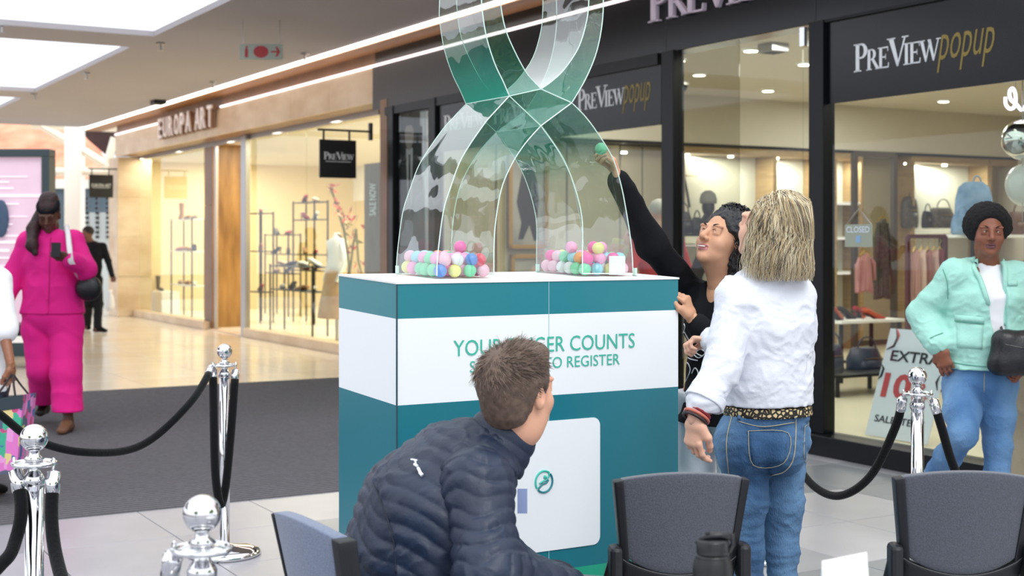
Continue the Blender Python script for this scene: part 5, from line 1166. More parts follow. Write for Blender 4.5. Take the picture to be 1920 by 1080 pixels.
# ================================================================ 3 dark curly haired person reaching up to the ribbon
def reacher():
    ft = Vector((-.74, -.67, 0)).normalized(); sd = Vector((-.67, .74, 0)); pel = P(1345, 743, 5.15)
    J = jb(pel, (1350, 674, 5.15), (1352, 609, 5.15), (1352, 545, 5.16), (1398, 572, 5.03), (1386, 690, 4.92), (1297, 596, 4.885), (1302, 556, 5.27), (1222, 458, 5.15), (1160, 338, 5.02),
           pel-sd*.085, pel-sd*.09+Vector((0, 0, -.40)), (0, 0, 1), pel+sd*.085, pel+sd*.09+Vector((-.02, -.02, -.40)), (0, 0, 1), side=sd, toeL=ft, toeR=ft)
    J['La'] = Vector((J['Lk'].x+.02, J['Lk'].y+.02, .085)); J['Ra'] = Vector((J['Rk'].x, J['Rk'].y, .085))
    t = person_root('smiling person with dark curly hair in black, reaching up to the clear ribbon', pel.x, pel.y)
    f = (-.68, -.60, .44); u = (.3, .15, 1); c = P(1357, 453, 5.15); s = 1.05
    hd = dict(c=c, f=f, u=u, s=s, neck=J['neck'], nr=.043, smile=1.)
    H1 = hand_sdf(J['Rw'], (-.28, -.12, 1), (.95, -.2, .2), True, (.55, .6, .7, .75), .9, .95)
    H2 = hand_sdf(J['Lw'], (-.33, -.05, 1), (.85, -.5, .2), False, (.85, .95, 1., 1.05), .4, .92)
    sk = skin('olive', '#cd9a7c', '#b26f72'); b, T = body_mesh(t, J, hd, [H1, H2], sk, hh=.0026, girth=.9); face_parts(t, T, s, eye_d, brow_d, (-.2, .5))
    MB().tube([T(-.017, .0985, -.0645), T(0, .1025, -.066), T(.017, .0985, -.0645)], .0028, 6).build('teeth', mat('teeth', '#efe9e0', .3), t, smooth=True)
    hem = P(1345, 792, 5.15); S = top_sdf(J, hem, (.150, .108), (.125, .10), (.165, .13), (.15, .085), (.060, .058, .043), (.86, .985), .052, (.006, 8))
    # open neck: V shaped opening towards the chest
    nk = J['neck']; S.cap(nk+ft*.085+Vector((0, 0, .04)), J['chest']+ft*.135+Vector((0, 0, .02)), .062, .030, .012, 's')
    make('cardigan', S, allpts(J)[:10]+[hem], .14, .0055, blackcl, t)
    Bs = SDF(); Bs.ecap(J['waist'], J['chest']+Vector((0, 0, .01)), (.12, .094), (.135, .100), sd).ecap(J['chest'], nk-Vector((0, 0, .07)), (.135, .098), (.06, .055), sd); Bs.cut(J['chest']+Vector((0, 0, .075))-ft*.0, (ft*.35+Vector((0, 0, 1))))
    make('vest_top', Bs, [J['waist'], J['chest'], nk], .12, .006, mat('black jersey', '#0e0f14', .8), t)
    ink = mat('white line print', '#e8ecf2', .6)
    for ln in ([(1283, 622), (1293, 640), (1306, 662), (1318, 668)], [(1300, 664), (1313, 655), (1322, 662), (1310, 671), (1300, 664)], [(1286, 640), (1282, 660), (1292, 672), (1308, 676)], [(1280, 690), (1288, 680), (1294, 692), (1290, 706), (1284, 718)], [(1297, 700), (1303, 690), (1309, 700), (1303, 716)], [(1278, 600), (1284, 612), (1280, 628)], [(1290, 730), (1300, 742), (1312, 738)]):
        surf_line('printed_line', S, ln, 4.7, 5.6, .0022, ink, t, .004)
    bp = ray(S, 1313, 574, 4.7, 5.6) or P(1313, 574, 5.0)
    q = bp+(Vector((0, 0, EYE))-bp).normalized()*.012; MB().lathe((0, 0, 0), [(.0, 0), (.019, 0), (.02, .003), (.0, .005)], 20).build('badge', mat('lilac badge', '#b9bde2', .35), t); o = t.children[-1]
    o.location = q-Vector(OFF[t.name]); o.rotation_euler = Vector((-.6, -.75, .1)).to_track_quat('Z', 'Y').to_euler()
    for v in o.data.vertices: v.co += Vector(OFF[t.name])
    L_ = legs_sdf(J, P(1345, 735, 5.15), (.16, .12), (.088, .066, .062), fold=(.006, 9), hemz=.10); make('trousers', L_, allpts(J)[:1]+allpts(J)[10:], .14, .008, mat('white linen trousers', '#dfe5ee', .8, bump=.15, bscale=60), t)
    for q in 'LR': shoes_one(t, J, q, blackcl)
    r, ff, uu = headframe(f, u); M = Matrix((r, ff, uu)).transposed(); H = SDF()
    H.ell(T(0, -.030, .045), (.095, .103, .095), M).ell(P(1378, 440, 5.17), (.075, .085, .075), None, .05).ell(P(1386, 485, 5.16), (.070, .085, .095), None, .05).ell(P(1392, 530, 5.15), (.066, .08, .07), None, .05).ell(P(1366, 532, 5.30), (.05, .05, .07), None, .05)
    H.disp(lambda p: -.010*np.abs(noise(p, 45))-.006*np.abs(np.sin(noise(p, 28)*5)))
    H.ell(T(0, .118, -.012), (.085, .082, .098), M, .01, 's'); H.ell(T(-.07, .055, -.04), (.045, .06, .06), M, .01, 's')
    hb = mat('black curly hair', '#0e0f16', .42, bump=.4, bscale=140); make('hair', H, [c, P(1392, 540, 5.15), P(1366, 540, 5.3)], .15, .005, hb, t)
    paths = []
    for d in sphere_dirs(700):
        if d.y > .55: continue
        a = Vector((P(1386, 470, 5.16).x+d.x*.088, 5.16+d.y*.11, P(0, 478, 5.16).z+d.z*.150)); k = random.uniform(0, 6.28); rr = random.uniform(.006, .010); out = Vector((d.x, d.y, 0))*.012
        if a.x < P(1358, 0, 5.16).x or (a.x < P(1372, 0, 5.16).x and a.z < P(0, 425, 5.16).z): continue
        paths.append([a+out*(j/9)*1.5+Vector((rr*math.cos(k+j*1.25), rr*math.sin(k+j*1.25), -.0085*j)) for j in range(10)])
    for d in sphere_dirs(520):
        if d.z < -.1 or (d.y > .25 and d.z < .75): continue
        p0 = Vector(T(d.x*.097, -.030+d.y*.105, .045+d.z*.098)); k = random.uniform(0, 6.28); nr_ = (r*d.x+ff*d.y+uu*d.z).normalized(); tv = nr_.cross(Vector((random.gauss(0, 1), random.gauss(0, 1), random.gauss(0, 1)))).normalized(); bv = nr_.cross(tv)
        paths.append([p0+tv*(j-4.5)*.006+bv*.008*math.cos(k+j*1.3)+nr_*(.004+.008*math.sin(k+j*1.3)) for j in range(10)])
    strands('hair_curls', paths, .0035, [hb], t)
reacher()
# held ball
o = bm_['mint green'].copy() if 'mint green' in used else None
if o: COL.objects.link(o); o.location = P(1127, 279, 4.93); label(o, 'mint green plastic ball held up against the clear ribbon by the reaching hand', 'ball')
# ================================================================ 4 person in the mint jacket
def mint():
    sd = Vector((-1, .06, 0)).normalized(); ft = Vector((-.06, -1, 0)); d = 6.4; pel = P(1836, 712, d)
    J = jb(pel, (1843, 640, d), (1850, 560, d), (1853, 500, 6.42), (1903, 520, d), (1918, 600, 6.45), (1914, 672, 6.3), (1796, 518, d), (1730, 590, 6.5), (1763, 655, 6.33),
           (1868, 725, d), (1871, 838, 6.36), (0, 0, 1), (1803, 725, d), (1806, 815, 6.24), (1738, 912, 6.62), side=sd, toeL=ft, toeR=Vector((-.5, -.8, 0)))
    J['La'] = Vector((P(1871, 0, 6.3).x, 6.34, .085))
    t = person_root('walking person in a mint green jacket and blue jeans beside the shop window', pel.x, pel.y)
    f = (-.14, -.985, -.02); u = (0.03, 0, 1); c = P(1852, 434, 6.38); s = 1.0
    hd = dict(c=c, f=f, u=u, s=s, neck=J['neck'], nr=.048)
    H1 = hand_sdf(J['Rw'], (.28, -.1, -1), (-.5, -.85, 0), True, (.35, .45, .5, .6), .5, .95); H2 = hand_sdf(J['Lw'], (-.1, -.2, -1), (.9, -.3, 0), False, (.6, .7, .8, .8), .5, .95)
    sk = skin('brown', '#8a5540', '#6d4248'); b, T = body_mesh(t, J, hd, [H1, H2], sk, hh=.0028, hc=.014, hr=.004); face_parts(t, T, s, eye_d, brow_d, (-.35, 0))
    mm = mat('mint green cotton jacket', '#a6dccf', .85, var=.03, vscale=5, bump=.2, bscale=70); hem = P(1838, 690, d)
    tee = SDF(); tee.ecap(P(1838, 690, d), J['waist'], (.150, .11), (.15, .11), sd).ecap(J['waist'], J['chest'], (.15, .11), (.155, .11), sd).ecap(J['chest'], J['neck']-Vector((0, 0, .01)), (.145, .10), (.075, .07), sd); tee.disp(folds(.004, 9)); tee.cut(hem-Vector((0, 0, .035)), (0, 0, -1)); tee.cap(J['neck']+Vector((0, 0, -.01)), J['neck']+Vector((0, 0, .1)), .058, .07, .01, 's')
    make('t_shirt', tee, [hem, J['chest'], J['neck']], .17, .0065, mat('white jersey', '#f0eff4', .8), t)
    S = top_sdf(J, hem, (.190, .130), (.192, .136), (.192, .140), (.185, .10), (.078, .074, .058), (.95, .86), .07, (.013, 7), k=.04); S.disp(folds(.005, 15, (1, 1, 1.5)))
    xa, xb = P(1836, 500, 6.3).x, P(1886, 500, 6.3).x; xc, xd = P(1872, 690, 6.3).x, P(1884, 690, 6.3).x; z0, z1 = P(0, 500, 6.3).z, P(0, 690, 6.3).z
    def gap(p):
        k = (z0-p[:, 2])/(z0-z1); l = xa+(xc-xa)*k; rr = xb+(xd-xb)*k; return np.maximum(np.maximum(l-p[:, 0], p[:, 0]-rr), p[:, 1]-(6.4))
    S.add(gap, .01, 's'); make('jacket', S, allpts(J)[:10]+[hem], .18, .0055, mm, t)
    # lapels and collar
    for a in ([(1838, 484), (1826, 500), (1840, 530), (1862, 600)], [(1868, 486), (1884, 500), (1884, 560), (1884, 610)]): surf_line('lapel', S, a, 6., 6.8, .012, mm, t, .004)
    nk = J['neck']; K = SDF().ecap(nk-Vector((0, 0, .03)), nk+Vector((0, .01, .03)), (.088, .085), (.076, .074), sd); K.cut(nk+Vector((0, 0, .03)), (0, .4, 1)); K.cut(nk-Vector((0, 0, .035)), (0, 0, -1)); K.cap(nk-Vector((0, 0, .1)), nk+Vector((0, 0, .1)), .062, .064, .01, 's'); K.cut(nk+Vector((.0, -.035, 0)), (0, -1, 0)); make('collar', K, [nk], .12, .005, mm, t)
    surf_patch('pocket_flap', S, ((1790, 590), (1846, 595), (1846, 606), (1790, 601)), 6., 6.8, mm, t, .006, 6, 2)
    surf_patch('pocket', S, ((1793, 604), (1844, 608), (1842, 655), (1795, 652)), 6., 6.8, mm, t, .003, 6, 6)
    sl = mat('deep mint seam', '#5ea18f', .9)
    surf_line('pocket_edge', S, [(1790, 602), (1820, 605), (1846, 607)], 6., 6.8, .0022, sl, t, .007); surf_line('jacket_hem', S, [(1762, 672), (1800, 682), (1850, 688)], 6., 6.8, .002, sl, t, .003); surf_line('sleeve_seam', S, [(1768, 505), (1776, 530), (1777, 560)], 6., 6.8, .0022, sl, t, .003); surf_line('cuff_seam', S, [(1744, 634), (1752, 630), (1768, 624)], 6., 6.8, .0022, sl, t, .003)
    surf_patch('chest_flap', S, ((1890, 526), (1908, 526), (1908, 536), (1890, 536)), 6., 6.8, mm, t, .006, 4, 2)
    L_ = SDF(); w0 = P(1837, 660, d); L_.ecap(w0, pel, (.145, .11), (.172, .125), sd, .05)
    L_.add(SDF().chain([J['Lh'], J['Lh'].lerp(J['Lk'], .5), J['Lk'], J['Lk'].lerp(J['La'], .4), J['La']], [.093, .084, .062, .060, .052], .03), .04); L_.add(SDF().chain([J['Rh'], J['Rh'].lerp(J['Rk'], .5), J['Rk'], J['Rk'].lerp(J['Ra'], .4), J['Ra']], [.093, .084, .064, .060, .052], .03), .012)
    L_.disp(folds(.004, 9, (1, 1, 1.8))); L_.disp(folds(.002, 22, (1, 1, 2.5))); L_.cut(w0, (0, 0, 1)); L_.cut((0, 0, .06), (0, 0, -1)); make('jeans', L_, [w0, pel]+allpts(J)[10:], .15, .006, denim_l, t)
    surf_line('fly_seam', L_, [(1846, 700), (1845, 735)], 6., 6.8, .002, stitch, t)
    for q in 'LR': shoes_one(t, J, q, mat('white trainer', '#d8d6d2', .6), sole=lacc)
    H = SDF(); M = Matrix(headframe(f, u)).transposed(); H.ell(T(0, -.018, .052), (.098, .102, .086), M).ell(T(0, -.03, .015), (.104, .08, .07), M, .04); H.disp(lambda p: -.006*np.abs(noise(p, 70))-.004*np.abs(noise(p, 38)))
    H.ell(T(0, .12, .0), (.078, .085, .072), M, .02, 's'); H.cut(T(0, 0, -.045), tuple(-M.col[2])); hb = mat('black afro hair', '#0d0b10', .9, bump=.6, bscale=220); make('hair', H, [c, T(0, 0, .05)], .15, .004, hb, t)
    bag = thing('shoulder_bag', 'black leather shoulder bag hanging at the hip of the mint jacket wearer', 'bag', P(1908, 700, 6.22))
    bk = mat('black leather', '#15161a', .35, bump=.15, bscale=90); p0 = P(1908, 657, 6.2); Q = SDF(); Q.cap(p0+Vector((-.07, 0, .05)), p0+Vector((.07, 0, .05)), .035).cap(p0+Vector((-.08, 0, -.06)), p0+Vector((.08, 0, -.06)), .045, None, .06).cap(p0+Vector((-.07, 0, .05)), p0+Vector((-.08, 0, -.06)), .035, .045, .05).cap(p0+Vector((.07, 0, .05)), p0+Vector((.08, 0, -.06)), .035, .045, .05).cap(p0, p0-Vector((0, 0, .03)), .045, .05, .08); Q.disp(folds(.003, 12)); make('bag_body', Q, [p0], .14, .006, bk, bag)
    MB().tube([p0+Vector((-.075, -.05, .03)), p0+Vector((0, -.062, .015)), p0+Vector((.075, -.05, .03))], .004, 6).build('flap_edge', bk, parent=bag)
    cam_dir = lambda px, py: ray(S, px, py, 5.9, 6.9)
    pts = [p for p in (cam_dir(*q) for q in ((1812, 470), (1826, 492), (1840, 520), (1855, 556), (1866, 590))) if p]; pts = [p-Vector((0, .02, 0)) for p in pts]
    MB().tube(crom(pts+[P(1884, 632, 6.2), p0+Vector((-.05, -.02, .06))], 6), .006, 6, squash=.5).build('strap', bk, parent=bag, smooth=True)
mint()
# ================================================================ simpler figures further off
def figure(lab, J, hd, sk, top, bottom, hair, hands=None, hh=.004, shoe=None, girth=1., kw=None, gaze=None, faces=True):
    t = person_root(lab, J['pelvis'].x, J['pelvis'].y); kw = kw or {}
    Hs = hands or [hand_sdf(J['Lw'], (J['Lw']-J['Le']), (0, .3, 1) if 0 else Vector((1, 0, 0)).cross(J['Lw']-J['Le']), False, (.5, .6, .6, .7), .5, .95), hand_sdf(J['Rw'], (J['Rw']-J['Re']), Vector((1, 0, 0)).cross(J['Rw']-J['Re']), True, (.5, .6, .6, .7), .5, .95)]
    b, T = body_mesh(t, J, hd, Hs, sk, hh=hh, hc=.016, hr=.0045, girth=girth)
    if faces: face_parts(t, T, hd.get('s', 1.), eye_d, brow_d)
    hem = kw.get('hem', J['pelvis']); S = top_sdf(J, hem, *kw.get('w', ((.17, .125), (.16, .12), (.17, .13), (.16, .09))), sl=kw.get('sl', (.066, .06, .05)), cuff=kw.get('cuff', (.95, .95)), nh=.06, fold=(.006, 8))
    if 'cutx' in kw: kw['cutx'](S)
    make(kw.get('topname', 'top'), S, allpts(J)[:10]+[hem], .2, kw.get('h', .008), top, t)
    L_ = legs_sdf(J, J['waist'].lerp(J['pelvis'], .5), kw.get('wp', (.175, .13)), kw.get('r', (.095, .075, .065)), fold=(.007, 7), hemz=kw.get('hemz', .07)); make('trousers', L_, [J['waist']]+[J['pelvis']]+allpts(J)[10:], .2, kw.get('h', .008)*1.1, bottom, t)
    if shoe is not None:
        for q in 'LR': shoes_one(t, J, q, shoe, h=.009, sole=kw.get('sole'))
    H = SDF(); M = Matrix(headframe(hd['f'], hd['u'])).transposed(); hair(H, T, M); make('hair', H, [T(0, 0, 0)]+kw.get('hairpts', []), .2, .005, kw['hairm'], t); return t, T, S, L_
hblack = mat('matt black hair', '#141014', .7, bump=.3, bscale=120); bag_black = mat('black leather', '#15161a', .35)
# 5 pink outfit
def pink():
    d = 10.4; J = jb(P(98, 590, d), P(100, 540, d), P(95, 490, d), P(94, 434, d), P(137, 453, d), P(160, 505, 10.3), P(124, 482, 10.08), P(55, 453, d), P(29, 510, d), P(9, 566, 10.3),
                     P(124, 612, d), P(124, 700, 10.3), P(128, 0, d), P(74, 612, d), P(80, 690, d), P(84, 758, 10.8), side=Vector((-1, 0, 0)), toeL=Vector((0, -1, 0)), toeR=Vector((.1, -1, 0)))
    J['La'] = Vector((P(128, 0, 10.25).x, 10.25, .085))
    pk = mat('hot pink crepe', '#e4128a', .8, var=.05, vscale=3, bump=.15, bscale=50)
    f = (.12, -.93, -.34); hd = dict(c=P(92, 404, 10.35), f=f, u=(0, -.2, 1), s=1.04, neck=J['neck'], nr=.055)
    def hair(H, T, M):
        H.ell(T(0, -.02, .05), (.082, .1, .088), M).ell(T(0, -.045, .115), (.07, .07, .055), M, .03); H.chain([T(.05, -.07, .02), P(62, 430, 10.32), P(60, 460, 10.22), P(66, 475, 10.2)], [.05, .045, .04, .02], .03)
        H.disp(lambda p: -.004*np.abs(noise(p, 40))); H.ell(T(0, .115, -.01), (.085, .08, .088), M, .01, 's')
    H1 = hand_sdf(J['Lw'], (-.8, -.35, .25), (-.3, -.9, -.2), False, (.8, .9, .9, 1), .5, 1.); H2 = hand_sdf(J['Rw'], (-.1, -.1, -1), (-1, 0, 0), True, (.5, .6, .7, .7), .5, 1.)
    t, T, S, L_ = figure('person in a hot pink shirt and wide trousers looking down at a phone', J, hd, skin('deep brown', '#5b3529', '#5e3338'), pk, pk, hair, [H1, H2], hh=.0045, girth=1.15,
        kw=dict(w=((.205, .16), (.215, .175), (.245, .19), (.195, .105)), sl=(.085, .085, .065), cuff=(.8, .98), hem=P(98, 588, d), wp=(.23, .18), r=(.13, .115, .115), hemz=.16, hairm=mat('auburn black braids', '#1a0b0d', .6, col2='#38121a', vscale=30), topname='shirt', hairpts=[P(60, 470, 10.2)]))
    # trouser hems, front foot in sandal
    K = SDF(); M = Matrix(headframe(f, (0, -.2, 1))).transposed(); K.ell(T(0, -.02, .056), (.094, .112, .088), M); K.cut(T(0, .06, .072), tuple(M.col[2]+M.col[1]*.6)); K.cut(T(0, .06, .035), tuple(-(M.col[2]+M.col[1]*.6))); K.ell(T(0, 0, 0), (.07, .09, .08), M, .01, 's'); make('headband', K, [T(0, 0, .05)], .13, .006, blackcl, t)
    surf_line('button_placket', S, [(95, 445), (93, 490), (92, 540), (90, 588)], 9.8, 10.8, .004, mat('deep pink seam', '#b80f6c', .8), t); surf_line('waist_tie', S, [(88, 560), (90, 580), (86, 596)], 9.8, 10.8, .007, pk, t)
    nk = J['neck']; Kc = SDF().ecap(nk-Vector((0, 0, .035)), nk+Vector((0, 0, .015)), (.1, .095), (.082, .08), (1, 0, 0)); Kc.cap(nk-Vector((0, 0, .1)), nk+Vector((0, 0, .1)), .068, .07, .01, 's'); Kc.cut(nk+Vector((0, 0, .02)), (0, 0, 1)); Kc.cut(nk-Vector((0, 0, .045)), (0, 0, -1)); make('collar', Kc, [nk], .14, .007, pk, t)
    shoes_one(t, J, 'L', mat('tan sandal', '#6b4630', .6), h=.008); shoes_one(t, J, 'R', mat('black sandal', '#1a1516', .6), h=.008)
    p = P(105, 470, 10.0); label(MB().box((p.x-.035, p.y-.006, p.z-.05), (p.x+.035, p.y+.006, p.z+.06)).build('mobile_phone', M_black, bevel=.004), 'dark phone held in both views by the pink outfit wearer', 'phone'); bpy.data.objects['mobile_phone']['label'] = 'dark phone held up by the person in the hot pink outfit'
    bag = thing('handbag', 'black round handbag on a broad white strap at the pink outfit wearer', 'bag', P(165, 560, 10.25)); q = P(166, 540, 10.3); Q = SDF().ell(q, (.10, .06, .10)); make('bag_body', Q, [q], .13, .01, bag_black, bag)
    pts = [ray(S, a, b_, 9.7, 10.8) for a, b_ in ((125, 418), (129, 440), (132, 470), (134, 490))]; pts = [x-Vector((0, .015, 0)) for x in pts if x]
    if len(pts) > 1: MB().tube([P(124, 422, 10.38)]+pts+[q+Vector((-.05, -.03, .07))], .021, 6, squash=.3).build('strap', mat('white strap', '#e8e2e6', .6), parent=bag, smooth=True)
pink()
# 6 walker in black, far
def walker():
    d = 21.6; J = jb(P(172, 520, d), P(174, 498, d), P(176, 475, d), P(170, 453, d), P(158, 462, d), P(156, 490, d), P(163, 512, 21.4), P(193, 462, d), P(203, 490, d), P(211, 520, 21.4), P(166, 525, d), P(166, 570, d), P(163, 0, d), P(181, 525, d), P(184, 570, d), P(184, 0, d), side=Vector((.9, -.4, 0)), toeL=Vector((-.8, .5, 0)), toeR=Vector((.9, -.3, 0)))
    J['La'] = Vector((P(163, 0, 22).x, 22, .085)); J['Ra'] = Vector((P(183, 0, 21.4).x, 21.4, .085))
    hd = dict(c=P(164, 439, d), f=(-.5, -.8, -.1), u=(0, 0, 1), s=1., neck=J['neck'])
    def hair(H, T, M): H.ell(T(0, -.02, .045), (.085, .1, .085), M).ell(T(0, .12, 0), (.08, .09, .09), M, .01, 's')
    t, *_ = figure('distant walking person dressed all in black past the stone shop', J, hd, skin('deep brown far', '#6a4030', '#5e3338'), blackcl, blackcl, hair, hh=.008, shoe=blackcl, kw=dict(h=.014, hairm=hblack, sl=(.06, .05, .042), w=((.15, .12), (.15, .12), (.16, .13), (.15, .08))), faces=False)
    p = P(207, 555, 21.3); t2 = thing('water_jug', 'pale clear plastic jug carried by the distant walker in black', 'bottle', P(207, 580, 21.3)); MB().lathe(P(207, 583, 21.3), [(.0, 0), (.06, .01), (.065, .1), (.05, .22), (.025, .27), (.025, .31)], 16).build('jug_body', mat('cloudy plastic', '#d9dce2', .3), parent=t2, smooth=True); MB().lathe(P(207, 547, 21.3), [(.03, 0), (.03, .03)], 12).build('lid', M_white, parent=t2)
walker()
# 7 left edge shopper and colourful bag
def shopper():
    d = 7.7; J = jb(P(-42, 735, d), P(-42, 650, d), P(-42, 580, d), P(-45, 500, d), P(-105, 520, 7.9), P(-115, 610, 8.), P(-110, 690, 7.9), P(-4, 525, 7.65), P(6, 615, 7.6), P(21, 688, 7.5), P(-70, 745, 7.8), P(-68, 850, 7.8), P(-68, 0, d), P(-22, 745, d), P(-25, 850, 7.6), P(-30, 0, d), side=Vector((.95, -.3, 0)), toeL=Vector((.3, .95, 0)), toeR=Vector((.3, .95, 0)))
    J['La'] = Vector((P(-68, 0, 7.9).x, 7.9, .085)); J['Ra'] = Vector((P(-30, 0, 7.6).x, 7.6, .085))
    hd = dict(c=P(-45, 425, d), f=(.3, .9, -.1), u=(0, 0, 1), s=1., neck=J['neck'])
    def hair(H, T, M): H.ell(T(0, -.02, .045), (.088, .105, .09), M).ell(T(0, .12, 0), (.08, .09, .09), M, .01, 's')
    H1 = hand_sdf(J['Rw'], (.05, 0, -1), (1, -.2, 0), True, (1., 1.1, 1.1, 1.1), .8, .95); H2 = hand_sdf(J['Lw'], (0, 0, -1), (-1, 0, 0), False)
    figure('person cut by the left edge in a white short sleeved top carrying a shopping bag', J, hd, skin('mid brown', '#8d5b42', '#7a4a48'), mat('white jersey', '#f0eff4', .8), mat('dark purple trousers', '#241f33', .8), hair, [H2, H1], hh=.006, shoe=blackcl, kw=dict(hairm=hblack, cuff=(.02, .02), w=((.16, .12), (.15, .12), (.17, .13), (.15, .09)), sl=(.07, .078, .078), h=.009), faces=False)
    t = thing('shopping_bag', 'colourful patterned shopping bag with dark rope handles at the left edge', 'bag', P(22, 885, 7.5))
    pm = mat('multicolour patterned paper', '#d86fae', .6); nt = pm.node_tree; v = nt.nodes.new('ShaderNodeTexVoronoi'); v.distance = 'CHEBYCHEV'; v.inputs['Scale'].default_value = 17; tc_ = nt.nodes.new('ShaderNodeTexCoord'); r_ = nt.nodes.new('ShaderNodeValToRGB'); r_.color_ramp.interpolation = 'CONSTANT'; sx_ = nt.nodes.new('ShaderNodeSeparateColor')
    nt.links.new(tc_.outputs['Object'], v.inputs['Vector']); nt.links.new(v.outputs['Color'], sx_.inputs[0]); nt.links.new(sx_.outputs[0], r_.inputs[0]); nt.links.new(r_.outputs[0], nt.nodes['Principled BSDF'].inputs['Base Color']); e = r_.color_ramp.elements
    e[0].color = lin('#e079c6'); e[1].position = .86; e[1].color = lin('#3fae8e')
    for p_, c_ in ((.3, '#56607a'), (.5, '#e3cf8e'), (.6, '#c8487f'), (.7, '#4a6ea8'), (.78, '#e89ad8')): x = e.new(p_); x.color = lin(c_)
    A = [P(-32, 752, 7.38), P(44, 740, 7.3), P(68, 736, 7.62), P(-8, 748, 7.7)]; B = [P(-45, 890, 7.38), P(30, 888, 7.3), P(56, 872, 7.62), P(-18, 878, 7.7)]
    MB().add(A+B, [(0, 1, 5, 4), (1, 2, 6, 5), (2, 3, 7, 6), (3, 0, 4, 7), (4, 5, 6, 7)]).build('bag_body', pm, parent=t)
    MB().add([p+Vector((0, -.002, .001)) for p in (A[0], A[1])]+[A[1].lerp(B[1], .17)+Vector((0, -.002, 0)), A[0].lerp(B[0], .17)+Vector((0, -.002, 0))], [(0, 1, 2, 3)]).build('top_band', mat('dark slate band', '#2c3a44', .6), parent=t)
    MB().add([p+Vector((0, 0, -.01)) for p in A], [(0, 1, 2, 3)]).build('tissue', mat('white tissue paper', '#dfe6f0', .8), parent=t); gp = P(23, 702, 7.45)
    for p, q in ((A[0].lerp(A[1], .28), A[0].lerp(A[1], .8)), (A[3].lerp(A[2], .28), A[3].lerp(A[2], .8))): MB().tube(crom([p, p.lerp(gp, .5), gp, q.lerp(gp, .5), q], 5), .006, 6).build('handle', mat('dark cord', '#2d2328', .8), parent=t, smooth=True)
shopper()
# 8 right edge passer-by
def passer():
    d = 7.2; J = jb(P(1950, 700, d), P(1952, 630, d), P(1955, 560, d), P(1958, 490, d), P(2012, 515, d), P(2030, 600, d), P(2020, 680, d), P(1912, 515, d), P(1903, 590, d), P(1915, 650, 7.0), P(1975, 712, d), P(1985, 830, d), P(1, 0, d), P(1925, 712, d), P(1915, 830, d), P(1, 0, d), side=Vector((-1, 0, 0)), toeL=Vector((-.5, -.9, 0)), toeR=Vector((-.5, -.9, 0)))
    J['La'] = Vector((P(1990, 0, 7.3).x, 7.3, .085)); J['Ra'] = Vector((P(1912, 0, 6.9).x, 6.9, .085))
    hd = dict(c=P(1960, 425, d), f=(-.3, -.95, 0), u=(0, 0, 1), s=1., neck=J['neck'])
    def hair(H, T, M): H.ell(T(0, -.02, .045), (.088, .105, .09), M).ell(T(0, .12, 0), (.08, .09, .09), M, .01, 's')
    figure('person cut by the right edge in dark top and khaki trousers', J, hd, skin('mid brown b', '#8d5b42', '#7a4a48'), mat('dark maroon jacket', '#2b2025', .8, bump=.4, bscale=40), mat('khaki twill', '#8f8470', .85, bump=.2, bscale=80), hair, hh=.006, shoe=mat('grey trainer', '#3d4046', .7), kw=dict(hairm=hblack, h=.009, sole=lacc, r=(.1, .08, .075)), faces=False)
passer()
# 9, 10 two people inside the black shop
def inside(lab, px, py, d, f, skn, top, hairm, sd, nm, wide=1.):
    p = P(px, py, d); o = lambda x, y, z: Vector((p.x+x, d+y, p.z+z)); s_ = Vector(sd).normalized(); v = lambda a, z, fwd=0: Vector((p.x, d, p.z+z))+s_*a+Vector(f)*fwd
    J = jb(v(0, -.80), v(0, -.62), v(0, -.42), v(0, -.2), v(-.19*wide, -.25), v(-.29*wide, -.50, .02), v(-.2*wide, -.66, .18), v(.19*wide, -.25), v(.31*wide, -.50, .02), v(.2*wide, -.66, .18), v(-.09, -.84), v(-.1, -1.25), v(-.1, -1.3), v(.09, -.84), v(.1, -1.25), v(.1, -1.3), side=s_, toeL=Vector(f), toeR=Vector(f))
    for q in 'LR': J[q+'a'] = Vector((J[q+'k'].x, J[q+'k'].y, .11))
    hd = dict(c=p, f=f, u=(0, 0, 1), s=1., neck=J['neck'])
    def hair(H, T, M): H.ell(T(0, -.02, .05), (.083, .1, .082), M).ell(T(0, .12, -.01), (.08, .09, .09), M, .01, 's'); H.cut(T(0, 0, -.03), (0, 0, -1))
    figure(lab, J, hd, skn, top, darktr, hair, hh=.006, shoe=blackcl, kw=dict(hairm=hairm, h=.009, w=((.18, .13), (.17, .13), (.18, .13), (.17, .1))), faces=False)
inside('grey haired person in a bright red top behind the shop glass', 1234, 402, 11.6, (-.5, .85, 0), skin('pale', '#caa08a', '#a86f66'), mat('bright red shirt', '#c4141c', .7), mat('silver grey hair', '#b9b2a4', .6), (.85, .5, 0), 'a', 1.05)
inside('person with short black hair inside the shop, head just above the curly hair', 1372, 408, 11.2, (-.3, -.95, .05), skin('brown b', '#7c4a3a', '#6d4248'), blackcl, hblack, (-.95, .3, 0), 'b')
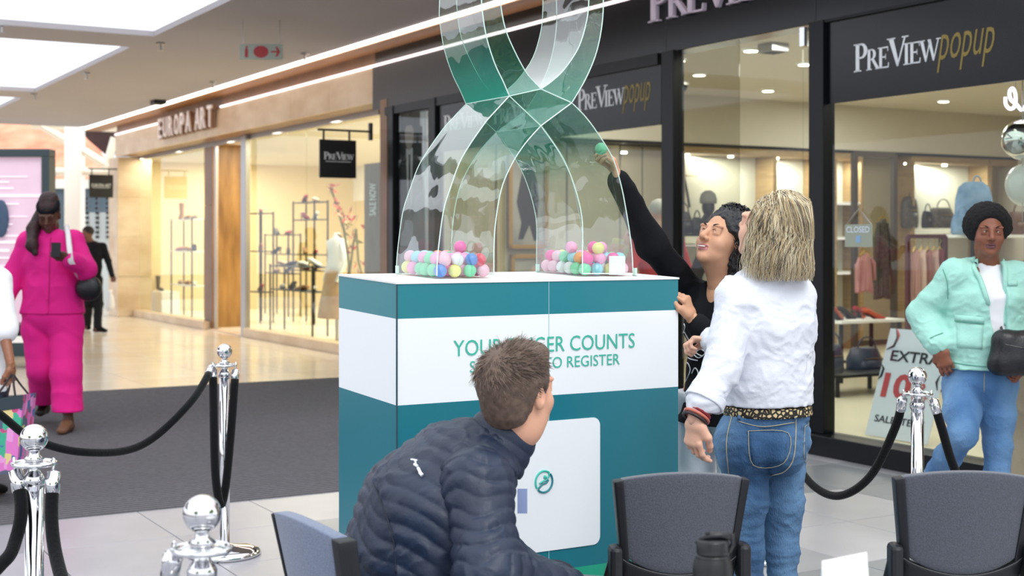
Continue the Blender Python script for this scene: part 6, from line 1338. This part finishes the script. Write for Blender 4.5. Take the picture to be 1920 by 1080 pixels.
# ================================================================ goods in the black shop
def UT(px, py, u): return Vector(onplane_u(px, py, u))
G_b = mat('black leather goods', '#14131a', .4, bump=.2, bscale=60); G_pat = mat('patterned black leather', '#2a2422', .5, col2='#5c5048', vscale=38, bump=.2, bscale=60)
G_den = mat('washed denim goods', '#5f83ab', .85, col2='#86a8cc', vscale=7, bump=.3, bscale=120); G_brn = mat('brown leather goods', '#5d3a26', .5, bump=.2, bscale=60)
G_red = mat('red lacquer', '#a01f2c', .35); G_gold = mat('brass fitting', '#b79a5a', .3, metal=.8)
def bagthing(lab, px, py0, py1, w, u, m, kind='backpack', cat='bag', flap=True):
    """soft bag between the picture rows py0 (top) and py1 (bottom) standing at plane u"""
    a, b = UT(px, py0, u), UT(px, py1, u); h = a.z-b.z; wd_ = w*(-u*.8634+a.y*.5045)/FPX/.9; c = Vector((u, a.y, b.z)); t = thing(kind, lab, cat, c, 'u'); D = min(.13, wd_*.3)
    prof = [(0, .0), (.85, .0), (1, .08), (1.02, .35), (.97, .65), (.82, .88), (.5, .985), (0, 1.)] if kind == 'backpack' else [(0, 0), (.9, 0), (1.05, .1), (1.0, .55), (.78, .85), (.7, .9), (0, .9)]
    MB().lathe(c, [(r*wd_/2, z*h) for r, z in prof], 24, D*2/wd_, 1.).build('bag_body', m, parent=t, smooth=True)
    hz = .98 if kind == 'backpack' else .82; k = .12 if kind == 'backpack' else .30; hh = .06 if kind == 'backpack' else h*.45
    MB().tube([(u+D*.3, a.y+wd_*k*math.cos(x*math.pi/8), b.z+h*hz+hh*math.sin(x*math.pi/8)) for x in range(9)], .008, 6).build('handle', m, parent=t, smooth=True)
    MB().lathe(c+Vector((D*.75, 0, h*.12)), [(0, 0), (wd_*.32, 0), (wd_*.35, h*.15), (wd_*.3, h*.36), (0, h*.38)], 16, .3, 1.).build('front_pocket', m, parent=t, smooth=True)
    MB().box((u+D*1.0, a.y-wd_*.25, b.z+h*.55), (u+D*1.06, a.y+wd_*.25, b.z+h*.565)).build('zip', G_gold, parent=t); return t
bagthing('black handbag on the left lit shelf below the hanging straps', 1278, 392, 438, 40, UB+.5, G_b, 'handbag')
bagthing('dark handbag on the lit shelf next to the mannequin head', 1306, 404, 438, 20, UB+.5, G_b, 'handbag')
bagthing('small black bag close to the short haired head inside', 1350, 402, 438, 26, UB+.5, G_b, 'handbag')
bagthing('patterned black backpack on the lit shelf of the right window', 1705, 368, 428, 36, UB+.16, G_pat)
bagthing('large patterned black handbag with ring handle in the right window', 1765, 385, 428, 52, UB+.16, G_pat, 'handbag')
bagthing('small black bag between the patterned ones', 1738, 392, 428, 22, UB+.16, G_b, 'handbag')
bagthing('big light blue denim backpack displayed high behind the mint jacket wearer', 1826, 340, 432, 78, -9.3, G_den)
bagthing('denim pouch bag hanging at the left of the big denim backpack', 1802, 398, 440, 40, -9.2, G_den, 'handbag')
bagthing('brown leather handbag right of the mint jacket wearer', 1908, 392, 440, 50, -9.4, G_brn, 'handbag')
bagthing('navy handbag low in the right window near the black post', 1620, 646, 700, 70, -9.6, mat('navy leather', '#2a3247', .45), 'handbag')
bagthing('dark blue tote standing on the shop floor near the post', 1560, 640, 700, 46, -9.2, mat('navy leather', '#2a3247', .45), 'handbag')
# counter carrying the low goods
def table(lab, px0, px1, py, u, m, name='display_table'):
    a, b = UT(px0, py, u), UT(px1, py, u); t = thing(name, lab, 'table', (u, (a.y+b.y)/2, .02), 'u')
    MB().box((u-.25, a.y, a.z-.03), (u+.25, b.y, a.z)).build('tabletop', m, parent=t, bevel=.004)
    for n in (a.y+.04, b.y-.04):
        for du in (-.2, .2): MB().box((u+du-.015, n-.015, .02), (u+du+.015, n+.015, a.z-.03)).build('leg', M_frame, parent=t)
    return a.z
table('long dark counter behind the reaching person carrying black bags', 1200, 1420, 438, UB+.5, M_frame, 'display_counter')
table('pale display table with shoes in the right window', 1545, 1665, 600, -10.3, M_white)
table('low dark bench with navy bags in the right window', 1535, 1665, 700, -9.4, M_frame)
table('pale display shelf under the denim bags', 1788, 1960, 440, -9.35, M_white, 'display_stand')
# mannequin head with knitted grey hat, hanging strap
q = UT(1328, 385, UB+.5); t = thing('mannequin_head', 'black mannequin bust wearing a grey knitted hat on the dark counter', 'mannequin', q-Vector((0, 0, .1)), 'u')
MB().ball(q+Vector((0, 0, -.02)), .085, 16, 12, (1, .85, 1.25)).build('head', G_b, parent=t, smooth=True)
MB().lathe(q+Vector((0, 0, .02)), [(.1, 0), (.105, .05), (.085, .12), (.04, .155), (0, .16)], 18).build('hat', mat('grey knit', '#8b8a86', .9, bump=.8, bscale=70), parent=t, smooth=True)
MB().lathe(q+Vector((0, 0, -.34)), [(0, 0), (.2, 0), (.2, .06), (.09, .18), (.05, .24)], 18).build('bust', G_b, parent=t, smooth=True)
a = UT(1283, 333, UB+.1); t = thing('hanging_strap', 'black looped bag strap hanging from a hook above the black bags', 'strap', a, 'u')
MB().tube([a, a+Vector((0, -.045, -.18)), a+Vector((0, -.09, -.36))], .016, 6).build('strap_side', G_b, parent=t); MB().tube([a, a+Vector((0, .045, -.18)), a+Vector((0, .08, -.36))], .016, 6).build('strap_side', G_b, parent=t)
MB().tube([a+Vector((-.2, 0, .02)), a+Vector((.05, 0, .02))], .01, 6).tube([a+Vector((.03, 0, .02)), a+Vector((.03, .16, .02))], .006, 6).build('hook', G_gold, parent=t)
# framed pictures on the panel wall
def framed(lab, px0, px1, py0, py1, fig):
    u = UB-.02; a, b = UT(px0, py0, u), UT(px1, py1, u); t = thing('framed_picture', lab, 'picture', (u, (a.y+b.y)/2, b.z), 'u'); w = .045
    for p, q in (((a.y, b.z), (a.y+w, a.z)), ((b.y-w, b.z), (b.y, a.z)), ((a.y, a.z-w), (b.y, a.z)), ((a.y, b.z), (b.y, b.z+w))): MB().box((u, p[0], p[1]), (u+.05, q[0], q[1])).build('frame_rail', mat('gilt frame', '#9a7434', .4, metal=.4), parent=t, bevel=.004)
    MB().box((u, a.y, b.z), (u+.02, b.y, a.z)).build('print', mat('grey print ground', '#8f8a80', .5, col2='#6e6a64', vscale=2), parent=t)
    mb = MB(); cy = (a.y+b.y)/2; H_ = a.z-b.z
    if fig: 
        mb.prism([(u+.022, cy+x*H_, b.z+z*H_) for x, z in ((-.08, .28), (-.14, .5), (-.09, .75), (-.03, .92), (.05, .92), (.12, .72), (.14, .5), (.1, .3), (.14, .1), (.08, .08), (.02, .26), (-.06, .10), (-.12, .1))], (.003, 0, 0))
    else: mb.prism([(u+.022, cy+.12+x*H_, b.z+z*H_) for x, z in ((-.2, 0.1), (-.2, .35), (-.1, .5), (.1, .5), (.2, .35), (.2, 0.1))], (.003, 0, 0)); 
    mb.build('printed_figure', G_b, parent=t)
    if not fig: MB().tube([(u+.022, cy+.12, b.z+H_*.62), (u+.026, cy+.12, b.z+H_*.62)], H_*.12, 14).build('printed_face', mat('print face tone', '#a58a7c', .6), parent=t)
framed('tall gilt framed dark fashion print seen through the ribbon arch', 951, 1024, 292, 466, True)
framed('gilt framed portrait print low on the wall behind the counter', 955, 1016, 477, 560, False)
# fashion poster of a suited man in the first window
u0, u1 = UN(738, NF+.03), UN(801, NF+.03); n = NF+.03; zt = 2.84; w = u1-u0
t = thing('window_poster', 'tall black and white poster of a man in a dark suit in the first window', 'poster', (u0+w/2, n, .3), 'u')
MB().box((u0, n, .3), (u1, n+.01, zt)).build('print_ground', mat('grey streaked print', '#b3adbc', .5, col2='#f2ecf6', vscale=3, stretch=(6, 1, .25)), parent=t)
lay = lambda k: n-.002*k
def flat(nm, pts, m, k): MB().prism([(u0+w*x, lay(k), zt-(zt-.3)*y) for x, y in pts], (0, -.0015, 0)).build(nm, m, parent=t)
z = lambda py: (zt-ZW(u0+w/2, n, py))/(zt-.3)
suit = mat('print black', '#17151c', .6); shirt_ = mat('print pale grey', '#b7b0b8', .6); facem = mat('print face', '#8f7f7c', .6)
flat('print_backdrop', [(.22, z(205)), (.8, z(200)), (.8, z(240)), (.86, z(240)), (.86, z(296)), (.14, z(298)), (.14, z(245)), (.22, z(245))], suit, 1)
flat('print_suit', [(.38, z(285)), (.62, z(285)), (.82, z(305)), (.93, z(360)), (.95, z(520)), (.85, z(640)), (.15, z(640)), (.05, z(520)), (.08, z(360)), (.2, z(305))], suit, 2)
flat('print_shirt', [(.40, z(278)), (.6, z(278)), (.56, z(380)), (.5, z(400)), (.45, z(380))], shirt_, 3); flat('print_tie', [(.48, z(290)), (.53, z(290)), (.54, z(385)), (.5, z(395)), (.47, z(385))], suit, 4)
flat('print_face', [(.5+.13*math.cos(k*math.pi/8), z(252)+(z(282)-z(252))*math.sin(k*math.pi/8)) for k in range(16)], facem, 4)
flat('print_hair', [(.36, z(245)), (.36, z(226)), (.44, z(216)), (.56, z(215)), (.64, z(226)), (.64, z(245)), (.58, z(235)), (.42, z(235))], suit, 5)
# glass door notice
n = NF-.02; u0, u1 = UN(1585, n), UN(1636, n); za, zb_ = ZW(u0, n, 421), ZW(u0, n, 463)
t = thing('door_notice', 'small greenish closed notice on the glass of the right window', 'sign', (u0, n, zb_), 'u')
MB().box((u0, n-.004, zb_), (u1, n, za)).build('plate', mat('pale green plate', '#a3aa98', .5), parent=t); blu = mat('pale blue print', '#8fb3dc', .5)
m = MB(); put_text(m, 'CLOSED', (u0+.015, n-.006, za-.055), (1, 0, 0), UP, (u1-u0)*.86, .042, .001, bold=.02); m.build('lettering', mat('pale lettering', '#dfe9f2', .5), parent=t); MB().box((u0+(u1-u0)*.42, n-.006, zb_+.03), (u0+(u1-u0)*.58, n-.004, zb_+.075)).build('mark', blu, parent=t)
MB().tube([(u0+.01, n, za), (u0+(u1-u0)*.5, n, ZW(u0, n, 392)), (u1-.01, n, za)], .004, 5).build('cord', M_steel, parent=t)
# sale poster leaning inside the glass
B0, B1, T0 = Vector((-7.30, 7.26, .03)), Vector((-6.71, 7.26, .03)), Vector((-7.28, 7.50, .80)); T1 = Vector((-6.69, 7.50, .80)); xd = (B1-B0).normalized(); yd = (T0-B0).normalized(); nd = xd.cross(yd).normalized(); Hh = (T0-B0).length; Ww = (B1-B0).length
t = thing('sale_poster', 'white leaning poster board reading extra ten percent off sale items', 'poster', (-7., 7.3, .03), 'u')
MB().hexa([B0-nd*.012, B1-nd*.012, B1, B0, T0-nd*.012, T1-nd*.012, T1, T0]).build('board', mat('cool white board', '#dfe3f0', .5), parent=t)
dk_ = mat('print navy black', '#23232f', .5); rd_ = mat('print brick red', '#c0444a', .5); at_ = lambda x, y: B0+xd*x*Ww+yd*y*Hh+nd*.002
for s_, x, y, ww_, hh_, mm_, bo, ser in (('EXTRA', .12, .70, .80, .10, dk_, .02, 0), ('10', .10, .36, .46, .23, rd_, .035, 1), ('%', .60, .47, .18, .12, rd_, .02, 0), ('OFF', .60, .36, .26, .07, rd_, .0, 0), ('SALE ITEMS', .10, .13, .80, .065, dk_, .015, 0)):
    m = MB(); put_text(m, s_, at_(x, y), xd, yd, Ww*ww_, Hh*hh_, .001, bold=bo); m.build('lettering', mm_, parent=t)
for cv, mm_ in ((((.10, 1.), (.16, .92), (.13, .84), (.02, .80)), dk_), (((.12, 1.), (.17, .94), (.16, .88)), rd_), (((.0, .66), (.05, .62), (.04, .55), (.0, .52)), dk_), (((.96, .62), (.93, .55), (.97, .48)), dk_)): MB().tube([at_(*c_) for c_ in cv], [.003]+[.010]*(len(cv)-2)+[.003], 6).build('ribbon_swirl', mm_, parent=t, smooth=True)
# mirrors / clothes rail frames
def rail(lab, px0, px1, py0, py1, u, m, r=.018, name='clothes_rail'):
    a, b = UT(px0, py0, u), UT(px1, py1, u); t = thing(name, lab, 'rail', (u, (a.y+b.y)/2, .02), 'u')
    for n_ in (a.y, b.y): MB().box((u-r, n_-r, .02), (u+r, n_+r, a.z)).build('upright', m, parent=t)
    MB().box((u-r, a.y, a.z-r), (u+r, b.y, a.z+r)).build('top_rail', m, parent=t); MB().box((u-r, a.y, b.z-r), (u+r, b.y, b.z+r)).build('lower_rail', m, parent=t)
    for n_ in (a.y, b.y): MB().box((u-.2, n_-r, .02), (u+.2, n_+r, .05)).build('foot', m, parent=t)
    return a, b
mar = mat('maroon lacquered steel', '#4a1520', .35); ra, rb_ = rail('maroon square clothes rail behind the sale poster', 1702, 1772, 443, 610, -9.0, mar)
rail('dark bronze framed mirror stand in the right window', 1602, 1676, 288, 640, -11.6, mat('dark bronze', '#40342a', .4), .03, 'mirror_stand')
def garment(lab, px, py0, py1, w, u, m):
    a, b = UT(px, py0, u), UT(px, py1, u); sc = (-u*.8634+a.y*.5045)/FPX; W_ = w*sc; H_ = a.z-b.z; t = thing('hanging_garment', lab, 'clothes', a, 'u')
    MB().tube([a+Vector((0, -W_*.42, -.05)), a, a+Vector((0, W_*.42, -.05))], .008, 6).tube([a, a+Vector((0, 0, .03)), a+Vector((0, .02, .05)), a+Vector((0, .0, .07))], .004, 6).build('hanger', G_gold, parent=t)
    def fn(s_, v): x = s_*2-1; wv = .5*(.42+.58*min(1, v*5))*(1+.12*v); return (u+.05*math.cos(x*1.5)+.014*math.sin(x*13+v*2)*v, a.y+x*W_*wv, a.z-.03-.05*abs(x)*(1 if v < .2 else .6)-v*(H_-.05))
    MB().sheet(fn, 26, 14, (-.06, 0, 0)).build('cloth', m, parent=t, smooth=True)
    for s_ in (-1, 1): MB().tube([a+Vector((0, s_*W_*.42, -.08)), a+Vector((.02, s_*W_*.56, -.3*H_)), a+Vector((.03, s_*W_*.58, -.72*H_))], [W_*.10, W_*.10, W_*.08], 8).build('sleeve', m, parent=t, smooth=True)
garment('dusty pink jacket hanging low in front of the dark mirror stand', 1622, 470, 548, 34, -10.6, mat('dusty pink wool', '#b5807f', .9, bump=.3, bscale=50))
garment('dark patterned coat hanging at the back of the right window', 1655, 405, 560, 30, -11.4, mat('charcoal tweed', '#3b3634', .9, col2='#57504a', vscale=30))
for k, (px, c_) in enumerate(((1716, '#a97c74'), (1728, '#c7a79b'), (1740, '#8f5f5a'), (1752, '#b8938a'), (1762, '#6d3038'))): garment(['terracotta', 'pale rose', 'old rose', 'beige rose', 'wine red'][k]+' dress on the maroon rail', px, 462, 590, 15, -9.0, mat('cloth %s' % c_, c_, .9))
# shoes
def shoe(lab, at, m, yaw=0., boot=False, heel=.0, s=1., group=None):
    t = thing('display_shoe', lab, 'shoe', at, 'u', group); x, y, z = at; c_, s_ = math.cos(yaw), math.sin(yaw); R_ = lambda a, b, h: (x+(a*c_-b*s_)*s, y+(a*s_+b*c_)*s, z+h*s)
    MB().tube([R_(-.11, 0, .045+heel), R_(-.05, 0, .05+heel*.8), R_(.03, 0, .04+heel*.2), R_(.10, 0, .025), R_(.135, 0, .022)], [.028*s, .036*s, .036*s, .033*s, .016*s], 10, squash=.8).build('upper', m, parent=t, smooth=True)
    MB().tube([R_(-.125, 0, .008+heel), R_(-.04, 0, .01+heel*.75), R_(.04, 0, .006), R_(.14, 0, .006)], [.02*s, .03*s, .034*s, .02*s], 8, squash=.25).build('sole', M_frame if not boot else m, parent=t)
    if heel: MB().tube([R_(-.10, 0, heel), R_(-.105, 0, .0)], [.014*s, .007*s], 8).build('heel', m, parent=t)
    if boot: MB().tube([R_(-.085, 0, .05), R_(-.08, 0, .16), R_(-.08, 0, .30)], [.035*s, .042*s, .052*s], 10).build('shaft', m, parent=t, smooth=True)
    return t
org_ = mat('orange leather', '#b8502c', .4)
for i, (px, py, u, m_, lab, hl) in enumerate(((1568, 595, -10.2, org_, 'orange heeled shoe on the pale table, nearest the black post', .08), (1586, 592, -10.3, G_b, 'black and orange heeled shoe on the pale table', .08), (1610, 576, -10.35, G_red, 'red heeled shoe on the pale table beside the pink jacket', .08), (1636, 590, -10.2, org_, 'orange shoe at the right end of the pale table', .06), (1630, 568, -10.5, G_red, 'dark red shoe at the back of the pale table', .06), (1553, 496, UB+.05, G_b, 'black shoe on the shelf beside the black post, lower one', .0), (1550, 478, UB+.05, mat('grey suede', '#7c7872', .8), 'grey shoe high on the shelf beside the black post', .0), (1552, 566, UB+.05, mat('brown suede', '#6a5444', .8), 'brown strappy shoe low on the shelf beside the black post', .05))):
    p_ = UT(px, py, u); zz = {5: 1.05, 6: 1.5, 7: .5}.get(i); p_.z = zz if zz else ZW(-10.3, p_.y, 600)+.0; shoe(lab, tuple(p_), m_, random.uniform(1.2, 2.0), heel=hl)
# balloons and neon in the right window
p_ = P(1917, 262, 8.3); t = thing('mirror_balloon', 'silver mirrored foil balloon ball in the right window', 'balloon', p_); MB().ball(p_, .125, 32, 22).build('ball', mat('silver foil', '#dcd8d0', .05, metal=1.), parent=t, smooth=True); MB().tube([p_-Vector((0, 0, .12)), p_-Vector((0, 0, .5))], .003, 5).tube([p_+Vector((0, 0, .12)), (p_.x, p_.y, 3.2)], .003, 5).build('string', M_steel, parent=t)
p_ = P(1921, 347, 8.35); t = thing('pearl_balloon', 'pearly white balloon hanging below the mirrored one', 'balloon', p_); MB().ball(p_, .115, 28, 18, (1, 1, 1.15)).build('ball', mat('pearl latex', '#e2dcd2', .25, coat=.6), parent=t, smooth=True); MB().tube([p_+Vector((0, 0, .12)), (p_.x, p_.y, 3.2)], .003, 5).build('string', M_steel, parent=t)
t = thing('neon_script', 'lilac white neon script glowing at the top right of the window', 'neon sign', P(1905, 200, 8.35)); ne = emis('lilac neon tube', '#e9dcff', 3.2)
c_ = [(1885, 182), (1886, 196), (1894, 204), (1903, 198), (1904, 178), (1899, 166), (1893, 172), (1895, 186), (1906, 196), (1916, 206), (1926, 192), (1927, 176)]
MB().tube(crom([P(a_, b_, 8.35) for a_, b_ in c_], 6), .011, 8).build('tube_letter', ne, parent=t, smooth=True); MB().tube([P(1904, 178, 8.36), (P(1904, 178, 8.36).x, 8.36, 3.2)], .002, 5).build('wire', M_steel, parent=t)
# ================================================================ goods in the stone shop
tanm = [mat('tan leather', '#a5713f', .5), G_b, mat('nude leather', '#cfa98e', .5), mat('rose leather', '#c77a7a', .5), mat('white leather', '#e6e2da', .5), G_red]
def xs_(px, py, n): return onplane_n(px, py, n)
def rack(lab, px0, px1, n, pys, m=None, uprights=True):
    u0, u1 = UN(px0, n), UN(px1, n); t = thing('shoe_rack', lab, 'rack', ((u0+u1)/2, n, .03), 'u'); zs = [ZW(u0, n, p) for p in pys]
    for z_ in zs: MB().box((u0, n-.13, z_-.02), (u1, n+.13, z_)).build('shelf', m or M_white, parent=t, bevel=.003)
    for u_ in (u0, u1):
        for dn in (-.12, .12): MB().box((u_-.012, n+dn-.012, .03), (u_+.012, n+dn+.012, max(zs)+.02)).build('upright', M_frame if uprights else M_white, parent=t)
    return u0, u1, zs
names = ['tan', 'black', 'nude', 'rose', 'white', 'red']
specs = [('white shoe rack at the right of the far left window', 333, 372, 7.6, (412, 470, 532)), ('dark shoe rack nearest the steel mullion', 478, 500, 8.2, (400, 470, 545)), ('dark open shoe rack in the middle of the stone shop window', 508, 552, 9.3, (440, 475, 510)), ('dark shoe rack left of the floral display', 562, 602, 8.8, (380, 412, 476, 505)), ('low dark rack in front, middle of the window', 520, 600, 7.7, (497, 540))]
for (lab, a_, b_, n_, pys), sh_ in zip(specs, ('white far left rack', 'dark rack by the steel mullion', 'dark open rack mid window', 'dark rack left of the flowers', 'low dark front rack')):
    u0, u1, zs = rack(lab, a_, b_, n_, pys, M_frame if 'dark' in lab else M_white)
    for k, z_ in enumerate(zs):
        cnt = max(1, int((u1-u0)/.42))
        for i in range(cnt):
            j = random.randrange(6); uu_ = u0+(u1-u0)*(i+.5)/cnt
            shoe('%s shoe, %s from left, %s shelf, %s' % (names[j], ['first', 'second', 'third', 'fourth', 'fifth', 'sixth', 'seventh'][min(i, 6)], ['top', 'second', 'third', 'lowest'][k], sh_), (uu_, n_, z_), tanm[j], random.uniform(-.5, .5)+math.pi*random.choice((0, 1)), heel=random.choice((0, .06)), boot=(k == 0 and i == 0 and 'white' in lab), s=1.05)
# floral window display and dressed figure
t = thing('floral_display', 'tall red flower and olive leaf arrangement in the stone shop window', 'flowers', (UN(640, 7.35), 7.35, .03), 'u'); fm_ = [mat('coral petals', '#d8503f', .6), mat('deep red petals', '#a8242e', .6), mat('pale petals', '#e9b9a0', .6)]; n_ = 7.35
st_ = [Vector(onplane_n(a_, b_, n_)) for a_, b_ in ((650, 640), (648, 560), (655, 500), (645, 430), (628, 372), (620, 352))]; MB().tube(st_, .02, 8).build('stem', mat('olive stem', '#6d6b32', .7), parent=t); st2 = [Vector(onplane_n(a_, b_, n_)) for a_, b_ in ((650, 560), (662, 460), (668, 430), (672, 490), (680, 520))]; MB().tube(st2, .016, 8).build('stem', mat('olive stem', '#6d6b32', .7), parent=t)
random.seed(11)
for i in range(64):
    f_ = random.random(); a_, b_ = random.choice(((620+f_*24, 350+f_*55), (640+f_*22, 395+f_*40), (655+f_*24, 430+f_*85), (648+f_*18, 400+f_*20))); p_ = Vector(onplane_n(a_+random.gauss(0, 4), b_+random.gauss(0, 4), n_+random.uniform(-.1, .1))); d_ = Vector((random.gauss(0, 1), random.gauss(0, 1), random.gauss(0, 1))).normalized(); e_ = d_.cross(Vector((.3, .9, .1))).normalized(); L_ = random.uniform(.07, .13)
    MB().add([p_, p_+d_*L_*.4+e_*L_*.28, p_+d_*L_, p_+d_*L_*.4-e_*L_*.28, p_+d_*L_*.45+d_.cross(e_)*L_*.12], [(0, 1, 4), (1, 2, 4), (2, 3, 4), (3, 0, 4)]).build('petal', random.choice(fm_), parent=t, smooth=True)
for i in range(22):
    a_, b_ = random.uniform(640, 668), random.uniform(415, 505); p_ = Vector(onplane_n(a_, b_, n_+random.uniform(-.1, .1))); d_ = Vector((random.gauss(0, .6), random.gauss(0, .6), random.gauss(0, 1))).normalized(); e_ = d_.cross(Vector((.3, .9, .1))).normalized(); L_ = random.uniform(.12, .22)
    MB().add([p_, p_+d_*L_*.5+e_*L_*.16, p_+d_*L_, p_+d_*L_*.5-e_*L_*.16], [(0, 1, 2), (0, 2, 3)]).build('leaf', mat('olive leaf', '#8a7a2c', .6), parent=t)
q = Vector(onplane_n(632, 520, 7.6)); t = thing('dressed_mannequin', 'headless mannequin in a white top and sand skirt beside the flowers', 'mannequin', (q.x, q.y, .03), 'u')
zc = ZW(q.x, 7.6, 480)
MB().lathe((q.x, q.y, zc-.25), [(0, 0), (.15, 0), (.14, .12), (.17, .3), (.2, .46), (.07, .52), (.05, .58), (0, .58)], 20, 1.1, .7).build('torso', M_white, parent=t, smooth=True)
MB().lathe((q.x, q.y, .35), [(0, 0), (.34, 0), (.3, .2), (.2, zc-.25-.35), (.14, zc-.2-.35)], 22, 1, .8).build('skirt', mat('sand silk skirt', '#b99a6a', .6, col2='#a0723f', vscale=4), parent=t, smooth=True)
for s_ in (-1, 1): MB().tube([(q.x+s_*.19, q.y, zc+.18), (q.x+s_*.27, q.y, zc-.1), (q.x+s_*.22, q.y-.1, zc-.36)], [.05, .04, .03], 8).build('arm', M_white, parent=t, smooth=True)
MB().tube([(q.x, q.y, .03), (q.x, q.y, .4)], .03, 8).build('stand', M_steel, parent=t)
# vinyl panel at the right end of the stone window with vertical white lettering
u0, u1 = UN(683, NG+.03), UN(714, NG+.03); n_ = NG+.03; t = thing('window_vinyl', 'brown grey vinyl panel with pale upright lettering at the end of the stone window', 'sign', (u0, n_, .2), 'u')
MB().box((u0, n_, .15), (u1, n_+.01, ZW(u0, n_, 308))).build('panel', mat('taupe film', '#8b7a6a', .6, col2='#7a6a5c', vscale=3, stretch=(8, 8, 1)), parent=t)
m = MB(); put_text(m, 'SALE NOW', (u0+(u1-u0)*.72, n_-.002, ZW(u0, n_, 405)), UP, (-1, 0, 0), ZW(u0, n_, 345)-ZW(u0, n_, 405), (u1-u0)*.4, .001, bold=.02); m.build('lettering', wm, parent=t)
# bench and planter at far left window
shoe('black boot standing on the floor plinth of the far left window', (UN(300, 7.6), 7.6, .45), G_b, .2, boot=True); MB().box((UN(285, 7.6), 7.45, .03), (UN(318, 7.6), 7.8, .45)).build('window_plinth', M_white, frame='u', tag=('white plinth with a black boot in the far left window', 'plinth'))
# ================================================================ trees behind the viewer, mirrored in the acrylic and chrome
def tree(x, y, hgt, rad, lab):
    t = thing('tree', lab, 'tree', (x, y, 0)); MB().tube([(x, y, -.07), (x+.1, y, hgt*.35), (x, y+.1, hgt*.6)], [.16, .12, .07], 8).build('trunk', mat('grey bark', '#6a5d50', .9, bump=.5, bscale=20), parent=t, smooth=True)
    n = 2600; c = RNG.normal(size=(n, 3)); c /= np.linalg.norm(c, axis=1)[:, None]; c *= (RNG.uniform(.35, 1, (n, 1))**.5)*rad*np.array([1, 1, .8]); c += np.array([x, y, hgt*.72]); a = RNG.normal(size=(n, 3)); a /= np.linalg.norm(a, axis=1)[:, None]; b = np.cross(a, RNG.normal(size=(n, 3))); b /= np.linalg.norm(b, axis=1)[:, None]; L_ = .16
    V = np.stack([c-a*L_, c+b*L_*.6, c+a*L_, c-b*L_*.6], 1).reshape(-1, 3); o = arr_build('foliage', V, np.arange(4*n).reshape(-1, 4), mat('leaf green', '#6f9a3c', .6, col2='#a3b85c', vscale=1.), t, smooth=False); o['kind'] = 'stuff'
tree(8.5, .2, 4.6, 1.9, 'leafy green tree outside behind the viewer, right'); tree(12.5, -3.5, 5.4, 2.4, 'taller leafy tree further behind the viewer, right'); tree(-5, -7, 4.8, 2.2, 'leafy tree outside behind the viewer, left')
